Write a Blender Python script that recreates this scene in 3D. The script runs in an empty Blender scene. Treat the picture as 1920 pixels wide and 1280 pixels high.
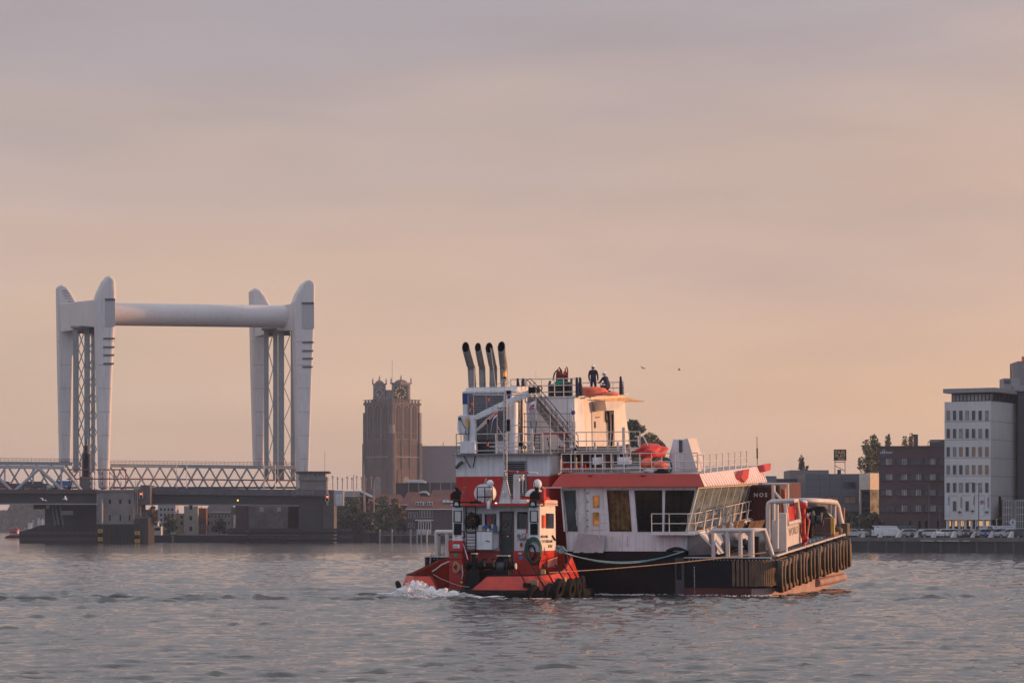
import bpy, bmesh, math, random
import numpy as np
from mathutils import Vector, Matrix
random.seed(7); rng = np.random.default_rng(7)
R = math.radians
C = bpy.context.scene.collection
sc = bpy.context.scene

# ---------------------------------------------------------------- camera
CAM_H, FPX, PX0, PY0 = 3.8, 5333.0, 960.0, 988.0      # height above water, focal length in photo pixels, principal point
cam_d = bpy.data.cameras.new('camera'); cam = bpy.data.objects.new('camera', cam_d); C.objects.link(cam)
cam_d.sensor_width = 36; cam_d.lens = FPX/1920*36
cam_d.shift_y = (PY0-640)/1920
cam.location = (0, 0, CAM_H); cam.rotation_euler = (R(90), 0, 0)
cam_d.clip_start = 1; cam_d.clip_end = 30000
sc.camera = cam

# ---------------------------------------------------------------- sun, sky, exposure
SUN_AZ, SUN_EL = R(87), R(6.5)            # clockwise from the view direction (+Y)
sun_d = bpy.data.lights.new('sun', 'SUN'); sun = bpy.data.objects.new('sun', sun_d); C.objects.link(sun)
sun_d.energy = 4.5; sun_d.angle = R(0.8); sun_d.color = (1.0, 0.50, 0.22)
sdir = Vector((math.sin(SUN_AZ)*math.cos(SUN_EL), math.cos(SUN_AZ)*math.cos(SUN_EL), math.sin(SUN_EL)))
sun.rotation_euler = (-sdir).to_track_quat('-Z', 'Y').to_euler()
sc.view_settings.view_transform = 'Standard'; sc.view_settings.look = 'None'
sc.view_settings.exposure = 0; sc.view_settings.gamma = 1; sc.view_settings.use_curve_mapping = False
w = bpy.data.worlds.new('World'); sc.world = w; w.use_nodes = True
nt = w.node_tree; N = nt.nodes; L = nt.links; N.clear()
def wn(t, **k):
    n = N.new(t)
    for a, b in k.items(): setattr(n, a, b)
    return n
def wmath(op, a, b=None, clamp=False):
    n = N.new('ShaderNodeMath'); n.operation = op; n.use_clamp = clamp
    for i, v in enumerate((a, b)):
        if v is None: continue
        if isinstance(v, (int, float)): n.inputs[i].default_value = v
        else: L.new(v, n.inputs[i])
    return n.outputs[0]
out = wn('ShaderNodeOutputWorld'); bg = wn('ShaderNodeBackground'); bg2 = wn('ShaderNodeBackground'); mixs = wn('ShaderNodeMixShader')
sky = wn('ShaderNodeTexSky', sky_type='NISHITA', sun_disc=False, sun_elevation=SUN_EL, sun_rotation=SUN_AZ)
sky.air_density = 1.5; sky.dust_density = 3
L.new(sky.outputs[0], bg.inputs[0]); bg.inputs[1].default_value = 0.1
tc = wn('ShaderNodeTexCoord'); sep = wn('ShaderNodeSeparateXYZ'); L.new(tc.outputs['Generated'], sep.inputs[0])
mp = wn('ShaderNodeMapping'); mp.inputs['Scale'].default_value = (1.3, 1.3, 7); mp.inputs['Rotation'].default_value = (0, R(-4), 0)
L.new(tc.outputs['Generated'], mp.inputs[0])
nz = wn('ShaderNodeTexNoise'); nz.inputs['Scale'].default_value = 3.4; nz.inputs['Detail'].default_value = 4; nz.inputs['Roughness'].default_value = .45
L.new(mp.outputs[0], nz.inputs['Vector'])
# height of the cloud layers, wavering with the noise
el = wmath('ADD', sep.outputs['Z'], wmath('MULTIPLY', wmath('SUBTRACT', nz.outputs[0], .5), .12))
rp = wn('ShaderNodeValToRGB'); L.new(wmath('MULTIPLY', el, 2.0, True), rp.inputs[0])
def lin(c): return tuple((v/255/12.92 if v/255 <= .04045 else ((v/255+.055)/1.055)**2.4) for v in c)
stops = [(0.0, (200, 171, 153)), (.06, (206, 177, 156)), (.12, (205, 180, 163)), (.2, (197, 176, 168)), (.28, (184, 169, 166)), (.35, (170, 161, 167)), (.46, (170, 164, 171)), (.68, (206, 202, 206)), (1.0, (208, 208, 214))]
e = rp.color_ramp.elements
while len(e) < len(stops): e.new(.5)
for i, (p, c) in enumerate(stops): e[i].position = p; e[i].color = (*lin(c), 1)
# warm glow on the side where the sun is coming up
dp = wn('ShaderNodeVectorMath', operation='DOT_PRODUCT'); L.new(tc.outputs['Generated'], dp.inputs[0])
dp.inputs[1].default_value = (math.sin(SUN_AZ), math.cos(SUN_AZ), 0)
az = wmath('MULTIPLY', wmath('ADD', dp.outputs['Value'], .22), 2.0, True)
low = wmath('SUBTRACT', 1.0, wmath('MULTIPLY', el, 4.4), True)
low = wmath('MULTIPLY', wmath('POWER', low, 1.3), az)
mc = wn('ShaderNodeMixRGB', blend_type='MIX'); L.new(wmath('MULTIPLY', low, .8, True), mc.inputs[0]); L.new(rp.outputs[0], mc.inputs[1])
mc.inputs[2].default_value = (*lin((243, 190, 146)), 1)
# faint light and dark streaks in the layer
nz2 = wn('ShaderNodeTexNoise'); nz2.inputs['Scale'].default_value = 5.5; nz2.inputs['Detail'].default_value = 5; nz2.inputs['Roughness'].default_value = .5
L.new(mp.outputs[0], nz2.inputs['Vector'])
st = wmath('ADD', .865, wmath('MULTIPLY', nz2.outputs[0], .30))
mc2 = wn('ShaderNodeMixRGB', blend_type='MULTIPLY'); mc2.inputs[0].default_value = 1; L.new(mc.outputs[0], mc2.inputs[1]); L.new(st, mc2.inputs[2])
# away from the sunrise, behind the viewer, the sky is bluer
bh = wmath('MULTIPLY', wmath('SUBTRACT', .15, sep.outputs['Y']), 1.2, True)
mb = wn('ShaderNodeMixRGB', blend_type='MIX'); L.new(wmath('MULTIPLY', bh, .85), mb.inputs[0]); L.new(mc2.outputs[0], mb.inputs[1]); mb.inputs[2].default_value = (*lin((192, 201, 226)), 1)
L.new(mb.outputs[0], bg2.inputs[0]); bg2.inputs[1].default_value = 1.08
mixs.inputs[0].default_value = .93
L.new(bg.outputs[0], mixs.inputs[1]); L.new(bg2.outputs[0], mixs.inputs[2]); L.new(mixs.outputs[0], out.inputs[0])
sc.cycles.max_bounces = 6; sc.cycles.volume_bounces = 1; sc.cycles.caustics_reflective = False; sc.cycles.caustics_refractive = False
sc.cycles.use_denoising = True

# ---------------------------------------------------------------- frames
class Fr:
    """a place's own axes; at() finds where a sight line meets one of its planes"""
    def __init__(s, M): s.M = M; s.Mi = M.inverted()
    def at(s, px, py, x=None, y=None, z=None):
        o = s.Mi @ Vector((0, 0, CAM_H))
        d = s.Mi.to_3x3() @ Vector(((px-PX0)/FPX, 1, -(py-PY0)/FPX))
        i, v = (0, x) if x is not None else (1, y) if y is not None else (2, z)
        t = (v-o[i])/d[i]
        return o+d*t
W = Fr(Matrix.Identity(4))
def frame(px, d, yaw, pitch=0, z=0):
    """origin seen at column px, d metres off; yaw clockwise in degrees"""
    return Fr(Matrix.Translation(((px-PX0)*d/FPX, d, z)) @ Matrix.Rotation(R(-yaw), 4, 'Z') @ Matrix.Rotation(R(pitch), 4, 'X'))

# ---------------------------------------------------------------- materials
MATS = {}
def mat(name, col=(.3, .3, .3), rough=.6, metal=0.0, var=.12, sc_=1.5, bump=0.0, bsc=20, streak=0.0, stain=None, spec=.5, emit=0, wave=0, wsc=1, alpha=None):
    """painted / weathered procedural surface. streak: vertical run marks; stain: (colour, amount) blotches"""
    if name in MATS: return MATS[name]
    m = bpy.data.materials.new(name); m.use_nodes = True; t = m.node_tree; n = t.nodes; l = t.links
    b = n['Principled BSDF']; b.inputs['Roughness'].default_value = rough; b.inputs['Metallic'].default_value = metal
    b.inputs['Specular IOR Level'].default_value = spec
    co = n.new('ShaderNodeTexCoord')
    no = n.new('ShaderNodeTexNoise'); no.inputs['Scale'].default_value = sc_; no.inputs['Detail'].default_value = 6; l.new(co.outputs['Object'], no.inputs['Vector'])
    r = n.new('ShaderNodeMapRange'); r.inputs[1].default_value = .3; r.inputs[2].default_value = .7; r.inputs[3].default_value = 1-var; r.inputs[4].default_value = 1+var
    l.new(no.outputs[0], r.inputs[0])
    mx = n.new('ShaderNodeMixRGB'); mx.blend_type = 'MULTIPLY'; mx.inputs[0].default_value = 1; mx.inputs[1].default_value = (*col, 1); l.new(r.outputs[0], mx.inputs[2])
    c = mx.outputs[0]
    if streak:
        mp_ = n.new('ShaderNodeMapping'); mp_.inputs['Scale'].default_value = (3.2, 3.2, .16); l.new(co.outputs['Object'], mp_.inputs[0])
        n2 = n.new('ShaderNodeTexNoise'); n2.inputs['Scale'].default_value = 1.6; n2.inputs['Detail'].default_value = 5; l.new(mp_.outputs[0], n2.inputs['Vector'])
        r2 = n.new('ShaderNodeMapRange'); r2.inputs[1].default_value = .5; r2.inputs[2].default_value = .72; r2.inputs[3].default_value = 0; r2.inputs[4].default_value = streak; l.new(n2.outputs[0], r2.inputs[0])
        m2 = n.new('ShaderNodeMixRGB'); l.new(r2.outputs[0], m2.inputs[0]); l.new(c, m2.inputs[1]); m2.inputs[2].default_value = (.16, .11, .08, 1) if max(col) > .12 else (col[0]*2+.006, col[1]*1.8+.004, col[2]*1.6+.003, 1); c = m2.outputs[0]
    if stain:
        n3 = n.new('ShaderNodeTexNoise'); n3.inputs['Scale'].default_value = sc_*1.7; n3.inputs['Detail'].default_value = 8; n3.inputs['Roughness'].default_value = .65; l.new(co.outputs['Object'], n3.inputs['Vector'])
        r3 = n.new('ShaderNodeMapRange'); r3.inputs[1].default_value = .52; r3.inputs[2].default_value = .66; r3.inputs[3].default_value = 0; r3.inputs[4].default_value = stain[1]; l.new(n3.outputs[0], r3.inputs[0])
        m3 = n.new('ShaderNodeMixRGB'); l.new(r3.outputs[0], m3.inputs[0]); l.new(c, m3.inputs[1]); m3.inputs[2].default_value = (*stain[0], 1); c = m3.outputs[0]
    l.new(c, b.inputs['Base Color'])
    if rough < .7:
        rr = n.new('ShaderNodeMapRange'); rr.inputs[3].default_value = max(0, rough-.08); rr.inputs[4].default_value = rough+.12; l.new(no.outputs[0], rr.inputs[0]); l.new(rr.outputs[0], b.inputs['Roughness'])
    if bump:
        n4 = n.new('ShaderNodeTexNoise'); n4.inputs['Scale'].default_value = bsc; n4.inputs['Detail'].default_value = 4; l.new(co.outputs['Object'], n4.inputs['Vector'])
        bp = n.new('ShaderNodeBump'); bp.inputs['Strength'].default_value = .8; bp.inputs['Distance'].default_value = bump; l.new(n4.outputs[0], bp.inputs['Height']); l.new(bp.outputs[0], b.inputs['Normal'])
    if emit:
        b.inputs['Emission Color'].default_value = (*col, 1); b.inputs['Emission Strength'].default_value = emit
    MATS[name] = m; return m
CLEAR = None
def glass(name, col=(.02, .025, .03), rough=.06, warm=None):
    """dark reflecting pane; warm gives faint interior colour patches (blinds, walls)"""
    if name in MATS: return MATS[name]
    m = mat(name, col, rough=rough, var=.5, sc_=.7, spec=.5)
    m.node_tree.nodes['Principled BSDF'].inputs['Roughness'].default_value = rough
    return m

WHITE = mat('white_paint', (.74, .75, .78), .38, var=.07, sc_=.8, streak=.32, stain=((.46, .41, .37), .22), bump=.02, bsc=1.3)
WHITE2 = mat('old_white_paint', (.62, .61, .62), .5, var=.08, streak=.35, stain=((.30, .2, .13), .3))
CREAM = mat('cream_grey_paint', (.60, .55, .53), .45, var=.08, streak=.22, bump=.003, bsc=3)
RED = mat('red_paint', (.50, .019, .014), .4, var=.18, streak=.4, stain=((.25, .03, .025), .4), bump=.02, bsc=1.3)
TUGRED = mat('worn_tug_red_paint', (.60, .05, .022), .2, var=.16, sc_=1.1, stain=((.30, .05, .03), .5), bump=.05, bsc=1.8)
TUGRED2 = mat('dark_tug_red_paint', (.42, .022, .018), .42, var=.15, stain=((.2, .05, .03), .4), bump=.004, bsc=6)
FASC = mat('salmon_red_paint', (.44, .036, .024), .4, var=.08, streak=.12, bump=.015, bsc=1.1)
PALEP = mat('pale_pink_paint_and_glare', (.84, .63, .57), .5, var=.06, streak=.15)  # on the side fascia this pale pink paints in the sun's glare
BLACK = mat('black_hull_paint', (.004, .006, .009), .40, spec=.2, var=.4, sc_=.6, stain=((.02, .014, .012), .3), streak=.25, bump=.03, bsc=.9)
BLK = mat('black_painted_steel', (.006, .006, .008), .5, var=.3, spec=.18)
RUBBER = mat('black_rubber', (.006, .006, .007), .75, spec=.15, var=.35, sc_=4, bump=.01, bsc=12, stain=((.03, .026, .024), .5))
BROWNR = mat('brown_worn_and_lit_rubber', (.14, .085, .05), .7, var=.3, sc_=2.5, streak=.5, bump=.012, bsc=9)
PINK = mat('faded_antifouling_paint', (.36, .22, .20), .5, var=.2, sc_=.5, streak=.45, stain=((.50, .40, .37), .55), bump=.01, bsc=1)
DKRED = mat('dark_red_boot_paint', (.25, .04, .03), .5, var=.2)
GREY = mat('grey_steel', (.25, .25, .27), .45, .3, var=.12, streak=.2)
DGREY = mat('dark_grey_steel', (.07, .07, .08), .5, .2, var=.2)
STEEL = mat('soot_grey_steel', (.27, .25, .24), .5, .2, var=.2, sc_=2, streak=.3)
GLASS = glass('dark_window_glass', (.010, .012, .015))
GLASSG = mat('green_grey_reflection_glass', (.17, .22, .26), .07, var=.25, sc_=1.2, stain=((.05, .06, .05), .75), spec=.9); GLASSG.node_tree.nodes['Principled BSDF'].inputs['Roughness'].default_value = .07  # sky and dark branch reflections painted into the pane colour
BLUE = mat('blue_paint', (.02, .05, .22), .4, var=.1)
ORANGE = mat('orange_plastic', (.75, .11, .03), .45, var=.12, sc_=5, bump=.01, bsc=10)
TARP = mat('red_tarpaulin', (.55, .032, .026), .55, var=.15, sc_=4, bump=.02, bsc=7)
OTARP = mat('orange_red_tarpaulin', (.75, .15, .08), .55, var=.15, sc_=4, bump=.02, bsc=7)
GREEN = mat('green_hose_rubber', (.012, .07, .05), .5, var=.2)
ROPEB = mat('pale_blue_rope', (.20, .38, .46), .8, var=.3, sc_=9)
ROPEO = mat('tan_rope', (.48, .30, .17), .8, var=.3, sc_=9)
ROPEG = mat('grey_rope', (.3, .28, .26), .85, var=.3, sc_=9)
WOODD = mat('dark_wood', (.13, .045, .02), .45, var=.2)
NAVY = mat('navy_cloth', (.02, .028, .06), .85, var=.3, sc_=6)
SKIN = mat('skin', (.42, .24, .17), .55, var=.05)

# ---------------------------------------------------------------- mesh builder
def V3(p): return Vector(p)
class B:
    def __init__(s): s.v = []; s.f = []; s.mi = []; s.m = 0; s.sm = []; s.smooth = False; s.ch = []; s.c = 0; s.hold = False
    def add(s, vs, fs):
        o = len(s.v); s.v += [tuple(p) for p in vs]
        if not s.hold: s.c += 1
        for f in fs: s.f.append(tuple(i+o for i in f)); s.mi.append(s.m); s.sm.append(s.smooth); s.ch.append(s.c)
        return s
    def begin(s): s.c += 1; s.hold = True
    def end(s): s.hold = False
    def pieces(s):
        """the pieces added so far, one builder each"""
        res = {}
        for f, mi, sm, c in zip(s.f, s.mi, s.sm, s.ch):
            b = res.get(c)
            if b is None: b = res[c] = B(); b.map = {}
            g = []
            for i in f:
                if i not in b.map: b.map[i] = len(b.v); b.v.append(s.v[i])
                g.append(b.map[i])
            b.f.append(tuple(g)); b.mi.append(mi); b.sm.append(sm); b.ch.append(1)
        return list(res.values())
    def box(s, x0, x1, y0, y1, z0, z1):
        return s.add([(x, y, z) for z in (z0, z1) for y in (y0, y1) for x in (x0, x1)], [(0, 2, 3, 1), (4, 5, 7, 6), (0, 1, 5, 4), (2, 6, 7, 3), (0, 4, 6, 2), (1, 3, 7, 5)])
    def slab(s, pts, vec):
        """a flat polygon given thickness"""
        n = len(pts); a = [V3(p) for p in pts]; v = V3(vec)
        return s.add(a+[p+v for p in a], [tuple(range(n))[::-1], tuple(range(n, 2*n))]+[(i, (i+1) % n, n+(i+1) % n, n+i) for i in range(n)])
    def prism(s, poly, ax, a, b):
        k = {'x': lambda u, v, t: (t, u, v), 'y': lambda u, v, t: (u, t, v), 'z': lambda u, v, t: (u, v, t)}[ax]
        return s.slab([k(u, v, a) for u, v in poly], V3(k(0, 0, b-a)))
    def cyl(s, p0, p1, r0, r1=None, n=12, caps=True):
        r1 = r0 if r1 is None else r1; p0 = V3(p0); p1 = V3(p1); d = (p1-p0).normalized()
        a = d.orthogonal().normalized(); b = d.cross(a)
        vs = [p+(a*math.cos(2*math.pi*i/n)+b*math.sin(2*math.pi*i/n))*r for p, r in ((p0, r0), (p1, r1)) for i in range(n)]
        sm = s.smooth; s.smooth = True; h = s.hold
        if not h: s.begin()
        s.add(vs, [(i, (i+1) % n, n+(i+1) % n, n+i) for i in range(n)]); s.smooth = sm
        if caps: s.add(vs, [tuple(range(n))[::-1], tuple(range(n, 2*n))])
        s.hold = h
        return s
    def path(s, pts, r, n=8, closed=False, caps=True):
        p = [V3(q) for q in pts]; m = len(p); rs = r if isinstance(r, (list, tuple)) else [r]*m
        rings = []; prev = None
        for i in range(m):
            if closed: d = p[(i+1) % m]-p[i-1]
            else: d = p[min(i+1, m-1)]-p[max(i-1, 0)]
            d.normalize()
            a = d.orthogonal().normalized() if prev is None else (prev-d*prev.dot(d)).normalized()
            prev = a; b = d.cross(a); rings.append([p[i]+(a*math.cos(2*math.pi*k/n)+b*math.sin(2*math.pi*k/n))*rs[i] for k in range(n)])
        vs = [q for rg in rings for q in rg]; fs = []
        for i in range(m if closed else m-1):
            j = (i+1) % m
            fs += [(i*n+k, i*n+(k+1) % n, j*n+(k+1) % n, j*n+k) for k in range(n)]
        h = s.hold
        if not h: s.begin()
        sm = s.smooth; s.smooth = True; s.add(vs, fs); s.smooth = sm
        if caps and not closed: s.add(vs, [tuple(range(n))[::-1], tuple(range((m-1)*n, m*n))])
        s.hold = h
        return s
    def ball(s, c, r, n=10, k=8, zmin=-1.0):
        rx, ry, rz = (r, r, r) if isinstance(r, (int, float)) else r
        vs = []; fs = []
        t0 = math.asin(zmin)
        for i in range(k+1):
            t = t0+(math.pi/2-t0)*i/k
            for j in range(n):
                u = 2*math.pi*j/n; vs.append((c[0]+rx*math.cos(t)*math.cos(u), c[1]+ry*math.cos(t)*math.sin(u), c[2]+rz*math.sin(t)))
        for i in range(k): fs += [(i*n+j, i*n+(j+1) % n, (i+1)*n+(j+1) % n, (i+1)*n+j) for j in range(n)]
        sm = s.smooth; s.smooth = True; s.add(vs, fs); s.smooth = sm
        return s
    def torus(s, c, ax, Rr, r, n=24, k=8, flat=1.0):
        c = V3(c); ax = V3(ax).normalized(); a = ax.orthogonal().normalized(); b = ax.cross(a); vs = []; fs = []
        for i in range(n):
            t = 2*math.pi*i/n; d = a*math.cos(t)+b*math.sin(t)
            for j in range(k):
                u = 2*math.pi*j/k; vs.append(c+d*(Rr+r*math.cos(u))+ax*(r*flat*math.sin(u)))
        for i in range(n): fs += [(i*k+j, ((i+1) % n)*k+j, ((i+1) % n)*k+(j+1) % k, i*k+(j+1) % k) for j in range(k)]
        sm = s.smooth; s.smooth = True; s.add(vs, fs); s.smooth = sm
        return s
    def mesh(s, name, mats, org=(0, 0, 0)):
        me = bpy.data.meshes.new(name); ox, oy, oz = org
        me.from_pydata([(x-ox, y-oy, z-oz) for x, y, z in s.v], [], s.f)
        for m in (mats if isinstance(mats, (list, tuple)) else [mats]): me.materials.append(m)
        me.polygons.foreach_set('material_index', s.mi); me.polygons.foreach_set('use_smooth', s.sm)
        me.update()
        bm = bmesh.new(); bm.from_mesh(me); bmesh.ops.recalc_face_normals(bm, faces=bm.faces); bm.to_mesh(me); bm.free()
        return me

ORG = {}
LABELS = set()
def tag(o, label=None, cat=None, group=None, kind=None):
    if label:
        o['label'] = label
        if cat and label in LABELS and not group: print('DUPLICATE LABEL', label)
        LABELS.add(label)
    if cat: o['category'] = cat
    if group: o['group'] = group
    if kind: o['kind'] = kind
    return o
def thing(name, label, cat, fr=W, o=(0, 0, 0), group=None):
    e_ = bpy.data.objects.new(name, None); C.objects.link(e_); e_.empty_display_size = .3
    e_.matrix_world = fr.M @ Matrix.Translation(V3(o)); ORG[e_] = (V3(o))
    return tag(e_, label, cat, group)
def part(parent, name, b, m, label=None, bev=0, kind=None, split=False):
    if split: return [part(parent, name, q, m, label, bev, kind) for q in b.pieces()]
    org = ORG.get(parent, V3((0, 0, 0)))
    me = b.mesh(name, m, org) if isinstance(b, B) else b
    o = bpy.data.objects.new(name, me); C.objects.link(o); o.parent = parent; ORG[o] = org
    if label: o['label'] = label
    if kind: o['kind'] = kind
    if bev: _bev(o, bev)
    return o
def _bev(o, wd):
    md = o.modifiers.new('bevel', 'BEVEL'); md.width = wd; md.segments = 2; md.limit_method = 'ANGLE'; md.angle_limit = R(40)
def solo(name, label, cat, b, m, fr=W, o=(0, 0, 0), group=None, kind=None, bev=0):
    me = b.mesh(name, m, o); ob = bpy.data.objects.new(name, me); C.objects.link(ob)
    ob.matrix_world = fr.M @ Matrix.Translation(V3(o)); ORG[ob] = V3(o)
    tag(ob, label, cat, group, kind)
    if bev: _bev(ob, bev)
    return ob
def struct(name, b, m, fr=W, o=(0, 0, 0), kind='structure'):
    return solo(name, None, None, b, m, fr, o, kind=kind)
def dup(root, M, label=None, group=None, mats=None):
    r = root.copy(); C.objects.link(r); r.matrix_world = M; ORG[r] = V3((0, 0, 0))
    if label: tag(r, label, None)
    if group: r['group'] = group
    def kids(a, c):
        for ch in list(a.children):
            k = ch.copy(); C.objects.link(k); k.parent = c; kids(ch, k)
            if mats and ch.name.split('.')[0] in mats:
                k.material_slots[0].link = 'OBJECT'; k.material_slots[0].material = mats[ch.name.split('.')[0]]
    kids(root, r)
    if mats and root.type == 'MESH' and '*' in mats:
        r.material_slots[0].link = 'OBJECT'; r.material_slots[0].material = mats['*']
    return r
def lettering(parent, text, size, loc, ux, uz, m, name='lettering', align='LEFT', ext=.004, stretch=1.0, bold=0, spacing=1.0):
    """raised letters on a surface; ux runs along the line of text, uz up"""
    cu = bpy.data.curves.new(name, 'FONT'); cu.body = text; cu.size = size; cu.extrude = ext; cu.align_x = align; cu.resolution_u = 2
    cu.offset = bold; cu.space_character = spacing
    to = bpy.data.objects.new('t', cu); C.objects.link(to)
    bpy.context.view_layer.update()
    me = bpy.data.meshes.new_from_object(to.evaluated_get(bpy.context.evaluated_depsgraph_get()))
    bpy.data.objects.remove(to); bpy.data.curves.remove(cu)
    ux = V3(ux).normalized(); uz = V3(uz); uz = (uz-ux*uz.dot(ux)).normalized(); un = ux.cross(uz)
    M = Matrix((ux*stretch, uz, un)).transposed().to_4x4()
    org = ORG.get(parent, V3((0, 0, 0)))
    me.transform(Matrix.Translation(V3(loc)-org) @ M); me.name = name; me.materials.clear(); me.materials.append(m)
    o = bpy.data.objects.new(name, me); C.objects.link(o); o.parent = parent; ORG[o] = org
    return o
def rail(b, pts, h, levels=(1.0, .5), r=.025, rp=None, up=(0, 0, 1), every=None):
    """posts at pts (bottom points), bars between them"""
    up = V3(up); rp = rp or r
    P = [V3(p) for p in pts]
    for p in P: b.cyl(p, p+up*h, rp, n=6)
    for lv in levels:
        for a, c in zip(P, P[1:]): b.cyl(a+up*h*lv, c+up*h*lv, r, n=6)
    return b
def lerp(a, b, t): return V3(a)*(1-t)+V3(b)*t

# ================================================================ WATER
def make_water():
    ys = [52.0]
    while ys[-1] < 900: ys.append(ys[-1]*(1.0021 if ys[-1] < 420 else 1.009))
    ys = np.array(ys); nu = 600; u = np.linspace(-.27, .27, nu)
    Y, U = np.meshgrid(ys, u, indexing='ij'); X = Y*U
    dy = np.gradient(ys)[:, None]
    Z = np.zeros_like(X); r = np.random.default_rng(3)
    # slow patches where the wind roughens the surface
    pat = np.zeros_like(X)
    for i in range(14):
        lam = r.uniform(9, 60); th = r.uniform(-1.2, 1.2); pat += np.sin((X*math.sin(th)*.45+Y*math.cos(th))*2*math.pi/lam+r.uniform(0, 6.3))
    pat = 1+.16*pat
    # turbulent wake of the tug: a widening band trailing to the left and towards the viewer
    ax, ay = -4.2, 150.0; dx, dyv = -.985, -.17
    s = (X-ax)*dx+(Y-ay)*dyv; n = (X-ax)*dyv*-1+(Y-ay)*dx*-1
    wk = np.exp(-((n+1.5)/(3.5+.10*np.maximum(s, 0)))**2)*(s > -4)*(1/(1+np.exp(-(s+1))))
    wk2 = np.exp(-((Y-(150+.02*(X+40)))/22)**2)*.55
    def gf(lx0, lx1, ly0, ly1, n, th0):
        g_ = np.zeros_like(X)
        for _ in range(n): g_ += np.sin(X*2*math.pi/r.uniform(lx0, lx1)*r.choice([-1, 1])+Y*2*math.pi/r.uniform(ly0, ly1)+r.uniform(0, 6.3))
        return np.clip(g_/math.sqrt(n/2)-th0, 0, None)
    env = .30+1.25*(gf(1.8, 9, 1.2, 6, 12, .75)+.7*gf(1.2, 4, .8, 3, 12, 1.0))*pat
    env = np.clip(env, .3, 1.9); env2 = np.clip(env, .6, 1.2); wkc = np.clip(wk, 0, 1.2)
    NW = 84
    for i in range(NW):
        lam = .26*(2.6/.26)**(i/(NW-1)); th = r.normal(0, .33); ph = r.uniform(0, 6.3)
        k = 2*math.pi/lam; slope = .033*(1.3-.8*i/(NW-1))
        a = slope/k; fade = np.clip(lam/(.6*dy)-.4, 0, 1)*np.clip(1.25-Y/900, 0, 1)
        warp = .35*lam*np.sin(X*.11*r.uniform(.5, 2)+Y*.07+r.uniform(0, 6))
        ph_ = k*(X*math.sin(th)+Y*math.cos(th)+warp)+ph
        sh = np.sin(ph_); sh = sh+.28*np.cos(2*ph_)*-1
        Z += a*fade*sh*((env*(1+.5*wk2)+1.7*wkc*(.5+env2)) if lam < .72 else env2*(1+.3*wk2)*(.9 if lam < 1.3 else .6))
    for i in range(16):                        # long low crests of the wash
        lam = r.uniform(1.3, 3.2); th = r.normal(.04, .09); k = 2*math.pi/lam
        mod = np.clip(np.sin(X*r.uniform(.25, .7)+Y*r.uniform(-.3, .3)+r.uniform(0, 6))*np.sin(X*.17+Y*.45+i*1.7), 0, 1)**1.3
        sh = np.sin(k*(X*math.sin(th)+Y*math.cos(th))+.5*np.sin(X*.6+i)+r.uniform(0, 6.3)); Z += (.12/k)*(sh-.3*np.cos(2*k*Y))*mod*(.35+1.5*wk+.5*wk2)*np.clip(1.3-Y/500, 0, 1)
    # diverging wash: separate long crests left of the tug and ahead of the ship's bow
    for (cx, cy, ln, wd, amp, tilt) in [(-20, 171, 9, 1.0, .12, .02), (-9, 171, 6, .9, .15, .03), (-14, 164, 8, .8, .13, .04), (-7.5, 163, 5, .8, .14, .02), (-24, 160, 8, .9, .16, .05), (-13, 157, 7, .8, .15, .03), (-30, 163, 6, .9, .12, .05),
                                        (-21, 148, 9, .8, .17, .06), (-17, 146, 7, .7, .13, .05), (-28, 146, 7, .9, .15, .05), (-11, 151, 4, .7, .13, .03), (-23, 138, 5, .7, .09, .05), (-14, 133, 5, .7, .08, .05), (-8, 128, 4, .6, .08, .02),
                                        (24.5, 178, 4, .9, .22, -.1), (28.5, 171, 3.5, .8, .12, -.1), (31, 167, 3, .8, .1, -.1), (23, 160, 5, .9, .09, -.12), (3, 141, 6, .6, .07, .0), (12, 147, 5, .6, .07, -.02)]:
        q = Y-cy-(X-cx)*tilt
        Z += 1.3*amp*np.exp(-((X-cx)/ln)**2)*(np.exp(-(q/wd)**2)-.5*np.exp(-((q-1.6*wd)/(wd*1.1))**2))
    # thousands of separate little crests, crowded in the wake, sparse elsewhere
    for i in range(17500):
        if i < 15000: y0 = 56*math.exp(r.random()*1.75); x0 = y0*r.uniform(-.25, .25); q = r.uniform(.16, .52)*r.random()**.5
        else:
            s0 = r.random()**.8*62-3; n0 = r.normal(-1, 2.2+.05*s0); x0 = -4.2-.985*s0-.17*n0; y0 = 149-.10*s0+n0; q = r.uniform(.20, .52)
            if i > 16500: x0 = r.uniform(-8, 30); y0 = r.normal(149, 4)+max(0, x0-14)*.9-6; q *= .75
        j0 = int(np.searchsorted(ys, y0)); dyl = float(dy[min(j0, len(ys)-1), 0]); wd = max(r.uniform(.05, .20), .8*dyl); ln = r.uniform(.2, 1.0)*(y0/110)**.5; tl = r.normal(0, .12)
        j1, j2 = np.searchsorted(ys, (y0-3*wd-.3*ln, y0+4*wd+.3*ln)); k1, k2 = np.searchsorted(u, ((x0-2.2*ln)/y0, (x0+2.2*ln)/y0))
        if j2-j1 < 2 or k2-k1 < 2: continue
        Xs, Ys = X[j1:j2, k1:k2], Y[j1:j2, k1:k2]; qq = (Ys-y0-(Xs-x0)*tl-.12*np.sin((Xs-x0)*3/ln)*wd)/wd
        Z[j1:j2, k1:k2] += q*wd*np.exp(-((Xs-x0)/ln)**2)*(np.exp(-qq*qq)-.8*np.exp(-((qq-1.5)/1.2)**2))
    edge = np.clip((.27-np.abs(U))/.02, 0, 1)*np.clip((900-Y)/120, 0, 1)*np.clip((Y-52)/4, 0, 1)
    Z = Z*edge-.35*(1-edge)
    nr = len(ys); vs = np.stack([X, Y, Z], -1).reshape(-1, 3)
    i = (np.arange(nr-1)[:, None]*nu+np.arange(nu-1)[None, :]).reshape(-1)
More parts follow.
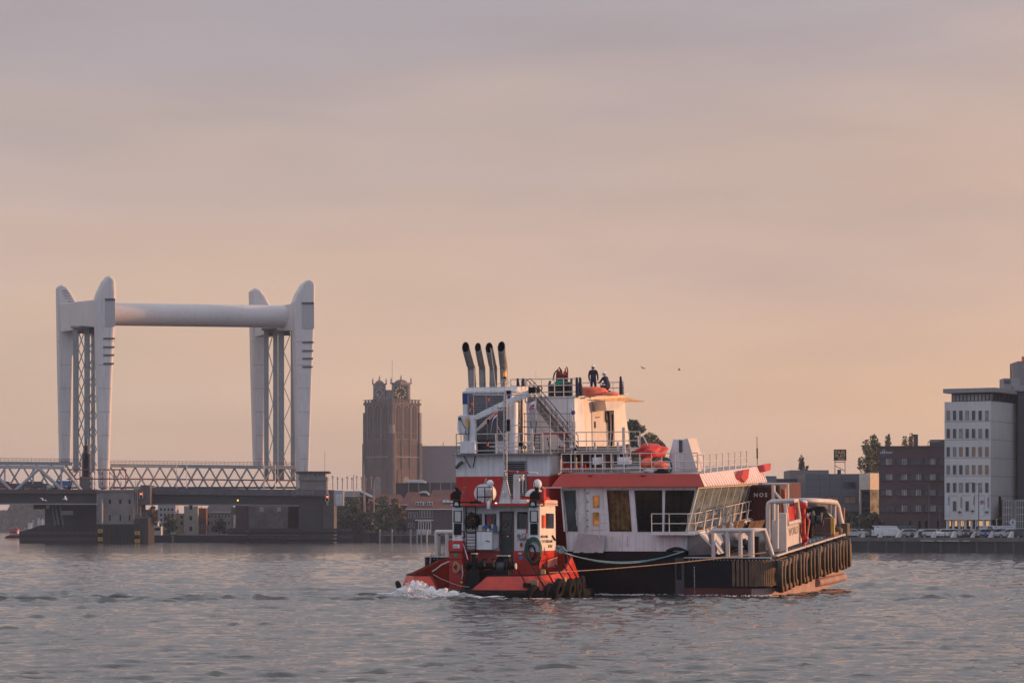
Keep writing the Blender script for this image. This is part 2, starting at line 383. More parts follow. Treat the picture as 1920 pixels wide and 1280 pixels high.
    fs = np.stack([i, i+1, i+nu+1, i+nu], -1)
    nv = len(vs); S = 6400
    vs = np.vstack([vs, [[-S, -200, -.35], [S, -200, -.35], [S, S, -.35], [-S, S, -.35]]])
    fs = np.vstack([fs, [[nv, nv+1, nv+2, nv+3]]])
    me = bpy.data.meshes.new('water'); me.vertices.add(len(vs)); me.vertices.foreach_set('co', vs.ravel().astype(np.float32))
    me.loops.add(fs.size); me.loops.foreach_set('vertex_index', fs.ravel().astype(np.int32))
    me.polygons.add(len(fs)); me.polygons.foreach_set('loop_start', np.arange(0, fs.size, 4, dtype=np.int32)); me.polygons.foreach_set('loop_total', np.full(len(fs), 4, np.int32))
    me.update(calc_edges=True); me.polygons.foreach_set('use_smooth', [True]*len(fs))
    m = bpy.data.materials.new('river_water'); m.use_nodes = True; t = m.node_tree; b = t.nodes['Principled BSDF']
    b.inputs['Base Color'].default_value = (.045, .048, .049, 1); b.inputs['Roughness'].default_value = .05; b.inputs['IOR'].default_value = 1.42
    co = t.nodes.new('ShaderNodeTexCoord')
    prev = None
    for sc1, dist, sx in ((.8, .075, (.45, 1, 1)), (2.6, .03, (.4, 1, 1)), (8, .017, (.35, 1, 1))):
        mp_ = t.nodes.new('ShaderNodeMapping'); mp_.inputs['Scale'].default_value = sx; t.links.new(co.outputs['Object'], mp_.inputs[0])
        n1 = t.nodes.new('ShaderNodeTexNoise'); n1.inputs['Scale'].default_value = sc1; n1.inputs['Detail'].default_value = 5; n1.inputs['Distortion'].default_value = .6; t.links.new(mp_.outputs[0], n1.inputs['Vector'])
        bp = t.nodes.new('ShaderNodeBump'); bp.inputs['Strength'].default_value = 1; bp.inputs['Distance'].default_value = dist; t.links.new(n1.outputs[0], bp.inputs['Height'])
        if prev: t.links.new(prev.outputs[0], bp.inputs['Normal'])
        prev = bp
    t.links.new(prev.outputs[0], b.inputs['Normal'])
    me.materials.append(m); o = bpy.data.objects.new('water', me); C.objects.link(o); o['kind'] = 'structure'
make_water()

# ================================================================ AIR
b = B().box(-6450, 6450, -260, 6480, -1.6, 96)
hz = struct('haze', b, bpy.data.materials.new('haze_air'), kind='stuff')
hm = hz.data.materials[0]; hm.use_nodes = True; t = hm.node_tree; t.nodes.remove(t.nodes['Principled BSDF'])
pv = t.nodes.new('ShaderNodeVolumePrincipled'); pv.inputs['Color'].default_value = (.66, .74, .92, 1); pv.inputs['Density'].default_value = .00012; pv.inputs['Anisotropy'].default_value = .2
t.links.new(pv.outputs[0], t.nodes['Material Output'].inputs['Volume'])

# ================================================================ THE WORK SHIP (own axes: x right, y towards its bow, z up; trimmed down by the stern)
V = frame(1447, 157, 18, 3.4)
def v(px, py, y=None, x=None, z=None): return V.at(px, py, x=x, y=y, z=z)
ship = thing('work_ship', 'large black and white work ship with four grey exhaust pipes and red wheelhouse roof edge', 'ship', V, (-10, 6, 0))
XR = 0.0
XC = v(1283, 1060, y=0).x                       # where the low right-hand stern deck begins
XL0 = v(790, 1060, y=0).x; XL1 = v(868, 1060, y=0).x
ZD = v(1360, 1046, y=0).z                       # stern deck height
YB = v(1594, 1000, x=0).y                       # where the right side ends at the bow
print('XC', XC, 'XL0', XL0, 'ZD', ZD, 'YB', YB)
def arc(cx, cy, r, a0, a1, n=8): return [(cx+r*math.cos(R(a0+(a1-a0)*i/n)), cy+r*math.sin(R(a0+(a1-a0)*i/n))) for i in range(n+1)]
plan = [(XC, 0)]+arc(-1.1, 1.1, 1.1, -90, 0)+[(0, YB-1.5)]+arc(-2.5, YB-1.5, 2.5, 0, 50, 5)+[(-8, YB+1.5), (-14, YB+1.5), (XL0+1, YB-2), (XL0, YB-6)]+arc(XL0+.7, .7, .7, 180, 270, 4)+[(XL1, 0), (XL1, .55), (XC, .55)]
ZP = .42                                         # black above, antifouling below
part(ship, 'hull', B().prism(plan, 'z', ZP, ZD), BLACK)
low = [(x*.999-.02 if x < -10 else x-.03, y-(1.0 if y > YB-2 else -.03)) for x, y in plan]
part(ship, 'stern_shade_strip', B().box(XC, -1.15, -.012, .02, -.6, ZP-.003), mat('dark_red_shaded_paint', (.10, .02, .016), .5, var=.3)); part(ship, 'hull_bottom', B().prism(low, 'z', -1.45 if False else -.7, ZP-.002), PINK)  # dark red strip paints the stern's shade over the pink bottom
b = B()                                          # ribbed rubber round the corner
for i in range(15):
    a = -90+(i+.5)*90/15; cx, cy = -1.1+1.16*math.cos(R(a)), 1.1+1.16*math.sin(R(a)); b.cyl((cx, cy, ZP+.12), (cx, cy, ZD-.12), .085, n=6)
for i in range(7): b.box(.0, .16, 1.15+i*.42, 1.5+i*.42, ZP+.1, ZD-.1)
for i in range(5): b.box(-1.25-i*.24, -1.09-i*.24, -.06, .05, ZP+.12, ZD-.12)
part(ship, 'corner_fender', b, BROWNR, split=True)
b = B()
for i in range(28): b.cyl((XC+.3+i*.2, -.02, ZD-.09), (XC+.3+i*.2, -.05, ZD-.09), .022, n=6)
for i in range(8): b.cyl((XL0+.8+i*.2, -.02, ZD-.09), (XL0+.8+i*.2, -.05, ZD-.09), .022, n=6)
for i in range(14): b.box(XC+.55, XC+.60, -.012, .01, .0+i*.12, .05+i*.12)
part(ship, 'draught_mark', b, WHITE, kind='stuff')
b = B().box(XC-.02, XR-.02, -.03, .12, ZD, ZD+.06); b.box(XL0+.2, XL1, -.03, .12, ZD, ZD+.06)
for k in range(2): pass
part(ship, 'deck_edge', b, CREAM, split=True)
# capping along the sunlit side with its row of studs
b = B().box(-.35, .05, 1.3, YB-1.6, ZD, ZD+.09); part(ship, 'side_capping', b, CREAM, bev=.02)
b = B()
for i in range(46): b.cyl((-.12, 1.6+i*.48, ZD+.09), (-.12, 1.6+i*.48, ZD+.17), .07, n=6)
part(ship, 'capping_stud', b, DGREY, kind='stuff')
# centre body under the wheelhouse
XW0 = v(1046, 1040, y=.2).x
b = B().box(XL1-.1, XC-.35, .18, 3.0, -.7, v(1160, 1034, y=.18).z); part(ship, 'centre_hull', b, BLACK)
b = B().box(XC-.55, XC+.0, -.05, .5, -.6, ZD+.02); part(ship, 'stern_post', b, DGREY, bev=.08)
b = B().box(XC-.42, XC-.15, -.13, -.05, .9, 1.9); part(ship, 'post_recess', b, BLK, bev=.05)
# half-round rubbing tube low on the side
b = B(); yA, yB_ = v(1530, 1092, x=0).y, v(1590, 1078, x=0).y
zA, zB = v(1530, 1092, x=0).z, v(1590, 1078, x=0).z
b.path([(.02, yA, zA), (.02, yB_-1.6, zB), (-.25, yB_-1.1, zB)], .25, n=12); part(ship, 'rubbing_tube', b, PINK)
b = B().box(-.2, .14, YB-1.3, YB-.3, ZP-.35, ZD-.6); part(ship, 'bow_fender_plate', b, BROWNR)

# ---- pipe guard rails
def pipe_guard(px_posts, ytop, y0, ybot, r=.12, yl=0.25, right=None):
    b = B(); tops = []
    for i, px in enumerate(px_posts):
        p = v(px, ytop, y=yl); q = v(px, ybot, y=yl); tops.append(p); b.cyl((p.x, yl, ZD), (p.x, yl, p.z), r, n=10)
    return b, tops
b, tp = pipe_guard((1337, 1364, 1388, 1410), 994, 0, 1045)
b.path([(tp[0].x-.25, .9, tp[0].z-.75), (tp[0].x-.25, .55, tp[0].z-.2), (tp[0].x, .25, tp[0].z), tp[1], tp[2], tp[3], (-.95, .6, tp[3].z), (-.6, 1.0, tp[3].z), (-.25, 1.35, ZD+.1)], .13, n=10)
b.cyl((-1.3, .5, ZD), (-1.3, .5, tp[3].z), .12, n=10)
part(ship, 'pipe_guard', b, CREAM)
b, tp = pipe_guard((818, 838, 858), 997, 0, 1048)
b.path([(tp[0].x-.15, 1.2, tp[0].z-.15), (tp[0].x-.1, .6, tp[0].z-.03), tp[0], tp[1], tp[2]], .13, n=10); b.cyl((tp[0].x-.2, 1.2, ZD), (tp[0].x-.2, 1.2, tp[0].z-.1), .11, n=8)
part(ship, 'pipe_guard', b, CREAM)
b = B().box(tp[1].x-.2, tp[1].x+1.0, .5, 1.1, ZD, ZD+1.0); part(ship, 'deck_locker', b, GREY, bev=.03)

# ---- wheelhouse
YW = .18
def w_(px, py, dy=0): return v(px, py, y=YW+dy)
TR, BR, TL, BL = w_(1309, 913), w_(1287, 1001), w_(1052, 913), w_(1061, 1001)
XS = TR.x; YF = v(1420, 907, x=XS).y; print('wheelhouse length', YF-YW, 'XS', XS)
TRf = v(1420, 907, x=XS); BRf = v(1398, 989, y=YF)
wh_floor = w_(1200, 1033).z
FL = V3((BR.x-.15, YW, wh_floor)); FLl = w_(1063, 1033)
# walls as frames round the openings
def aft_face(b, x0, x1, z0, z1, y=YW, t=.12): b.box(x0, x1, y, y+t, z0, z1)
zt, zs = TR.z, BR.z
zmid = w_(1100, 918).z; zsill = w_(1100, 996).z
CLEARG = bpy.data.materials.new('tinted_clear_glass'); CLEARG.use_nodes = True; _t = CLEARG.node_tree; _p = _t.nodes['Principled BSDF']; _p.inputs['Base Color'].default_value = (.01, .012, .014, 1); _p.inputs['Roughness'].default_value = .04; _p.inputs['Specular IOR Level'].default_value = .8
_x = _t.nodes.new('ShaderNodeMixShader'); _r = _t.nodes.new('ShaderNodeBsdfTransparent'); _r.inputs[0].default_value = (.85, .85, .80, 1); _x.inputs[0].default_value = .85; _t.links.new(_p.outputs[0], _x.inputs[1]); _t.links.new(_r.outputs[0], _x.inputs[2]); _t.links.new(_x.outputs[0], _t.nodes['Material Output'].inputs[0])
panes = [((1056, 918), (1079, 918), (1083, 995), (1061, 995), glass('teal_window_glass', (.02, .05, .07))), ((1138, 918), (1178, 918), (1184, 995), (1144, 995), GLASS), ((1190, 919), (1241, 919), (1241, 996), (1196, 996), GLASS), ((1248, 919), (1302, 919), (1289, 996), (1246, 996), GLASS)]
b = B(); b.slab([w_(1051, 911), w_(1309, 911), w_(1309, 919), w_(1051, 919)], (0, .12, 0)); part(ship, 'window_head', b, WHITE)
b = B(); b.slab([(BL.x, YW, zsill), (BR.x, YW, zsill), tuple(FL), tuple(FLl)], (0, .14, 0)); part(ship, 'wheelhouse_apron', b, WHITE, bev=.01)
b = B()
for a in (((1051, 918), (1056, 918), (1061, 996), (1057, 996)), ((1079, 918), (1138, 918), (1144, 996), (1083, 996)), ((1178, 918), (1190, 918), (1196, 996), (1184, 996)), ((1241, 918), (1248, 918), (1246, 997), (1241, 997)), ((1302, 918), (1309, 918), (1288, 999), (1289, 996))):
    b.slab([w_(*p) for p in a], (0, .12, 0))
part(ship, 'wheelhouse_wall', b, WHITE, split=True)
for k, (p1, p2, p3, p4, g) in enumerate(panes):
    b = B(); b.slab([w_(*p, .06) for p in (p1, p2, p3, p4)], (0, .02, 0)); wp = part(ship, 'window_pane', b, CLEARG if g is GLASS else g)
    b = B(); pp = [w_(*p, -.02) for p in (p1, p2, p3, p4)]; b.path(pp, .022, n=4, closed=True); part(wp, 'window_seal', b, BLK if k else mat('yellowed_seal', (.35, .33, .12), .6))
# interior: floor, ceiling, far wall, console
b = B(); x0 = TL.x+.2; zf = wh_floor+.6
b.box(x0, XS-.8, YW+.2, YF-.3, zf, zf+.05); part(ship, 'wheelhouse_floor', b, DGREY)
b = B(); b.box(x0+.1, x0+.2, YW+.3, YF-.4, zf+.05, zt-.05); part(ship, 'inner_wall', b, mat('interior_panel', (.3, .26, .22), .6))
b = B(); b.box(XS-4.5, XS-2.0, YW+3.0, YW+3.8, zf+.05, zf+1.1); b.box(XS-5.6, XS-5.2, YW+2.2, YW+5, zf+.05, zf+2.0); part(ship, 'control_console', b, BLK, bev=.05, split=True)
b = B(); b.box(x0+2.2, x0+2.9, YW+1.2, YW+1.5, zf+.05, zt-.1); b.box(x0+3.2, x0+3.5, YW+.9, YW+1.2, zf+.05, zt-.1); part(ship, 'warm_reflection_panel', b, mat('tan_reflection_tint', (.45, .25, .1), .8, var=.4, sc_=8), split=True)  # tan panels behind the clear pane stand in for its golden reflection
b = B(); cp = w_(1143, 990); cq = w_(1178, 922)
for i in range(26): x_ = cp.x+(cq.x-cp.x)*i/26; b.box(x_, x_+.05+.03*(i % 3), YW+.22+.05*(i % 2), YW+.26+.05*(i % 2), cp.z-.1, cq.z+.1-(.4 if i % 7 == 3 else 0))
part(ship, 'gold_reflection_strip', b, mat('golden_reflection_tint', (.62, .36, .14), .7, var=.6, sc_=3, streak=.5), kind='stuff')  # folded strips added so the pane shows a golden reflection
# door with two little windows and hinges
dpl = [w_(1099, 912, -.03), w_(1131, 912, -.03), w_(1134, 993, -.03), w_(1103, 993, -.03)]
dr = part(ship, 'wheelhouse_door', B().slab(dpl, (0, .05, 0)), WHITE, bev=.015)
for (ya, yb) in ((929, 951), (960, 984)):
    q = [w_(1112, ya, -.06), w_(1123, ya, -.06), w_(1123.5, yb, -.06), w_(1112.5, yb, -.06)]
    part(dr, 'porthole', B().slab(q, (0, .02, 0)), mat('painted_warm_reflection', (.45, .27, .10), .12, .6, var=.5, sc_=6)); part(dr, 'porthole_rim', B().path([p+V3((0, -.01, 0)) for p in q], .02, n=5, closed=True), mat('brass_rim', (.5, .3, .12), .4, .6))  # gold reflection painted into the porthole colour
b = B()
for yy in (924, 940, 957, 974, 986): b.cyl(w_(1100, yy, -.08), w_(1103, yy, -.08), .035, n=6)
part(dr, 'hinge', b, GREY)
b = B(); b.path([w_(1095, 916, -.1), w_(1097, 950, -.1), w_(1097, 998, -.1)], .025, n=5); b.path([w_(1085, 940, -.12), w_(1080, 960, -.12), w_(1082, 985, -.12)], .03, n=5)
for i in range(9): b.cyl(w_(1093, 935+i*7, -.1), w_(1100, 935+i*7, -.1), .02, n=5)
part(ship, 'wall_ladder', b, WHITE2)
b = B(); b.path([w_(1082, 962, -.5), w_(1088, 962, -.5), w_(1091, 968, -.5), w_(1091, 1008, -.5)], .03, n=6); b.path([w_(1138, 964, -.5), w_(1124, 964, -.5), w_(1124, 1008, -.5)], .03, n=6); b.cyl(w_(1124, 980, -.5), w_(1138, 980, -.5), .025, n=6); b.cyl(w_(1082, 980, -.5), w_(1091, 980, -.5), .025, n=6)
part(ship, 'handrail', b, WHITE2, split=True)
# boarding flap under the door
b = B().slab([w_(1084, 1001, -.1), w_(1136, 1004, -.1), w_(1131, 1036, -.75), w_(1074, 1036, -.75)], (0, .06, .02)); fl = part(ship, 'boarding_flap', b, mat('dull_mauve_plate', (.34, .28, .29), .55, var=.12, stain=((.5, .45, .45), .3)), bev=.01)
b = B(); [b.cyl(w_(x_, 1036, -.78), w_(x_+6, 1036, -.78), .05, n=6) for x_ in (1088, 1115)]; part(fl, 'hinge', b, BLK)
b = B()
for x_ in (1162, 1176): b.path([w_(x_, 1004, -.02), w_(x_, 1005, -.08), w_(x_, 1023, -.08), w_(x_, 1024, -.02)], .018, n=5)
b.path([w_(1146, 1005, -.02), w_(1150, 1006, -.1), w_(1150, 1012, -.1)], .03, n=5); part(ship, 'grab_rail', b, WHITE2, split=True)
# sunlit side: seven leaning mullions, eight panes
def sd(t, u, off=0.0):
    """t along the side, u down the glass; off outwards"""
    a = lerp(TR, TRf, t); c = lerp(BR, BRf, t); return lerp(a, c, u)+V3((off, 0, 0))
for i in range(8):
    t0, t1 = (i+.04)/8, (i+.93)/8
    sp = part(ship, 'side_window_pane', B().slab([sd(t0, .04, .02), sd(t1, .04, .02), sd(t1, .97, .02), sd(t0, .97, .02)], (-.03, 0, 0)), GLASSG)
b = B()
for i in range(9):
    t0 = (i-.03)/8; t1 = (i+.03)/8; b.slab([sd(t0, 0, .03), sd(t1, 0, .03), sd(t1, 1, .03), sd(t0, 1, .03)], (-.12, 0, 0))
part(ship, 'side_mullion', b, mat('pale_green_grey_frame', (.45, .45, .38), .5), split=True)
b = B().slab([sd(0, -.06, .04), sd(1, -.06, .04), sd(1, .03, .04), sd(0, .03, .04)], (-.15, 0, 0)); part(ship, 'side_window_head', b, CREAM)
b = B().slab([sd(0, .97, .04), sd(1, .97, .04), (BRf.x+.04, BRf.y, ZD+1.3), (FL.x+.1, FL.y, wh_floor)], (-.15, 0, 0)); part(ship, 'side_apron', b, WHITE)
b = B().slab([sd(1, -.05), sd(1, 1), (TL.x, YF, BRf.z), (TL.x, YF, TRf.z)], (0, .1, 0)); part(ship, 'front_wall', b, WHITE2)
b = B().slab([TL, BL, (BL.x, YF, BRf.z), (TL.x, YF, TRf.z)], (.12, 0, 0)); part(ship, 'left_wall', b, WHITE2)
# roof slab and flared red edge
A0, A1 = w_(1052, 888, .15), w_(1311, 888, .15); B0, B1 = w_(1033, 913, -.5), w_(1321, 912, -.5)
XF1 = A1.x; YF2 = v(1430, 873, x=XF1).y; A2 = V3(v(1430, 873, x=XF1)); B2 = V3(v(1437, 904, y=YF2)); B2.x = B1.x+.2
B2 = V3(v(1437, 904, x=B1.x+.1))
print('fascia side', YF2, B2.y, A1.z, A2.z, B1.z, B2.z)
b = B(); b.slab([A0, A1, A2, (A0.x, A2.y, A2.z)], (0, 0, -.08)); part(ship, 'wheelhouse_roof', b, GREY)
M0, M1 = lerp(A0, A1, .13), lerp(B0, B1, .155)
Am, Bm = lerp(A0, A1, .56), lerp(B0, B1, .56)
b = B()
for q in ([A0, M0, M1, B0], [M0, Am, Bm, M1], [Am, A1, B1, Bm]): b.slab(q, (0, .05, 0))
for t_ in (.215, .60): q = lerp(A0, A1, t_); b.box(q.x-.12, q.x+.12, q.y-.16, q.y-.02, q.z-.10, q.z-.03)
b.slab([B0, B1, B1+V3((-.2, .68, 0)), B0+V3((.2, .68, 0))], (0, 0, .03))
part(ship, 'roof_fascia', b, FASC)
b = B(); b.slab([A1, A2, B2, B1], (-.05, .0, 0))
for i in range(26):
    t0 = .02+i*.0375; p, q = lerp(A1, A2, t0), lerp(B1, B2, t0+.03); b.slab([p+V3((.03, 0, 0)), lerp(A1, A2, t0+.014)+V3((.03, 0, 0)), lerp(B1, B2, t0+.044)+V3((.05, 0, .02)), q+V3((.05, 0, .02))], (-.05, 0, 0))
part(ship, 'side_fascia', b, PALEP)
b = B(); b.slab([B1, B2, B2+V3((-.7, 0, 0)), B1+V3((-.7, .3, 0))], (0, 0, .03)); part(ship, 'side_soffit', b, CREAM)
b = B(); c0 = lerp(lerp(A1, A2, .56), lerp(B1, B2, .56), .45)
b.slab([c0+V3((.0, -.3, .28)), c0+V3((0, 1.1, .32)), c0+V3((0, .8, -.2)), c0+V3((0, -.1, -.42)), c0+V3((0, -1.0, -.1))], (.42, 0, .05)); part(ship, 'lamp_housing', b, RED)
b = B(); c0 = lerp(A1, A2, .93); b.slab([c0+V3((0, -.4, .05)), c0+V3((.1, 1.2, .1)), c0+V3((.2, .6, -.3)), c0+V3((.15, -.6, -.35))], (.4, 0, .05)); part(ship, 'lamp_housing', b, RED)
# balcony railing round wheelhouse corner and along the side
zb = v(1222, 999, y=-.7).z; pr = []
for px in (1222, 1255, 1290): p = v(px, 999, y=-.7); pr.append((p.x, -.7, zb))
xr_ = pr[-1][0]+.35; hr = v(1222, 963, y=-.7).z-zb
b = B(); rail(b, pr, hr, (1, .5, .05), .03)
sidepts = [(xr_, -.4+i*1.75, zb) for i in range(9)]
rail(b, [pr[-1]]+sidepts, hr, (1, .5, .05), .03)
part(ship, 'balcony_rail', b, CREAM)
b = B()
for p in sidepts[1:]: b.slab([(p[0]-.03, p[1]-.16, p[2]-.25), (p[0]-.03, p[1]+.10, p[2]-.25), (p[0]+.18, p[1]+.05, p[2]+hr), (p[0]+.18, p[1]-.05, p[2]+hr)], (.04, 0, 0))
part(ship, 'rail_stanchion', b, CREAM, split=True)
b = B().slab([(pr[0][0], YW, zb), (pr[0][0], -.8, zb), (xr_+.05, -.8, zb), (xr_+.1, 13.8, zb), (BR.x, 13.8, zb), (BR.x, YW, zb)], (0, 0, -.1)); part(ship, 'balcony_floor', b, WHITE)
b = B().slab([(BR.x, .3, zb-.12), (xr_+.05, .2, zb-.12), (XC+1.6, 1.5, ZD+.1), (XC, 1.0, ZD+.1)], (0, 9, 0)); part(ship, 'lower_house', b, CREAM)

# ---- roof railings, low funnel, antenna
b = B(); pts = [v(px, 886, y=.3) for px in (1053, 1071, 1092, 1116, 1130, 1146, 1170, 1200, 1222, 1266, 1309)]; zr = pts[0].z; hh = v(1053, 851, y=.3).z-zr
rail(b, [(p.x, .3, zr) for p in pts], hh, (1, .55, .2), .028)
part(ship, 'roof_rail', b, CREAM)
b = B(); xq = A1.x-.15; ys_ = [.5+i*1.5 for i in range(9)]
q = [(xq, y_, A1.z+(A2.z-A1.z)*(y_-.5)/12) for y_ in ys_]
rail(b, q, 1.05, (1, .6, .25), .026)
for p in q[1:]: b.slab([(p[0]-.02, p[1]-.1, p[2]), (p[0]-.02, p[1]+.1, p[2]), (p[0]-.02, p[1]+.04, p[2]+1.05), (p[0]-.02, p[1]-.04, p[2]+1.05)], (.05, 0, 0))
part(ship, 'roof_rail', b, CREAM)
b = B(); yy = 5.0
f1 = [v(1262, 823, y=yy), v(1290, 823, y=yy), v(1305, 886, y=yy), v(1247, 886, y=yy)]
b.slab(f1, (0, .5, 0)); part(ship, 'funnel_plate', b, WHITE, bev=.03)
b = B(); b.slab([v(1283, 822, y=yy-.1), v(1290, 822, y=yy-.1), v(1308, 884, y=yy-.1), v(1280, 884, y=yy-.1)], (0, 2.0, 0)); part(ship, 'funnel_side', b, CREAM, bev=.03)
b = B().slab([v(1273, 825, y=yy-.06), v(1279, 825, y=yy-.06), v(1279, 848, y=yy-.06), v(1273, 848, y=yy-.06)], (0, .05, 0)); part(ship, 'funnel_vent', b, DGREY)
b = B(); p = v(1420, 872, y=10.5); b.cyl(p, p+V3((0, 0, 1.7)), .02, n=5); b.cyl(p+V3((0, 0, .4)), p+V3((0, 0, 1.0)), .05, n=6); part(ship, 'antenna', b, BLK)
# shelter frames and boxes standing on the roof behind the rail
b = B()
for px in (1080, 1092, 1108, 1117, 1134, 1149, 1160, 1176):
    p = v(px, 886, y=4.5); h_ = random.choice((1.0, 1.3, 1.6)); b.box(p.x-.06, p.x+.06, 4.4, 4.55, zr-.0, zr+h_)
b.box(v(1070, 886, y=4.5).x, v(1180, 886, y=4.5).x, 4.42, 4.5, zr+.95, zr+1.02)
part(ship, 'cable_tray_frame', b, CREAM, split=True)
b = B()
for i in range(40): p = v(1056+i*3.2, 886, y=.7); b.box(p.x-.012, p.x+.012, .68, .72, zr, zr+.22)
b.box(v(1055, 886, y=.7).x, v(1184, 886, y=.7).x, .67, .73, zr+.2, zr+.24); part(ship, 'low_grille', b, CREAM, kind='stuff')
for (px, w0) in ((1120, .45), (1165, .35), (1178, .35)):
    p = v(px, 886, y=3.2); part(ship, 'vent_box', B().box(p.x-w0/2, p.x+w0/2, 3.0, 3.4, zr+.35, zr+.75), WHITE, bev=.02)
# roof deck support block behind rail
b = B().box(v(1048, 886, y=6).x, v(1182, 886, y=6).x, 6, 6.2, zr-.2, zr+1.3)
part(ship, 'deckhouse_wall', b, mat('warm_brown_panel', (.30, .20, .13), .6, var=.3, sc_=1.5))
b = B()
for i in range(10):
    p = v(1054+i*12.5, 886, y=5.95)
    if i % 3 != 1: b.box(p.x-.14, p.x+.16, 5.9, 5.98, zr+.15, zr+.95)
part(ship, 'deckhouse_window', b, GLASS, split=True)

# ---- tall engine casing block
YC = 2.3
def c_(px, py, dy=0): return v(px, py, y=YC+dy)
ca, cb = c_(854, 852), c_(1029, 852); XCa, XCb = ca.x, cb.x; zc = c_(940, 852).z; zred = c_(940, 893).z; zlow = ZD
b = B().box(XCa, XCb, YC, YC+9, zred, zc); part(ship, 'casing_block', b, WHITE, bev=.03)
b = B().box(XCa-.005, XCb+.005, YC-.005, YC+9, zlow-.5, zred-.003); part(ship, 'casing_red_base', b, RED, bev=.03)
yS = v(1046, 870, x=XCb).y
b = B().box(XCb, XCb+.1, YC+.3, YC+9, zred+.1, zc-.15); part(ship, 'side_plate', b, CREAM)
b = B().box(XCb, XCb+1.4, YC+2.6, YC+9, zlow, zred+.6); part(ship, 'casing_step', b, RED)
gx0, gx1 = c_(950, 866).x, c_(986, 866).x; g0, g1 = c_(960, 866).z, c_(960, 926).z
b = B(); nL = 15
for i in range(nL):
    z_ = g0-(g0-g1)*(i+.5)/nL; b.slab([(gx0, YC-.05, z_-.02), (gx1, YC-.05, z_-.02), (gx1, YC+.05, z_+.03), (gx0, YC+.05, z_+.03)], (0, 0, .03))
gr = part(ship, 'louvre', B().box(gx0, gx1, YC-.02, YC-.008, g1, g0), BLK)
part(gr, 'slat', b, GREY, split=True)
b = B(); [b.box(x_-.05, x_+.05, YC-.07, YC+.02, g1-.05, g0+.05) for x_ in (gx0, gx1)]; b.box(gx0, gx1, YC-.07, YC+.02, g0, g0+.07); b.box(gx0, gx1, YC-.07, YC+.02, g1-.07, g1); part(gr, 'louvre_frame', b, GREY)
b = B(); b.path([c_(868, 866, -.15), c_(862, 869, -.25), c_(855, 877, -.25)], .10, n=8); part(ship, 'discharge_pipe', b, DGREY)
b = B(); b.path([c_(870, 855, -.05), c_(875, 864, -.2), c_(882, 876, -.1)], .03, n=5); b.path([c_(891, 855, -.05), c_(889, 866, -.15), c_(887, 876, -.1)], .03, n=5); part(ship, 'hanging_bracket', b, BLK, split=True)
# deck on top of the block
x855 = c_(853, 850, -.3).x; x1 = c_(1082, 850).x
b = B().box(x855-.1, XCb+.2, YC-.5, YC+9, zc+.001, zc+.08); b.box(XCb, x1+2, YC+1.6, YC+9, zc+.001, zc+.08); part(ship, 'upper_deck', b, GREY, split=True)
hR = c_(900, 816, -.4).z-zc
b = B(); pts = [(c_(px, 850, -.4).x, YC-.4, zc+.08) for px in (856, 865, 872, 893, 930, 948, 974, 1000, 1018)]
rail(b, pts, hR, (1, .55, .15), .028)
b2_ = [(c_(px, 850, 1.2).x, YC+1.2, zc+.08) for px in (1018, 1032, 1058, 1100, 1140, 1180, 1200)]
rail(b, b2_, hR, (1, .55, .15), .028); rail(b, [pts[0], (pts[0][0], YC+1.5, zc+.08), (pts[0][0], YC+3.5, zc+.08)], hR, (1, .55, .15), .028)
part(ship, 'deck_rail', b, CREAM, split=True)
b = B(); b.path([c_(1190, 818, 1.2), c_(1206, 818, 1.2), c_(1210, 826, 1.2), c_(1214, 834, 1.2), c_(1222, 840, 1.2)], .04, n=6); b.path([c_(1196, 818, 1.0), c_(1197, 834, 1.0), c_(1206, 846, 1.0)], .04, n=6); part(ship, 'bent_handrail', b, CREAM)
for x_ in (997, 1170):
    q = c_(x_, 850, -.2); part(ship, 'lifebuoy_post', B().box(q.x-.08, q.x+.08, q.y-.05, q.y+.05, zc, zc+1.5), CREAM)
# exhaust casing with louvres and blue band
YE = YC+.8
def e_(px, py, dy=0): return v(px, py, y=YE+dy)
ex0, ex1 = e_(867, 740).x, e_(957, 740).x; ez0 = zc+.08; zb0, zb1 = e_(900, 757).z, e_(900, 737).z; zt_ = e_(900, 727).z
b = B().box(ex0, ex1, YE, YE+4, ez0, zb0-.002); part(ship, 'exhaust_casing', b, WHITE, bev=.02)
part(ship, 'blue_band', B().box(ex0-.004, ex1+.004, YE-.004, YE+4, zb0, zb1), BLUE)
b = B().slab([(ex0, YE, zb1+.002), (ex1+.4, YE, zb1+.002), (ex1+.4, YE+4, zb1+.002), (ex0, YE+4, zb1+.002)], (0, 0, .1))
b.prism([(YE, zb1+.1), (YE+.6, zt_+.03), (YE+4, zt_+.03), (YE+4, zb1+.1)], 'x', ex0+.1, ex1+.3); part(ship, 'casing_top', b, WHITE2)
lx0, lx1 = e_(879, 740).x, e_(948, 740).x; lz0, lz1 = e_(900, 741).z, e_(900, 826).z; nL = 22
b = B()
for i in range(nL):
    z_ = lz0-(lz0-lz1)*(i+.5)/nL; b.slab([(lx0, YE-.1, z_-.035), (lx1, YE-.1, z_-.035), (lx1, YE+.0, z_+.03), (lx0, YE+.0, z_+.03)], (0, 0, .045))
gr = part(ship, 'louvre', B().box(lx0, lx1, YE-.02, YE-.008, lz1, lz0), BLK)
part(gr, 'slat', b, GREY, split=True)
b = B(); [b.box(x_-.05, x_+.05, YE-.13, YE, lz1-.05, lz0+.05) for x_ in (lx0, (lx0+lx1)/2, lx1)]; b.box(lx0, lx1, YE-.12, YE, lz0, lz0+.07); part(gr, 'louvre_frame', b, GREY)
b = B().box(e_(895, 840).x, e_(929, 840).x, YE-.45, YE-.1, zc+.1, e_(900, 824).z); part(ship, 'deck_locker', b, mat('dark_green_box', (.015, .03, .03), .4), bev=.03)
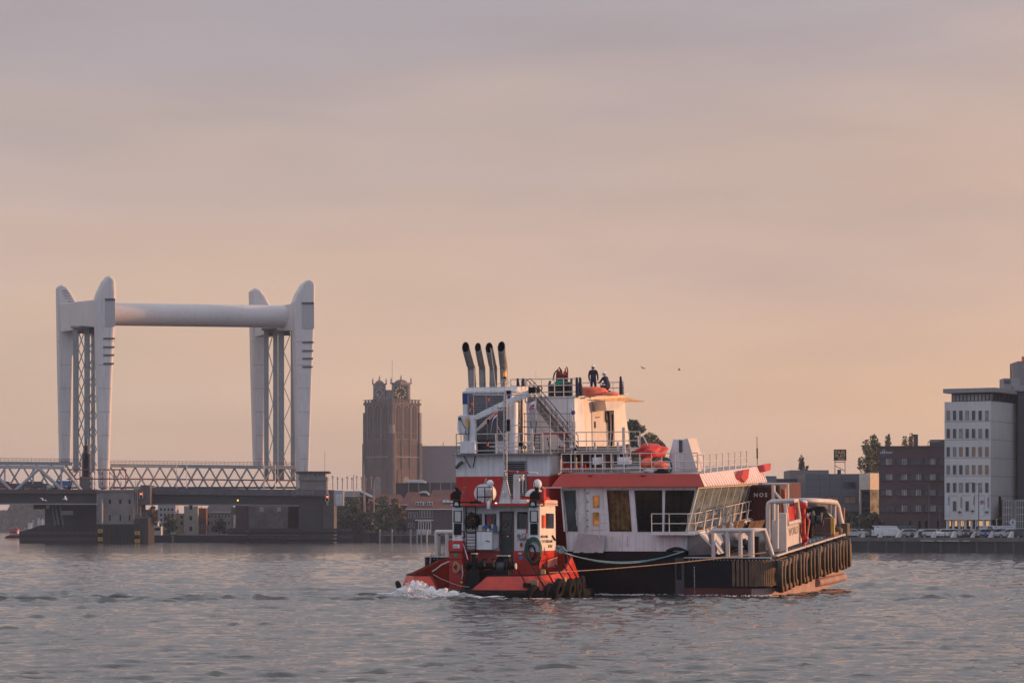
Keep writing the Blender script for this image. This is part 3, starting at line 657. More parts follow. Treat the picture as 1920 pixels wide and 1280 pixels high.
b = B().cyl(e_(963, 850, -.2), e_(963, 754, -.2), .27, n=16); b.box(ex1-.0, ex1+.1, YE, YE+3, zc, zb1); part(ship, 'vent_column', b, WHITE, split=True)
# four exhaust pipes, cut slanting at the mouth
for k, (xb, xm, xt, ym, yt, r_) in enumerate(((886, 884, 873, 692, 651, .225), (905, 904, 896, 692, 651, .19), (925, 925, 917, 692, 652, .225), (946, 944.5, 940, 691, 650, .225))):
    bb, mm, tt = e_(xb, 730, 1.3), e_(xm, ym, 1.3), e_(xt, yt, .28)
    n = 16; b = B(); rings = []; d2 = (tt-mm).normalized()
    def ring(c, ax, r, cut=None):
        a = V3((1, 0, 0)); a = (a-ax*a.dot(ax)).normalized(); bb_ = ax.cross(a); o_ = []
        for i in range(n):
            p = c+(a*math.cos(2*math.pi*i/n)+bb_*math.sin(2*math.pi*i/n))*r
            if cut is not None:                                   # slide along the axis to a plane facing aft
                p = p+ax*((c-p).dot(cut)/ax.dot(cut))
            o_.append(p)
        return o_
    up = V3((0, 0, 1)); cut = V3((.0, -1, .08)).normalized()
    rs = [ring(bb, up, r_), ring(lerp(bb, mm, .97), up, r_), ring(mm+V3((0, 0, .12)), (up+d2).normalized(), r_), ring(lerp(mm, tt, .2), d2, r_), ring(tt, d2, r_, cut), ring(tt, d2, r_*.9, cut), ring(lerp(mm, tt, .35), d2, r_*.9)]
    b.smooth = True
    b.add([p for rg in rs for p in rg], [(i*n+j, i*n+(j+1) % n, (i+1)*n+(j+1) % n, (i+1)*n+j) for i in range(6) for j in range(n)]+[tuple(range(6*n, 7*n))]); b.mi = [0]*(5*n)+[1]*(n+1)
    ep = part(ship, 'exhaust_pipe', b, [STEEL, BLK])
    b = B().cyl(bb+V3((0, 0, -.05)), bb+V3((0, 0, .12)), r_+.1, n=16); b.torus(bb+V3((0, 0, .35)), up, r_, .03, n=16, k=6); b.torus(mm, up, r_, .022, n=16, k=6); part(ep, 'pipe_flange', b, STEEL)
b = B(); p = c_(888, 730, .2); b.cyl(c_(889, 737, .2), c_(889, 690, .2), .025, n=5); b.path([c_(929, 725, .2), c_(925, 690, .2), c_(920, 652, .2)], .018, n=5); part(ship, 'whip_antenna', b, WHITE2, split=True)

# ---- accommodation block
YA = 6.8
def a_(px, py, dy=0): return v(px, py, y=YA+dy)
axr = a_(1078, 800).x; axl = a_(972, 800).x; az0 = zc+.08; az1 = a_(1030, 746).z
yAf = v(1172, 752, x=axr).y; print('accommodation', YA, yAf, axr)
b = B().box(axl, axr-.4, YA, yAf, az0, az1); b.box(axr-.5, axr, YA, YA+1.9, az0, az1); part(ship, 'accommodation_block', b, WHITE, bev=.02, split=True)
def s_(px, py, off=0): return v(px, py, x=axr+off)
b = B(); ya, yb, yc, yd = s_(1136, 800).y, s_(1152, 800).y, YA+1.9, yAf
zt1, zt0 = s_(1136, 770).z, az0
b.box(axr-.5, axr, yc, ya, az0, az1); b.box(axr-.5, axr, yb, yd, az0, az1); b.box(axr-.5, axr, ya, yb, zt1, az1)
b.slab([(axr, yd-.6, az0), (axr+.15, yd+.4, az0), (axr-.1, yd, az1)], (-.3, 0, 0))
part(ship, 'side_wall', b, mat('warm_white_paint', (.72, .68, .64), .5, var=.06, streak=.2), bev=.01, split=True)
part(ship, 'doorway_recess', B().box(axr-.8, axr-.4, ya, yb, az0, zt1), BLK)
dd = part(ship, 'side_door', B().box(axr+.0, axr+.07, s_(1109, 800).y, s_(1133, 800).y, az0+.1, zt1+.05), CREAM, bev=.02)
b = B(); b.box(axr+.07, axr+.14, s_(1112, 800).y, s_(1113.5, 800).y, az0+1.2, az0+1.6); b.box(axr+.07, axr+.12, s_(1114, 800).y, s_(1122, 800).y, az0+1.8, az0+1.85); part(dd, 'door_handle', b, DGREY)
b = B(); zz = s_(1140, 777).z
for t_ in (1139, 1145): y_ = s_(t_, 790).y; b.path([(axr+.02, y_, az0), (axr+.12, y_, az0+1), (axr+.12, y_, zz)], .07, n=6)
b.torus((axr+.15, s_(1134, 780).y, s_(1134, 780).z), (1, 0, 0), .35, .05, n=16, k=6); part(ship, 'hanging_hose', b, BLK, split=True)
b = B(); b.slab([s_(1110, 752, .02), s_(1148, 752, .02), s_(1136, 765, .02), s_(1113, 770, .02)], (.9, -.3, .0)); part(ship, 'side_awning', b, CREAM)
b = B().box(axl-.3, axr+.25, YA-.05, yAf, az1+.002, az1+.09); tz = az1+.09; part(ship, 'top_deck', b, WHITE2, bev=.01)
b = B().slab([s_(1110, 749, .3), s_(1168, 746, .3), s_(1205, 753, .3), s_(1150, 753, .3)], (.05, .3, .03)); part(ship, 'deck_wing_plate', b, mat('orange_brown_plank', (.5, .28, .12), .6, var=.3))
hT = a_(1030, 710).z-tz
b = B(); pts = [(a_(px, 745).x, YA, tz) for px in (958, 972, 984)]; rail(b, pts, hT, (1, .62, .25), .03)
pts = [(a_(px, 745).x, YA, tz) for px in (989, 1016, 1040, 1057, 1080, 1091)]; rail(b, pts, hT, (1, .62, .25), .03)
hT2 = v(1120, 717, y=YA+4).z-tz
pts = [(v(px, 745, y=YA+4).x, YA+4, tz) for px in (1091, 1110, 1126, 1150, 1163, 1170)]; rail(b, pts, hT2, (1, .55, .1), .03)
part(ship, 'top_rail', b, CREAM)
for k, (px, dd_) in enumerate(((972, 0), (982, 0), (1083, 0), (1089, .1), (1165, 4))):
    p = v(px, 745, y=YA+dd_-.1); part(ship, 'rolled_canvas', B().path([(p.x, p.y, tz), (p.x, p.y, tz+.5), (p.x-.03, p.y, tz+1.1)], [.13, .12, .06], n=8), NAVY)
# slanting stair with rails and the landings
b = B(); s0, s1 = c_(994, 747, 2.2), c_(1077, 848, 2.2)
for dy in (0, .8):
    b.slab([s0+V3((0, dy, 0)), s0+V3((.25, dy, 0)), s1+V3((.25, dy, 0)), s1+V3((0, dy, 0))], (0, .05, 0)); b.slab([s0+V3((-.2, dy, 0)), s0+V3((0, dy, .12)), s1+V3((0, dy, .12)), s1+V3((-.2, dy, 0))], (0, .04, 0))
part(ship, 'stair_stringer', b, GREY, split=True)
b = B()
for i in range(14): p = lerp(s0, s1, (i+.5)/14); b.box(p.x-.12, p.x+.16, p.y, p.y+.8, p.z-.02, p.z+.02)
part(ship, 'stair_tread', b, DGREY, kind='stuff')
b = B()
for dy in (0, .8):
    for u in (.95, .5): b.cyl(s0+V3((0, dy, u)), s1+V3((0, dy, u)), .028, n=6)
    for i in range(5): p = lerp(s0, s1, i/4); b.cyl(p+V3((0, dy, 0)), p+V3((0, dy, .95)), .025, n=6)
    b.path([s0+V3((0, dy, .95)), s0+V3((-.25, dy, 1.15)), s0+V3((-.5, dy, 1.05)), s0+V3((-.5, dy, .2))], .028, n=6)
part(ship, 'stair_rail', b, DGREY)
b = B(); z1_ = c_(1000, 813, 1.9).z; b.box(c_(984, 813, 1.9).x, c_(1074, 813, 1.9).x, YC+1.9, YC+1.98, z1_-.05, z1_+.05); part(ship, 'landing_beam', b, RED)
b = B()
for py in (775, 790): b.cyl(c_(981, py, 1.8), c_(1074, py, 1.8), .022, n=5)
b.cyl(c_(981, 800, .2), c_(1080, 800, .2), .03, n=6)
for px in (984, 1031, 1046, 1068, 1074): b.cyl(c_(px, 850, 1.8), c_(px, 774, 1.8), .024, n=5)
for px in (1031,): b.cyl(c_(px, 850, .2), c_(px, 780, .2), .035, n=6)
part(ship, 'landing_rail', b, GREY, split=True)
b = B(); [b.cyl(c_(px, 850, 1.5), c_(px, 745, 1.5), .08, n=8) for px in (972, 978)]; part(ship, 'vertical_pipe', b, DGREY, split=True)
b = B()
for (a0, a1, a2) in (((995, 790), (1000, 850), (1006, 790)), ((1026, 820), (1030, 840), (1026, 850)), ((1050, 835), (1040, 848), (1030, 838))): b.path([c_(*a0, 2.5), c_(*a1, 2.5), c_(*a2, 2.5)], .03, n=5)
for i in range(6): b.cyl(c_(1001, 815+i*6, 2.4), c_(1012, 815+i*6, 2.4), .018, n=5)
b.cyl(c_(1001, 812, 2.4), c_(1001, 850, 2.4), .02, n=5); b.cyl(c_(1012, 812, 2.4), c_(1012, 850, 2.4), .02, n=5)
part(ship, 'hanging_ladder', b, BLK, split=True)
# cluttered bits by the stair: winch, valve wheels, small floodlights
for (px, py, r_, m_) in ((992, 832, .16, CREAM), (984, 838, .12, GREY), (1075, 773, .13, BLUE), (998, 840, .14, PALEP), (1072, 838, .14, CREAM), (1079, 842, .1, BLK)):
    part(ship, 'valve', B().ball(c_(px, py, .0), r_, 8, 6), m_)
b = B(); [b.cyl(c_(px, 850, 0), c_(px, py, 0), .045, n=6) for px, py in ((1072, 765), (1078, 790))]; part(ship, 'small_mast', b, CREAM, split=True)

# ---- deck crane on the left
b = B().cyl(c_(887, 850, -.3), c_(887, 778, -.3), .21, n=14); cr = part(ship, 'crane_column', b, WHITE)
b = B().box(c_(866, 850, -.3).x, c_(894, 850, -.3).x, YC-.6, YC-.1, zc+.1, zc+.8); part(cr, 'crane_base', b, WHITE, bev=.03)
b = B(); b.slab([c_(858, 779, -.5), c_(873, 777, -.5), c_(877, 790, -.5), c_(877, 812, -.5), c_(860, 813, -.5), c_(857, 805, -.5)], (0, .6, 0)); part(cr, 'winch_house', b, WHITE, bev=.04)
b = B().box(c_(874.5, 800, -.55).x, c_(878, 800, -.55).x, YC-.62, YC-.5, c_(875, 800, -.5).z, c_(875, 784, -.5).z); part(cr, 'yellow_lamp', b, mat('yellow_reflector', (.8, .42, .05), .3))
b = B(); b.path([c_(862, 784, -.56), c_(864, 786, -.6), c_(868, 795, -.6), c_(874, 805, -.6)], .02, n=5); b.torus(c_(862, 785, -.6), (0, 1, 0), .07, .03, n=10, k=5); b.torus(c_(876, 810, -.6), (0, 1, 0), .12, .02, n=12, k=5); part(cr, 'crane_cable', b, BLK)
b = B(); b.slab([c_(884, 781, -.5), c_(932, 757, -.5), c_(990, 731, -.5), c_(995, 742, -.5), c_(952, 758, -.5), c_(934, 769, -.5), c_(893, 787, -.5)], (0, .35, 0)); part(cr, 'crane_boom', b, WHITE, bev=.02)
b = B(); b.cyl(c_(893, 808, -.3), c_(931, 769, -.3), .09, n=8); part(cr, 'boom_cylinder', b, CREAM)
b = B(); p = c_(1003, 731, -.3); b.box(p.x-.32, p.x+.22, p.y-.25, p.y+.25, p.z-.17, p.z+.17); b.torus(c_(1012, 728, -.4), (0, 1, 0), .14, .04, n=12, k=5); part(cr, 'crane_head', b, BLK, bev=.02)

# ---- forward right side: gate frame, name panel, far guard rail, winches
XG = -.3
gy = lambda px, py, x=XG: v(px, py, x=x)
b = B()
y0_ = 3.2; f = lambda px, py, y=y0_: v(px, py, y=y)
b.path([f(1440, 1030), f(1440, 950), f(1441, 943), f(1446, 940), f(1490, 938)], .13, n=10)
b.path([f(1457, 1028), f(1457, 945)], .10, n=8)
part(ship, 'gate_frame', b, CREAM, split=True)
b = B(); p = v(1470, 1028, y=4.2); b.box(p.x-.22, p.x+.2, 4.0, 4.3, ZD, v(1470, 961, y=4.2).z); part(ship, 'gate_post', b, CREAM, bev=.03)
pa, pb = gy(1475, 1026), gy(1507, 1015); pA, pB = gy(1476, 982), gy(1499, 976)
b = B().slab([pa, pb, pB, pA], (-.08, 0, 0)); npn = part(ship, 'name_panel', b, CREAM, bev=.01)
dirn = (pb-pa).normalized()
lettering(npn, 'WORLD', .62, lerp(pa, pb, .12)+V3((.012, 0, .62)), dirn, (0, 0, 1), mat('engraved_grey', (.28, .24, .23), .6), stretch=1.15, bold=.01)
b = B(); q = [gy(1472, 940), gy(1494, 938), gy(1509, 1013), gy(1499, 976), gy(1476, 982)]
b.path([q[4], q[0], q[1], q[3], q[2]], .13, n=8); b.path([q[4], q[3]], .13, n=8); part(ship, 'gate_frame', b, CREAM, split=True)
b = B().slab([gy(1476, 980, -.5), gy(1497, 975, -.5), gy(1491, 948, -.5), gy(1475, 950, -.5)], (-.05, 0, 0)); part(ship, 'red_panel', b, RED)
b = B(); b.box(v(1447, 1020, y=5).x, v(1462, 1020, y=5).x, 5, 6.4, ZD, v(1450, 975, y=5).z); part(ship, 'deck_locker', b, CREAM, bev=.03)
b = B(); yq = 15.5; g = lambda px, py, y=yq: v(px, py, y=y)
b.path([g(1466, 945), g(1500, 938), g(1520, 938), v(1556, 940, y=20), v(1567, 942, y=21), v(1571, 950, y=21.5), v(1580, 990, y=21.5)], .17, n=10)
b.cyl(v(1565, 988, y=21), v(1565, 945, y=21), .1, n=8); part(ship, 'pipe_guard', b, CREAM)
b = B(); b.slab([g(1493, 943, 18), v(1560, 946, y=23), v(1560, 982, y=23), g(1493, 982, 18)], (0, .1, 0)); part(ship, 'bow_bulwark', b, DGREY)
b = B(); b.slab([v(1522, 943, y=22), v(1558, 944, y=22.5), v(1558, 966, y=22.5), v(1522, 962, y=22)], (0, .05, 0)); part(ship, 'bulwark_plate', b, GREY)
b = B(); p = v(1548, 985, y=18); b.box(p.x-.6, p.x+.5, 17.4, 18.4, ZD+.1, v(1548, 970, y=18).z); b.box(p.x-1.1, p.x+.7, 17.2, 18.6, ZD+.05, ZD+.35); part(ship, 'bollard', b, mat('brown_primer', (.18, .09, .08), .6), bev=.04)
b = B(); p = v(1549, 985, y=17.3); b.box(p.x+.3, p.x+.52, 17.2, 17.38, ZD+.2, v(1548, 970, y=18).z); part(ship, 'yellow_post', b, mat('yellow_paint', (.75, .45, .08), .5))
b = B()
for i in range(7): p = v(1515+i*3.5, 985, y=14+i); b.box(-2.6, -.5, 11.5+i*1.1, 11.8+i*1.1, ZD+.01, ZD+.14)
part(ship, 'deck_batten', b, mat('pale_blue_grey', (.25, .33, .38), .6), split=True)
b = B(); p = v(1590, 1000, y=YB-1.0); b.box(-.3, .1, YB-1.4, YB-.6, ZD, ZD+.7); b.ball((-.3, YB-2, ZD+.3), .25); part(ship, 'bow_fitting', b, BROWNR, split=True)
b = B(); p0_, p1_ = v(1571, 990, y=22.2), v(1574, 952, y=22.2); b.slab([p0_, p0_+V3((.35, 0, 0)), p1_+V3((.3, 0, 0)), p1_], (0, .3, 0)); part(ship, 'bow_post', b, mat('rust_brown_steel', (.3, .13, .08), .7, var=.3))
# frame that carries the container
b = B(); yk = 12.6
k = lambda px, py: v(px, py, y=yk)
b.cyl(k(1450, 1000), k(1450, 906), .13, n=8); b.cyl(k(1452, 922), k(1472, 946), .1, n=6); b.cyl(k(1430, 907), k(1476, 907), .07, n=6); b.cyl(k(1477, 1000), k(1477, 906), .09, n=6); part(ship, 'lashing_frame', b, CREAM, split=True)

# ================================================================ helpers for soft things, tyres, flags, people
def lump(c, size, seed=0, amp=.18, n=16, k=9, freq=2.2, zmin=-.35, sag=0):
    """a heap under cloth or a bag: rounded form broken by folds"""
    b = B(); b.smooth = True; r = random.Random(seed); ph = [(r.uniform(0, 6.3), r.uniform(.6, 1.6)*freq, r.uniform(-1, 1), r.uniform(-1, 1), r.uniform(-1, 1)) for _ in range(9)]
    vs = []; t0 = math.asin(zmin)
    for i in range(k+1):
        t = t0+(math.pi/2-t0)*i/k
        for j in range(n):
            u = 2*math.pi*j/n; d = V3((math.cos(t)*math.cos(u), math.cos(t)*math.sin(u), math.sin(t)))
            s = 1+amp*sum(math.sin(p+f*2*(a*d.x+bb*d.y+cc*d.z)) for p, f, a, bb, cc in ph)/3
            vs.append((c[0]+d.x*s*size[0], c[1]+d.y*s*size[1], c[2]+d.z*s*size[2]))
    b.add(vs, [(i*n+j, i*n+(j+1) % n, (i+1)*n+(j+1) % n, (i+1)*n+j) for i in range(k) for j in range(n)]+[tuple(range(n))[::-1]])
    return b
def tyre_b(Rr=.95, r=.17, w=.2, n=28):
    """rubber tyre, axis along x, with tread blocks"""
    b = B(); b.smooth = True
    prof = [(Rr-.40, -w*.55), (Rr-.34, -w*.9), (Rr-.12, -w*1.05), (Rr-.02, -w*.8), (Rr, -w*.3), (Rr, w*.3), (Rr-.02, w*.8), (Rr-.12, w*1.05), (Rr-.34, w*.9), (Rr-.40, w*.55), (Rr-.3, w*.5), (Rr-.16, 0), (Rr-.3, -w*.5)]
    m = len(prof); vs = []
    for i in range(n):
        u = 2*math.pi*i/n
        for j, (q, x) in enumerate(prof):
            q2 = q-(.02 if (3 <= j <= 6 and i % 2) else 0); vs.append((x, q2*math.cos(u), q2*math.sin(u)))
    b.add(vs, [(i*m+j, i*m+(j+1) % m, ((i+1) % n)*m+(j+1) % m, ((i+1) % n)*m+j) for i in range(n) for j in range(m)])
    return b
def flag_mesh(name, w_, h_, mats, bands, skew=.9, fold=.12):
    """cloth hanging limp from its hoist; bands across the drop"""
    nx, nz = 12, 12; b = B(); b.smooth = True; vs = []
    for j in range(nz+1):
        for i in range(nx+1):
            u, q = i/nx, j/nz
            x = -w_*u*(.62+.15*math.sin(3*u)); z = -h_*q*(1-.12*u)-skew*w_*u*u; y = fold*math.sin(u*9+q*2.0)*u
            vs.append((x, y, z))
    b.add(vs, [])
    for j in range(nz):
        for i in range(nx):
            b.f.append((j*(nx+1)+i, j*(nx+1)+i+1, (j+1)*(nx+1)+i+1, (j+1)*(nx+1)+i)); b.mi.append(bands(i/nx, j/nz)); b.sm.append(True); b.ch.append(1)
    return b.mesh(name, mats)
def person(label, fr, loc, face, joints, edges, height=1.75, hat=(.8, .8, .78), group=None, skin_ids=(), headi=None, bend=0):
    """one skinned body; joints: name -> (x, y, z, radius)"""
    names = list(joints); me = bpy.data.meshes.new('person')
    me.from_pydata([joints[n_][:3] for n_ in names], [(names.index(a), names.index(c)) for a, c in edges], [])
    ob = bpy.data.objects.new('person', me); C.objects.link(ob)
    sk = ob.modifiers.new('skin', 'SKIN'); sb = ob.modifiers.new('sub', 'SUBSURF'); sb.levels = 2; sb.render_levels = 2
    for i, n_ in enumerate(names):
        r = joints[n_][3]; d = me.skin_vertices[0].data[i]; d.radius = (r, r) if isinstance(r, float) else r; d.use_root = n_ == 'pelvis'
    bpy.context.view_layer.update()
    m2 = bpy.data.meshes.new_from_object(ob.evaluated_get(bpy.context.evaluated_depsgraph_get())); bpy.data.objects.remove(ob)
    m2.name = 'person'; m2.materials.clear(); m2.materials.append(NAVY); m2.materials.append(SKIN); m2.materials.append(BLK)
    P = {n_: V3(joints[n_][:3]) for n_ in names}
    for p in m2.polygons:
        c = p.center; near = min(P, key=lambda n_: (P[n_]-c).length); p.material_index = 1 if near in skin_ids else 2 if near.startswith('toe') or near.startswith('foot') else 0; p.use_smooth = True
    root = bpy.data.objects.new('person', m2); C.objects.link(root); root.matrix_world = fr.M @ Matrix.Translation(V3(loc)) @ Matrix.Rotation(face, 4, 'Z'); ORG[root] = V3((0, 0, 0))
    tag(root, label, 'person', group)
    h = P['head']; f = V3((0, 1, 0)).normalized(); f = Matrix.Rotation(bend, 3, 'Z') @ f
    b = B().ball(h+V3((0, 0, .06)), (.125, .15, .12), 14, 6, zmin=0.0); b.cyl(h+V3((0, 0, .055)), h+V3((0, 0, .07)), .165, .14, n=14); part(root, 'helmet', b, mat('helmet_shell', hat, .4))
    b = B(); s = V3((f.y, -f.x, 0))
    for q in (-1, 1): b.ball(h+f*.095+s*q*.035+V3((0, 0, .0)), .014, 6, 4)
    part(root, 'eyes', b, BLK, kind='stuff')
    b = B().ball(h+f*.115+V3((0, 0, -.03)), (.016, .02, .022), 6, 4); part(root, 'nose', b, SKIN)
    b = B()
    for q in (-1, 1): b.ball(h+s*q*.098+V3((0, 0, -.01)), (.02, .03, .035), 6, 4)
    part(root, 'ear', b, SKIN, split=True)
    b = B().ball(h-f*.02+V3((0, 0, .0)), (.1, .112, .085), 12, 6, zmin=-.3); part(root, 'hair', b, mat('dark_hair', (.02, .014, .01), .8))
    # hands: palm with five fingers
    for hn, el_ in (('handL', 'elbL'), ('handR', 'elbR')):
        d = (P[hn]-P[el_]).normalized(); sd_ = d.cross(V3((0, 1, 0))).normalized(); b = B(); b.smooth = True
        for q in range(4):
            o_ = P[hn]+d*.03+V3((0, (q-1.5)*.021, 0)); ln = (.065, .075, .07, .055)[q]; b.path([o_, o_+d*ln*.6, o_+d*ln*.9+sd_*.02], [.010, .010, .008], n=5)
        o_ = P[hn]+V3((0, .035, 0)); b.path([o_, o_+d*.03+V3((0, .02, 0)), o_+d*.06+V3((0, .015, 0))], [.012, .011, .009], n=5); part(root, 'fingers', b, SKIN, kind='stuff')
    return root

# ================================================================ THINGS ON THE WORK SHIP
# tyre fenders along the sunlit side
tm = tyre_b().mesh('tyre_fender', BROWNR)
tm_b = tyre_b(.93, .2, .17); 
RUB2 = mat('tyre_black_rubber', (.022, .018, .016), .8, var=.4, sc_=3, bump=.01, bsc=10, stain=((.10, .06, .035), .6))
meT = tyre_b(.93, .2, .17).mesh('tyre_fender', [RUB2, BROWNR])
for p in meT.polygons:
    if p.normal.x > .5: p.material_index = 1  # sun-facing side coloured brown, so sunlight is painted on the rubber
nT = 21
ords = ['first', 'second', 'third', 'fourth', 'fifth', 'sixth', 'seventh', 'eighth', 'ninth', 'tenth', 'eleventh', 'twelfth', 'thirteenth', 'fourteenth', 'fifteenth', 'sixteenth', 'seventeenth', 'eighteenth', 'nineteenth', 'twentieth', 'twenty-first']
y0t, y1t = v(1462, 1070, x=.3).y, v(1588, 1020, x=.3).y; print('tyres', y0t, y1t)
for i in range(nT):
    y = y0t+(y1t-y0t)*i/(nT-1)+random.uniform(-.12, .12); rad = .93
    o = bpy.data.objects.new('tyre_fender', meT); C.objects.link(o)
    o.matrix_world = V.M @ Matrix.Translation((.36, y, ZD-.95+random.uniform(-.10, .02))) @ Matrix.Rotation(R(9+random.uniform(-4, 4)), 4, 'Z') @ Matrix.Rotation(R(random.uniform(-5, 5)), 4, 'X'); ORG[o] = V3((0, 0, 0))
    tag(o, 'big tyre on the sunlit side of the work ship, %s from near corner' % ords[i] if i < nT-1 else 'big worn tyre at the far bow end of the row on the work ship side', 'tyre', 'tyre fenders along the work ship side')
    b = B(); 
    for q in (-.25, .25): b.path([(-.12, q, .75), (-.3, q*.8, .95), (-.45, q*.6, 1.02)], .03, n=5)
    part(o, 'chain', b, BLK, split=True)
# tarpaulin, hose box, people on the top deck
YP = YA+4
q = v(1122, 746, y=YA+2.6); b = lump((q.x-.45, q.y, tz+.14), (1.0, .7, .36), 3, .22); solo('tarpaulin', 'crumpled red orange tarpaulin on the top deck in front of the two workers', 'tarpaulin', b, OTARP, V, (q.x, q.y, tz))
q = v(1143, 744, y=YA+2.3); solo('tarpaulin', 'flat bit of orange red sheet hanging over the deck edge by the crouching worker', 'tarpaulin', lump((q.x, q.y, tz+.05), (.55, .5, .16), 5, .25), OTARP, V, (q.x, q.y, tz))
q = v(1054, 746, y=YA+.9); hb = thing('hose_box', 'black open box on the top deck holding green net and red hoses', 'storage box', V, (q.x, q.y, tz))
part(hb, 'box_body', B().box(q.x-.62, q.x+.55, q.y-.3, q.y+.4, tz, tz+.72), BLK, bev=.02)
b = B()
for i in range(4): b.box(q.x-.64, q.x+.05, q.y-.33, q.y-.3, tz+.1+i*.16, tz+.16+i*.16)
part(hb, 'box_board', b, mat('dark_olive_board', (.05, .05, .035), .6), split=True)
part(hb, 'green_net', lump((q.x-.05, q.y, tz+.76), (.5, .3, .2), 8, .3), mat('green_net', (.01, .22, .16), .8, var=.4, sc_=9))
b = B()
for i in range(7):
    x_ = q.x-.28+i*.09; h_ = 1.35+.25*math.sin(i*1.3); b.path([(x_-.05, q.y, tz+.7), (x_-.02, q.y-.05, tz+h_), (x_+.06, q.y-.02, tz+h_+.12), (x_+.10, q.y+.05, tz+h_-.05), (x_+.08, q.y, tz+.75)], .045, n=6)
part(hb, 'red_hose', b, mat('dark_red_hose', (.22, .03, .03), .55, var=.4), split=True)
b = B(); b.path([(q.x-.55, q.y, tz+.95), (q.x-.45, q.y, tz+1.35), (q.x-.3, q.y, tz+1.55), (q.x-.2, q.y, tz+.8)], .05, n=6); part(hb, 'green_hose', b, GREEN)
b = B(); b.path([(q.x+.62, q.y-.1, tz), (q.x+.62, q.y-.1, tz+.8), (q.x+.6, q.y, tz+1.0)], .08, n=8); b.path([(q.x-.75, q.y-.1, tz), (q.x-.75, q.y-.1, tz+.7), (q.x-.72, q.y, tz+.9)], .08, n=8); part(hb, 'air_vent', b, DGREY, split=True)
st = {'pelvis': (0, 0, .95, (.17, .12)), 'belly': (0, 0, 1.1, (.17, .12)), 'chest': (0, 0, 1.32, (.20, .13)), 'neck0': (0, 0, 1.47, (.10, .09)), 'neck': (0, .01, 1.53, .055), 'head': (0, .02, 1.64, .105), 'crown': (0, .02, 1.72, .07),
      'shL': (-.19, 0, 1.43, .085), 'elbL': (-.26, -.03, 1.15, .06), 'wrL': (-.24, .05, .93, .045), 'handL': (-.24, .07, .86, .04), 'shR': (.19, 0, 1.43, .085), 'elbR': (.27, -.03, 1.15, .06), 'wrR': (.27, .05, .92, .045), 'handR': (.27, .07, .85, .04),
      'hipL': (-.1, 0, .88, .11), 'kneeL': (-.12, .02, .5, .075), 'ankL': (-.12, -.02, .1, .055), 'toeL': (-.13, .13, .04, .045), 'hipR': (.1, 0, .88, .11), 'kneeR': (.12, .02, .5, .075), 'ankR': (.12, -.02, .1, .055), 'toeR': (.13, .13, .04, .045)}
ed = [('pelvis', 'belly'), ('belly', 'chest'), ('chest', 'neck0'), ('neck0', 'neck'), ('neck', 'head'), ('head', 'crown'), ('neck0', 'shL'), ('shL', 'elbL'), ('elbL', 'wrL'), ('wrL', 'handL'), ('neck0', 'shR'), ('shR', 'elbR'), ('elbR', 'wrR'), ('wrR', 'handR'),
      ('pelvis', 'hipL'), ('hipL', 'kneeL'), ('kneeL', 'ankL'), ('ankL', 'toeL'), ('pelvis', 'hipR'), ('hipR', 'kneeR'), ('kneeR', 'ankR'), ('ankR', 'toeR')]
sk_ids = ('head', 'crown', 'neck', 'handL', 'handR')
q = v(1113, 745, y=YA+3.1); p1 = person('worker in navy overalls and white helmet standing upright with his back turned', V, (q.x, q.y, tz), R(12), st, ed, skin_ids=sk_ids)
cr_ = dict(st); dz = -.55
cr_.update({'pelvis': (0, -.1, .42, (.17, .14)), 'belly': (0, -.06, .58, (.17, .13)), 'chest': (0, .06, .80, (.19, .14)), 'neck0': (0, .13, .94, (.10, .09)), 'neck': (0, .17, 1.0, .055), 'head': (-.02, .2, 1.1, .105), 'crown': (-.02, .2, 1.18, .07),
            'shL': (-.18, .12, .9, .085), 'elbL': (-.24, .3, .68, .06), 'wrL': (-.15, .48, .62, .045), 'handL': (-.12, .54, .6, .04), 'shR': (.18, .12, .9, .085), 'elbR': (.25, .25, .64, .06), 'wrR': (.12, .45, .55, .045), 'handR': (.09, .51, .53, .04),
            'hipL': (-.1, -.06, .38, .12), 'kneeL': (-.16, .34, .42, .08), 'ankL': (-.14, .1, .1, .055), 'toeL': (-.15, .26, .04, .045), 'hipR': (.1, -.06, .38, .12), 'kneeR': (.14, .2, .12, .08), 'ankR': (.13, -.18, .1, .055), 'toeR': (.13, -.22, .04, .045)})
q = v(1138, 745, y=YA+2.9); p2 = person('worker in navy overalls and white helmet crouching beside the standing one', V, (q.x, q.y, tz+.12), R(62), cr_, ed, skin_ids=sk_ids)
# on the wheelhouse roof
q = v(1221, 866, y=4); tarp = thing('covered_boat', 'rounded red tarpaulin over a boat on the wheelhouse roof', 'covered boat', V, (q.x, q.y, zr))
part(tarp, 'red_cover', lump((q.x, q.y, v(1221, 848, y=4).z), (.86, 1.1, .46), 12, .17, zmin=-.6, n=30, k=14, freq=3.4), TARP)
b = B(); [b.cyl((q.x+s_*.6, q.y, zr-.1), (q.x+s_*.6, q.y, v(1221, 852, y=4).z), .06, n=6) for s_ in (-1, 1)]; part(tarp, 'cradle_leg', b, CREAM, split=True)
q = v(1205, 884, y=2.2); rb = thing('rescue_boat', 'low white workboat lying on the wheelhouse roof behind the rail', 'small boat', V, (q.x, q.y, zr))
b = B(); b.smooth = True; secs = []
for i in range(9):
    t_ = i/8; x_ = q.x-1.5+3.2*t_; wd = .55*math.sin(math.pi*min(1, .35+t_*.65))**.6+.05; hh_ = .36+.18*t_*t_
    secs.append([(x_, q.y-wd, zr+hh_), (x_, q.y-wd*.8, zr+.08), (x_, q.y, zr+.02), (x_, q.y+wd*.8, zr+.08), (x_, q.y+wd, zr+hh_)])
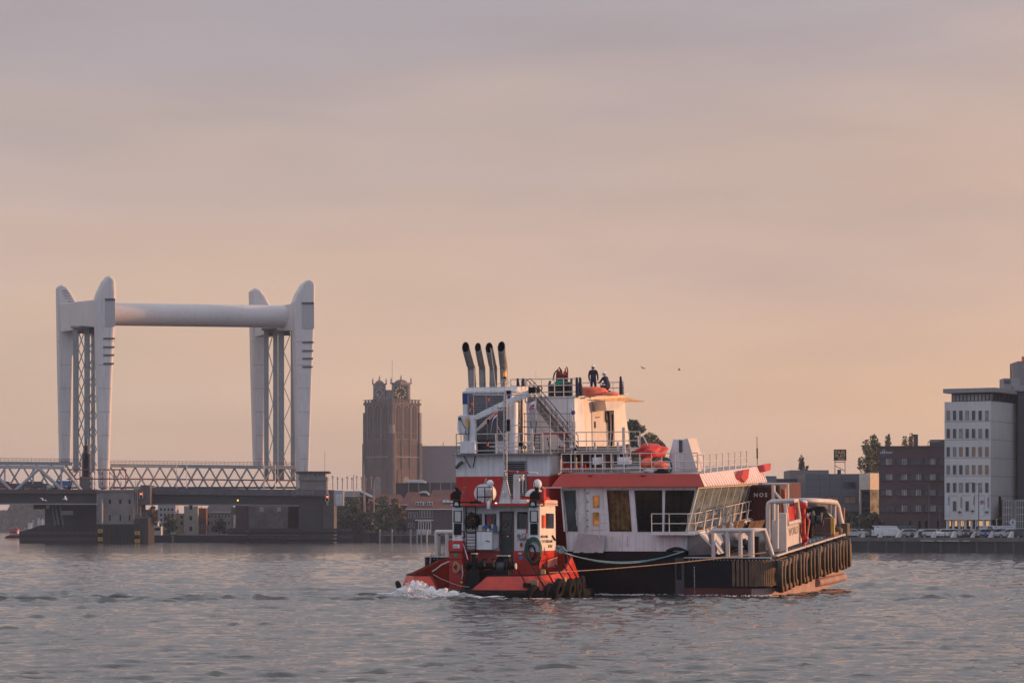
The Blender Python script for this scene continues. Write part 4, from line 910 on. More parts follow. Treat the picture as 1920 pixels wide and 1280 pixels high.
b.add([p for s_ in secs for p in s_], [(i*5+j, i*5+j+1, (i+1)*5+j+1, (i+1)*5+j) for i in range(8) for j in range(4)]+[tuple(i*5 for i in range(9))+tuple(i*5+4 for i in range(8, -1, -1)), (0, 1, 2, 3, 4)]); part(rb, 'boat_hull', b, WHITE)
b = B(); b.path([s_[0] for s_ in secs], .06, n=6); part(rb, 'rubbing_strake', b, GREY)
lettering(rb, '5', .3, (q.x-.9, q.y-.6, zr+.12), (1, 0, 0), (0, 0, 1), BLK)
for (px, py, sx, sz, m_, lb, sd_) in ((1212, 866, .33, .28, ORANGE, 'round orange buoy bag on the roof left of the orange heap', 21), (1238, 871, .42, .28, OTARP, 'orange life raft bag heap on the wheelhouse roof', 22), (1222, 880, .42, .2, WHITE2, 'grey white folded cloth below the orange bags on the roof', 23), (1240, 882, .5, .16, BLK, 'black low case under the orange heap on the roof', 24)):
    q = v(px, py, y=1.6); b = lump((q.x, q.y, q.z-.05), (sx, .3, sz), sd_, .16, zmin=-.7); solo('equipment_bag', lb, 'bag', b, m_, V, (q.x, q.y, zr))
b = B(); b.path([v(1250, 858, y=1.4), v(1257, 864, y=1.4), v(1260, 878, y=1.4), v(1256, 886, y=1.4)], .06, n=6); solo('hose', 'teal hose hanging beside the orange heap on the roof', 'hose', b, GREEN, V, tuple(v(1256, 886, y=1.4)))
# container
kx0, kx1 = v(1398, 950, y=13.2).x, v(1463, 950, y=13.2).x; kz1 = v(1440, 909, y=13.2).z; kz0 = kz1-2.6
ct = thing('shipping_container', 'dark burgundy shipping container standing behind the slanted wheelhouse windows', 'container', V, ((kx0+kx1)/2, 16, kz0))
CB = mat('burgundy_container_paint', (.085, .012, .014), .5, var=.15, streak=.2)
part(ct, 'container_wall', B().box(kx0, kx1, 13.2, 19, kz0+.1, kz1-.1), CB)
b = B()
for i in range(14): x_ = kx0+.1+(kx1-kx0-.2)*i/14; b.box(x_, x_+.06, 13.15, 13.2, kz0+.15, kz1-.15)
part(ct, 'corrugation', b, CB, split=True)
b = B()
for x_ in (kx0, kx1-.1): b.box(x_, x_+.1, 13.12, 13.25, kz0, kz1)
b.box(kx0, kx1, 13.1, 13.22, kz1-.14, kz1+.02); b.box(kx0, kx1, 13.1, 13.22, kz0, kz0+.14); part(ct, 'container_frame', b, DGREY, split=True)
p = v(1413, 931, y=13.1); lettering(ct, 'NOS', .34, (p.x, 13.12, p.z), (1, 0, 0), (0, 0, 1), WHITE, spacing=1.4, bold=.012)
q = v(1468, 930, y=14); solo('steel_cabinet', 'narrow rust orange cabinet beside the burgundy container', 'cabinet', B().box(q.x-.1, q.x+.22, 13.6, 14.6, kz0, v(1468, 916, y=14).z), mat('rust_orange_panel', (.42, .13, .05), .6), V, (q.x, 14, kz0), bev=.02)
# red winch, nets and small machinery on the fore deck
rw = thing('red_pump', 'bright red pump unit with white capped head standing behind the name panel', 'pump', V, (v(1508, 990, y=9).x, 9, ZD))
q = v(1507, 990, y=9); h = v(1507, 946, y=9).z
part(rw, 'pump_head', B().ball((q.x, 9, h), .26, 12, 8), RED); part(rw, 'head_cap', B().ball((q.x+.05, 9, h+.12), (.2, .2, .16), 12, 6, zmin=0), WHITE)
b = B(); b.cyl((q.x, 9, ZD), (q.x, 9, h), .12, n=8); b.path([(q.x, 9, h-.4), (q.x+.35, 8.9, h-.9), (q.x+.15, 8.9, ZD+.3)], .07, n=6); b.path([(q.x-.05, 8.9, h-.3), (q.x-.3, 8.9, h-.7), (q.x-.1, 8.9, ZD+.6)], .05, n=6); part(rw, 'pipe', b, RED, split=True)
part(rw, 'valve_body', B().ball((q.x+.1, 8.9, ZD+.55), .22, 10, 6), RED); part(rw, 'hand_wheel', B().torus((q.x-.3, 8.8, h+.05), (0, 1, 0), .22, .04, 14, 6), RED)
for (px, py, sx, sz, m_, lb, s_, yy) in ((1530, 965, 1.0, .55, BLK, 'tangled black net heaped by the bow bulwark', 31, 18), (1553, 972, .22, .35, WHITE2, 'pale grey net bundle beside the brown bollard', 32, 18.5), (1517, 972, .12, .45, WHITE2, 'strand of pale netting hanging left of the black net', 33, 17.5), (1372, 1012, .62, .5, mat('grey_canvas', (.24, .23, .24), .85, var=.2, sc_=4, bump=.03, bsc=4), 'grey canvas cover over deck gear behind the stern pipe guard', 34, 1.3), (1402, 1020, .22, .4, mat('dark_blue_machine', (.02, .03, .07), .5), 'dark blue engine unit between the guard posts on the stern deck', 35, 1.2)):
    q = v(px, py, y=yy); solo('deck_gear', lb, 'deck gear', lump((q.x, yy, q.z-.05), (sx, .45, sz), s_, .3, zmin=-.9, freq=3), m_, V, (q.x, yy, ZD))
wl = thing('windlass', 'dark anchor windlass with drums and levers on the fore deck', 'windlass', V, tuple(v(1535, 985, y=15.5)))
for (x0_, x1_, py, r_) in ((1518, 1530, 976, .34), (1531, 1540, 974, .26), (1524, 1526, 972, .5), (1540, 1542, 973, .42)): p, q = v(x0_, py, y=15.5), v(x1_, py, y=15.5); part(wl, 'winch_drum', B().cyl(p, q, r_, n=16), DGREY)
for (x0_, y0_, x1_, y1_) in ((1528, 975, 1533, 951), (1533, 951, 1540, 950), (1516, 985, 1521, 960), (1541, 985, 1545, 962), (1512, 980, 1512, 955)): part(wl, 'lever', B().cyl(v(x0_, y0_, y=15.2), v(x1_, y1_, y=15.2), .05, n=6), BLK)
part(wl, 'gear_box', B().box(v(1512, 985, y=15.8).x, v(1524, 985, y=15.8).x, 15.6, 16.3, ZD, v(1512, 968, y=15.8).z), BLK, bev=.04)
b = B(); q = v(1418, 1020, y=1.0); b.box(q.x-.12, q.x+.12, .9, 1.3, ZD, v(1418, 1005, y=1).z); solo('gas_bottle_rack', 'narrow black rack right of the blue engine on the stern deck', 'rack', b, BLK, V, (q.x, 1, ZD), bev=.03)
b = B(); q = v(1344, 1020, y=.6); b.path([v(1334, 1005, y=.6), v(1338, 1015, y=.6), v(1342, 1028, y=.6), v(1343, 1034, y=.6)], [.05, .07, .08, .05], n=6); solo('life_line', 'short red and white rolled flag tied to the left guard post', 'rolled flag', b, RED, V, tuple(q))
# boards leaning behind the balcony rail
WB = mat('orange_brown_board', (.50, .24, .10), .6, var=.25, sc_=3)
for k_, (x0_, y0_, x1_, y1_) in enumerate(((1303, 991, 1326, 1001), (1337, 989, 1352, 999), (1352, 984, 1366, 998), (1367, 980, 1392, 996), (1400, 980, 1428, 994))):
    ys = 2.2+k_*2.0; a_0, a_1 = v(x0_, y1_, y=ys), v(x1_, y1_-3, y=ys); sl = (x1_-x0_)*.25
    b = B()
    n_ = max(2, int((x1_-x0_)/9))
    bt = thing('wooden_panel', 'orange brown board leaning behind the balcony rail, %s from the near corner' % ords[k_], 'board', V, tuple(a_0), 'boards leaning behind the balcony rail')
    tq = v(x0_+sl, y0_-3, y=ys+.3)
    for j in range(n_):
        p, r_ = lerp(a_0, a_1, j/n_), lerp(a_0, a_1, (j+.92)/n_); up_ = tq-a_0; b.slab([p, r_, r_+up_, p+up_], (0, .05, 0))
    part(bt, 'plank', b, WB, split=True)

# ================================================================ THE TUG (own axes: x right, y towards its bow)
G = frame(893, 151.5, 15)
def g(px, py, y=0.0, x=None, z=None): return G.at(px, py, x=x, y=None if (x is not None or z is not None) else y, z=z)
tug = thing('tugboat', 'small red and white tugboat seen from its stern in front of the work ship', 'tugboat', G, (0, 5, 0))
HB = g(1040, 1100, 0).x; HL = g(757, 1100, 0).x-.45; print('tug', HL, HB)
zb_, zt1 = .42, g(940, 1080, 0).z
xs_l = [g(px, 1100).x for px in (768, 800, 821)]; xg = g(883, 1100).x; xg2 = g(912, 1080).x
TW = HB+.25
def plan_pt(x, y): return (x, y)
right = [(xg, 0), (xg2, 0), (HB-2.4, 0), (HB-1.4, .06), (HB-.75, .35), (HB-.2, .95), (HB+.12, 1.8), (HB+.25, 3.0), (HB+.25, 4.5), (HB+.15, 5.7), (HB-.3, 7.5), (HB-1.2, 9.2), (HB-2.6, 10.6), (0.1, 11.3)]
rtop = [zb_+.02, zt1, zt1+.02, zt1+.03, zt1+.06, zt1+.10, zt1+.20, zt1+.45, zt1+.85, zt1+1.0, zt1+1.1, zt1+1.2, zt1+1.3, zt1+1.4]
left = [(xs_l[2], 0), (xs_l[1], 0), (xs_l[0]+.5, .02), (xs_l[0]-.05, .2), (HL+.05, .9), (HL-.05, 2.2), (HL, 4), (HL+.2, 6), (HL+.9, 8), (HL+2.2, 10), (-.6, 11.3)]
ltop = [zb_+.02, zt1, zt1, zt1, zt1+.03, zt1+.1, zt1+.4, zt1+.8, zt1+1, zt1+1.2, zt1+1.4]
outline = [(x, y) for x, y in right]+[(x, y) for x, y in left[::-1]]
part(tug, 'hull', B().prism([(x*.97, y*.99+.05) for x, y in outline], 'z', -.8, zb_), BLACK)
part(tug, 'deck', B().prism([(x*.96, y*.98+.08) for x, y in outline], 'z', zb_, zb_+.04), mat('dark_green_deck', (.03, .05, .04), .6, stain=((.2, .05, .03), .4)))
for side, tops in ((right, rtop), (left, ltop)):
    b = B(); b.smooth = False; vs = []; sg = 1 if side is right else -1
    cx, cy = 0, 4.5
    for (x, y), z in zip(side, tops):
        d = V3((x-cx, (y-cy)*.9, 0)).normalized(); ins = .34*(z-zb_)
        ou = V3((x, y, zb_)); tp_ = V3((x, y, z))-d*ins
        vs += [ou, lerp(ou, tp_, .5)+d*.03, tp_, tp_-d*.09, lerp(ou, tp_, .5)-d*.06, ou-d*.09]
    m_ = len(side); fs = []
    for i in range(m_-1):
        for j in range(6): fs.append((i*6+j, i*6+(j+1) % 6, (i+1)*6+(j+1) % 6, (i+1)*6+j))
    b.add(vs, fs); bw = part(tug, 'bulwark', b, TUGRED)
    b = B(); b.path([vs[i*6+2]+V3((0, 0, .02)) for i in range(m_)], .03, n=6); part(bw, 'bulwark_cap', b, BLK)
b = B(); fp = [(HB+.15, 7.5), (HB+.3, 5.6), (HB+.38, 3.0), (HB+.25, 1.7), (HB-.1, .75), (HB-.7, .15), (HB-1.5, -.12), (xg2, -.2), (xs_l[1], -.2), (xs_l[0]+.2, -.1), (HL-.05, .6), (HL-.18, 2.2), (HL-.1, 4)]
b.path([(x, y, .20) for x, y in fp], .27, n=10); part(tug, 'rubber_fender', b, RUBBER)
b = B(); b.cyl(g(1062, 1062, 4.6), g(1062, 1040, 4.6), .07, n=8); part(tug, 'bulwark_post', b, BLK)
b = B().box(HB-1.7, HB-1.25, -.14, -.05, .62, .85); part(tug, 'freeing_port', b, BLK)
for (px, py) in ((1000, 1092), (1037, 1080), (1063, 1085)): 
    pass
YD, YDW = 3.0, 3.7
d_ = lambda px, py, y=YDW: g(px, py, y)
xa, xb = g(848, 1000, YD).x, g(1011, 1000, YD).x; zroof = g(920, 947, YD).z; zmid_ = g(900, 1030, YDW).z
# aft wall panels round door and windows
b = B()
def wallp(x0p, x1p, y0p, y1p): 
    a, c = d_(x0p, y0p), d_(x1p, y1p); b.box(a.x, c.x, YDW, YDW+.12, c.z, a.z)
wallp(866, 992, 947, 959); wallp(866, 886, 959, 1032); wallp(903, 910, 959, 990); wallp(930, 936.5, 959, 1032); wallp(886, 930, 990, 1032); wallp(963, 970, 959, 1032); wallp(989, 993, 959, 1032); wallp(970, 989, 991, 1032); wallp(886, 903, 959, 964); wallp(910, 930, 959, 964)
part(tug, 'deckhouse_wall', b, WHITE, split=True)
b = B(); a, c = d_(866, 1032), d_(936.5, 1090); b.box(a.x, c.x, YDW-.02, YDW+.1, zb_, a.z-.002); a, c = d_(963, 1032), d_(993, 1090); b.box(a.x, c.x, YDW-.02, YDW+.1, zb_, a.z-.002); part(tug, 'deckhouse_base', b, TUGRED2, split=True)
for (x0p, x1p) in ((886, 903), (910, 930), (970, 989)):
    a, c = d_(x0p, 963), d_(x1p, 991); wn_ = part(tug, 'window', B().box(a.x, c.x, YDW+.06, YDW+.08, c.z, a.z), GLASS)
    part(wn_, 'window_frame', B().path([(a.x, YDW-.01, a.z), (c.x, YDW-.01, a.z), (c.x, YDW-.01, c.z), (a.x, YDW-.01, c.z)], .03, n=4, closed=True), BLK if x0p != 970 else GREY)
b = B(); p = d_(918, 975, YDW+.03); b.box(p.x-.15, p.x+.1, YDW+.03, YDW+.05, p.z-.3, p.z+.25); part(tug, 'red_curtain', b, mat('faded_red_curtain', (.35, .08, .08), .8))
# door
a, c = d_(937, 958), d_(964, 1050); DX0, DX1, DZ0, DZ1 = a.x, c.x, c.z, a.z
DRF = mat('dark_brown_door_frame', (.07, .022, .012), .4)
dr = part(tug, 'door', B().box(DX0+.1, DX1-.1, YDW+.02, YDW+.07, DZ0, DZ1-.08), mat('dark_green_door', (.012, .02, .02), .35))
b = B(); b.box(DX0, DX0+.1, YDW-.05, YDW+.12, DZ0, DZ1); b.box(DX1-.1, DX1, YDW-.05, YDW+.12, DZ0, DZ1); b.box(DX0, DX1, YDW-.051, YDW+.12, DZ1-.08, DZ1+.001); zz = d_(950, 1000).z; b.box(DX0+.1, DX1-.1, YDW-.02, YDW+.02, zz-.04, zz+.04); part(dr, 'door_frame', b, DRF, split=True)
part(dr, 'door_glass', B().box(DX0+.13, DX1-.13, YDW+.0, YDW+.015, zz+.05, DZ1-.12), GLASS)
b = B(); b.cyl((DX0+.45, YDW+.0, d_(950, 1005).z), (DX0+.45, YDW-.02, d_(950, 1005).z), .045, n=10); part(dr, 'door_badge', b, WHITE)
b = B().cyl((DX0+.16, YDW+.0, zz-.15), (DX0+.3, YDW-.04, zz-.15), .02, n=6); part(dr, 'door_handle', b, GREY)
b = B(); b.torus((DX0+.35, YDW-.01, zz+.55), (0, 1, 0), .16, .03, 14, 6); part(dr, 'lifebuoy_sign', b, WOODD)
b = B(); a = d_(937, 1050); b.box(DX0-.1, DX1, YDW-.5, YDW, a.z-.25, a.z); b.box(DX0, DX1, YDW-.9, YDW-.5, a.z-.75, a.z-.5); part(tug, 'door_step', b, WOODD, split=True)
# pillars either side with floodlights, screens and grilles
for (x0p, x1p) in ((848, 868), (991, 1011)):
    a, c = g(x0p, 950, YD), g(x1p, 1016, YD); pl = part(tug, 'pillar', B().box(a.x, c.x, YD, YD+.9, c.z, a.z), WHITE, bev=.02)
    b = B(); fx = x0p+3; a2, c2 = g(fx+.5, 957, YD-.05), g(fx+14, 978, YD-.05); part(pl, 'screen_panel', B().box(a2.x, c2.x, YD-.06, YD-.02, c2.z, a2.z), mat('pale_screen', (.55, .54, .53), .3))
    part(pl, 'screen_frame', B().path([(a2.x, YD-.07, a2.z), (c2.x, YD-.07, a2.z), (c2.x, YD-.07, c2.z), (a2.x, YD-.07, c2.z)], .04, n=4, closed=True), BLK)
    a2, c2 = g(fx, 981, YD-.05), g(fx+14, 1002, YD-.05); part(pl, 'dark_grille', B().box(a2.x, c2.x, YD-.05, YD-.01, c2.z, a2.z), BLK)
    a2 = g(fx+6, 944, YD-.1); fl_ = part(pl, 'floodlight', B().box(a2.x-.2, a2.x+.2, YD-.22, YD-.0, a2.z-.17, a2.z+.17), BLK, bev=.02)
    part(fl_, 'floodlight_lens', B().slab([(a2.x-.13, YD-.225, a2.z-.1), (a2.x+.13, YD-.225, a2.z-.1), (a2.x+.07, YD-.225, a2.z+.08), (a2.x-.07, YD-.225, a2.z+.08)], (0, -.01, 0)), mat('pale_green_lens', (.35, .55, .48), .2))
b = B(); b.box(g(1011.5, 950, YD).x-.02, g(1011.5, 950, YD).x, YD+.01, YD+.9, zmid_, zroof); 
b = B(); a = g(853, 1006, YD-.02); b.box(a.x-.04, a.x+.12, YD-.04, YD-.01, a.z-.02, a.z+.02); lettering(tug, 'Z', .22, (a.x, YD-.03, a.z+.03), (1, 0, 0), (0, 0, 1), BLK)
# lower red cladding columns
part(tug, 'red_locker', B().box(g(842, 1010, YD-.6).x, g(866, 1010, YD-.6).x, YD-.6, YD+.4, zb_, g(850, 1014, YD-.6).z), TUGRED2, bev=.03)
a = g(842, 1014, YD-.62); c = g(867, 1033, YD-.62); part(tug, 'locker_lid', B().box(a.x-.03, c.x+.03, YD-.68, YD-.6, c.z, a.z+.03), RED, bev=.02)
a = g(849, 1020, YD-.7); part(tug, 'white_notice', B().box(a.x, a.x+.38, YD-.7, YD-.682, a.z-.2, a.z), WHITE); lettering(tug, 'ZIAL', .13, (a.x+.04, YD-.705, a.z-.16), (1, 0, 0), (0, 0, 1), BLUE)
a = g(851, 1037, YD-.62); part(tug, 'green_notice', B().box(a.x, a.x+.2, YD-.62, YD-.602, a.z-.18, a.z), mat('green_notice', (.02, .25, .12), .4))
for zq in (1035, 1048, 1062): a = g(842, zq, YD-.62); c = g(866, zq, YD-.62); part(tug, 'locker_seam', B().box(a.x, c.x, YD-.615, YD-.603, a.z-.02, a.z+.01), BLK)
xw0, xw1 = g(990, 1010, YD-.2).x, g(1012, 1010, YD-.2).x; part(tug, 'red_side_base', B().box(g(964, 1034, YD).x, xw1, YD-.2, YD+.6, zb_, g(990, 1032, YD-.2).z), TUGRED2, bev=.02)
a = g(1002, 1020, YD-.25); part(tug, 'white_corner_plate', B().slab([g(990, 1014, YD-.22), g(1012, 1014, YD-.22), g(1012, 1034, YD-.22), g(995, 1034, YD-.22)], (0, .5, 0)), WHITE)
# side of the deckhouse in the sun
XD = g(1012, 980, YD).x
sdp = lambda px, py, off=0: g(px, py, x=XD+off)
yDf = sdp(1041, 980).y; print('tug house side', XD, YD, yDf)
zt_t, zb_t = sdp(1012, 944).z, sdp(1012, 1032).z
YDF = min(max(yDf, 5.5), 8.5)
b = B(); b.prism([(YD+.02, zt_t), (YDF, zt_t), (YDF+.2, zb_t), (YD+.02, zb_t)], 'x', XD-.12, XD); sw = part(tug, 'side_wall', b, mat('warm_white_tug_paint', (.74, .70, .66), .45, var=.06, streak=.15))
part(tug, 'side_base', B().box(XD-.15, XD+.02, YD-.2, YDF+.4, zb_, zb_t-.002), TUGRED)
part(tug, 'front_wall', B().box(xa, XD-.12, YDF-.1, YDF, zb_, zt_t), WHITE); part(tug, 'left_wall', B().box(xa-.01, xa+.1, YD+.9, YDF-.1, zb_, zt_t), WHITE)
b = B()
for i in range(4):
    y0q = sdp(1023+i*3.9, 970).y; y1q = sdp(1026.2+i*3.9, 970).y
    if y1q < YDF: wq = part(sw, 'side_window', B().box(XD+.005, XD+.02, y0q, y1q, sdp(1025, 990).z, sdp(1025, 962).z), GLASS)
part(sw, 'orange_lifejacket_box', B().box(XD+.01, XD+.12, sdp(1015.5, 980).y, sdp(1019.5, 980).y, sdp(1017, 989).z, sdp(1017, 965).z), ORANGE)
for i, (tx, py) in enumerate((('B434180', 1008), ('ROTTERDAM', 1017), ('B.2557', 1026))):
    p = sdp(1014 if i < 2 else 1028, py, .02); lettering(sw, tx, .21, (XD+.012, p.y, p.z), (0, 1, 0), (0, 0, 1), BLK, stretch=2.1 if i < 2 else 1.6, bold=.002)
b = B(); b.path([sdp(1036, 1004, .05), sdp(1041, 1012, .05)], .05, n=6); part(sw, 'mooring_eye', b, BLK)
# roof slab, red lip and everything on it
zr_t = zroof
part(tug, 'roof', B().box(xa-.05, XD+.1, YD-.15, YDF+.2, zr_t, zr_t+.08), CREAM); part(tug, 'roof_lip', B().box(g(868, 948, YD).x, g(993, 948, YD).x, YD-.25, YD-.16, zr_t-.03, zr_t+.10), RED)
for k_, (x0p, dirx) in enumerate(((845, 1), (993, -1))):
    pts = [(x0p-2, 938), (x0p-2, 925), (x0p+6, 919), (x0p+16, 920), (x0p+24, 912), (x0p+25, 914), (x0p+19, 924), (x0p+19, 938)] if k_ == 0 else [(993, 938), (993, 926), (1001, 920), (1014, 922), (1020, 914), (1020, 938)]
    hn = part(tug, 'winch_guide', B().slab([g(x, y, YD) for x, y in pts], (0, .5, 0)), RED, bev=.02)
    c0 = g(856 if k_ == 0 else 1004, 930, YD-.05); part(hn, 'black_roller', B().slab([c0+V3((-.28, 0, -.15)), c0+V3((.25, 0, -.15)), c0+V3((.25, 0, .15)), c0+V3((.12, 0, .28)), c0+V3((-.12, 0, .28)), c0+V3((-.28, 0, .1))], (0, -.12, 0)), BLK)
    if k_ == 0: part(hn, 'black_arm', B().slab([g(852, 912, YD-.1), g(858, 914, YD-.1), g(866, 926, YD-.1), g(858, 928, YD-.1)], (0, .1, 0)), BLK)
part(tug, 'red_wing', B().slab([g(1012, 950, YD+.3), g(1012, 928, YD+.3), g(1019, 921, YD+.3), g(1021, 948, YD+.3)], (0, .15, 0)), ORANGE); part(tug, 'red_side_shield', B().slab([sdp(1022, 948, -.1), sdp(1022, 930, -.1), sdp(1030, 932, -.1), sdp(1038, 948, -.1)], (-.1, 0, 0)), RED)
part(tug, 'roof_edge_pad', B().box(XD-.1, XD+.15, YD+.6, YDF, zr_t+.09, zr_t+.3), mat('pale_pink_canvas', (.7, .45, .4), .7), bev=.05)
ry = YD+1.0
r_ = lambda px, py, y=ry: g(px, py, y)
lr = part(tug, 'life_raft', B(), WHITE) if False else None
b = B(); p = r_(906, 924); b.cyl(p+V3((0, -.1, 0)), p+V3((0, .9, 0)), .5, n=18); dome = part(tug, 'ventilator_hood', b, WHITE)
b = B()
for i in range(5): q = r_(909+i*3.2, 932, ry-.2); b.path([q+V3((0, 0, -.32)), q+V3((.05, -.03, .1)), q+V3((-.03, 0, .4))], .04, n=5)
part(dome, 'pale_hose', b, mat('pink_white_rope', (.6, .48, .45), .8, var=.4, sc_=12), split=True)
b = B(); pts = [r_(895, 946, ry-.35), r_(895, 913, ry-.35), r_(923, 913, ry-.35), r_(923, 946, ry-.35)]; b.path(pts, .035, n=5); b.cyl(r_(909, 946, ry-.35), r_(909, 913, ry-.35), .03, n=5); b.cyl(r_(895, 931, ry-.35), r_(923, 931, ry-.35), .03, n=5); part(tug, 'black_rack', b, BLK)
b = B(); p = r_(919, 906); b.ball(p, .2, 14, 10); b.cyl(p+V3((0, 0, -.6)), p, .06, n=8); part(tug, 'satellite_dome', b, WHITE)
b = B().slab([r_(907, 907), r_(910, 896), r_(912, 897), r_(909, 908)], (0, .1, 0)); part(tug, 'grey_fin', b, GREY)
b = B(); [b.ball(r_(px, 943, ry-.4), r0, 8, 6) for px, r0 in ((884, .14), (891, .17), (899, .13))]; part(tug, 'roof_lamp', b, BLK, split=True)
b = B(); p = r_(916, 948, ry-1.3); b.path([p+V3((0, 0, .26)), p+V3((0, 0, .15)), p+V3((0, 0, -.12)), p+V3((0, 0, -.2))], [.06, .1, .1, .05], n=10); part(tug, 'hanging_fender', b, WHITE); 
p = r_(930, 944, ry-.9); part(tug, 'stern_lamp', B().ball(p, .07, 8, 6), mat('lit_lamp', (1, .85, .7), .3, emit=2.5))
b = B().slab([r_(945, 899), r_(949, 899), r_(959, 946), r_(933, 946)], (0, .25, 0)); tp = part(tug, 'tripod_plate', b, WHITE2, bev=.01)
b = B(); b.cyl(r_(944, 926, ry-.2), r_(944, 926, ry-.02), .12, n=12); b.ball(r_(944, 924, ry-.2), .1, 10, 6); part(tp, 'searchlight', b, CREAM)
b = B(); b.cyl(r_(947, 899), r_(947, 885), .1, .05, n=6); b.path([r_(934, 946, ry-.02), r_(946, 887, ry-.02), r_(960, 946, ry-.02)], .03, n=5); part(tp, 'tripod_leg', b, GREY, split=True)
b = B(); b.cyl(r_(968, 944), r_(968, 892), .17, n=10); b.box(r_(964, 892).x, r_(982, 892).x, ry-.15, ry+.15, r_(968, 893).z, r_(968, 889).z); cr2 = part(tug, 'davit_column', b, WHITE2)
b = B(); b.cyl(r_(972, 941, ry-.25), r_(972, 897, ry-.25), .1, n=8); b.cyl(r_(980, 925, ry-.1), r_(980, 897, ry-.1), .04, n=6); b.ball(r_(979, 897, ry-.1), .13, 8, 6); part(cr2, 'davit_piston', b, CREAM, split=True)
b = B().box(r_(962, 946).x, r_(990, 946).x, ry-.3, ry+.5, r_(968, 946).z, r_(968, 936).z); part(tug, 'roof_box', b, WHITE2, bev=.03)
b = B(); p0_, p1_ = r_(944, 883, ry-.1), r_(1008, 887, ry-.1); b.cyl(p0_, p1_, .055, n=8); rbm = part(tug, 'radar_bar', b, mat('cream_white_bar', (.65, .6, .58), .5))
b = B(); b.cyl(lerp(p0_, p1_, .12)+V3((0, -.02, .0)), lerp(p0_, p1_, .40)+V3((0, -.02, 0)), .06, n=8); b.cyl(lerp(p0_, p1_, .44)+V3((0, -.02, .0)), lerp(p0_, p1_, .74)+V3((0, -.02, 0)), .06, n=8); part(rbm, 'red_band', b, RED, split=True)
b = B(); p = r_(1008, 908); b.ball(p, (.24, .24, .3), 12, 8); b.cyl(p+V3((0, 0, -.7)), p, .05, n=6); part(tug, 'satellite_dome', b, WHITE); b = B(); b.slab([r_(1001, 905, ry-.2), r_(1008, 903, ry-.2), r_(1010, 925, ry-.2), r_(1004, 930, ry-.2)], (0, .1, 0)); part(tug, 'black_horn', b, BLK)
b = B().ball(r_(1003, 930, ry+.2), (.55, .5, .42), 14, 8, zmin=0); part(tug, 'ventilator_hood', b, WHITE)
b = B(); b.path([r_(1020, 948, ry), r_(1019, 915, ry), r_(1017, 912, ry)], .04, n=6); b.cyl(r_(1019, 914, ry), r_(1054, 914, ry), .03, n=6); part(tug, 'awning_pole', b, CREAM)
# signal mast
my = ry+.25; m = lambda px, py: g(px, py, my)
b = B()
q0, q1 = m(947.5, 946), m(947.5, 709)
for dx in (-.09, .09):
    b.cyl(m(947.5, 946)+V3((dx, 0, 0)), m(947.5, 738)+V3((dx*.8, 0, 0)), .035, n=6)
b.cyl(m(947.5, 745), m(947, 709), .04, n=6)
ms = part(tug, 'mast_pole', b, CREAM, split=True)[0]
b = B()
for i in range(24):
    z0 = q0.z+i*.26; s_ = 1 if i % 2 else -1; b.cyl((q0.x-.08*s_, my, z0), (q0.x+.08*s_, my, z0+.26), .015, n=4)
part(tug, 'mast_bracing', b, BLK, kind='stuff')
b = B(); b.cyl(m(886, 740), m(1006, 740), .035, n=6); b.cyl(m(948, 797), m(975, 797), .03, n=6); b.cyl(m(918, 837), m(980, 837), .03, n=6); part(tug, 'mast_yard', b, CREAM, split=True)
b = B(); b.cyl(m(912, 740), m(947, 709), .018, n=4); b.cyl(m(976, 738), m(948, 709), .018, n=4); b.cyl(m(933, 740), m(943, 712), .014, n=4); b.cyl(m(948, 825), m(932, 798), .014, n=4); b.cyl(m(948, 852), m(934, 840), .014, n=4); b.cyl(m(888, 785), m(888, 740), .01, n=4); b.cyl(m(1005, 786), m(1005, 695), .012, n=4); b.cyl(m(932, 850), m(932, 770), .014, n=4); part(tug, 'mast_stay', b, WHITE2, split=True)
b = B().cyl(m(946.5, 706), m(946.5, 697), .09, .08, n=10); part(tug, 'beacon_lamp', b, mat('amber_beacon', (1, .28, .03), .3, emit=.25)); part(tug, 'beacon_foot', B().cyl(m(946.5, 709), m(946.5, 706), .1, .09, n=10), BLK)
b = B(); b.box(m(951, 735).x, m(958, 735).x, my-.1, my+.1, m(951, 738).z, m(951, 732).z); b.box(m(951, 792).x, m(956, 792).x, my-.1, my+.1, m(951, 808).z, m(951, 786).z); b.box(m(914, 792).x, m(918, 792).x, my-.1, my+.1, m(914, 793).z, m(914, 786).z); b.box(m(973, 838).x, m(981, 838).x, my-.15, my+.1, m(973, 836).z, m(973, 829).z); part(tug, 'navigation_light', b, BLK, split=True)
b = B(); b.cyl(m(915.5, 752), m(915.5, 746), .06, n=8); b.cyl(m(914, 836), m(914, 829), .06, n=8); part(tug, 'red_light', b, RED, split=True)
b = B(); b.path([m(934, 762), m(938, 764), m(945, 761), m(940, 770)], [.1, .12, .1, .06], n=8); part(tug, 'radar_scanner', b, CREAM)
b = B(); b.path([m(945, 758), m(948, 735)], .07, n=6); part(tug, 'mast_joint', b, CREAM)
FRED, FWH, FBL, FOR = mat('flag_red', (.45, .01, .04), .8), mat('flag_white', (.75, .74, .75), .8), mat('flag_blue', (.02, .05, .25), .8), mat('flag_orange', (.8, .16, .02), .8)
def flag(mesh, label, p):
    o = bpy.data.objects.new('flag', mesh); C.objects.link(o); o.matrix_world = G.M @ Matrix.Translation(p); ORG[o] = V3((0, 0, 0)); tag(o, label, 'flag')
flag(flag_mesh('flag', .62, .36, [FRED, FWH, FBL], lambda u, q: min(2, int(q*3)), 1.75), 'red white and blue ensign drooping in front of the louvres', m(932.5, 772))
flag(flag_mesh('flag', .32, .22, [FOR, FBL], lambda u, q: 1 if .6 < u+q*.4 < .8 else 0, 1.2), 'small orange pennant hanging at the left end of the mast yard', m(888, 753))
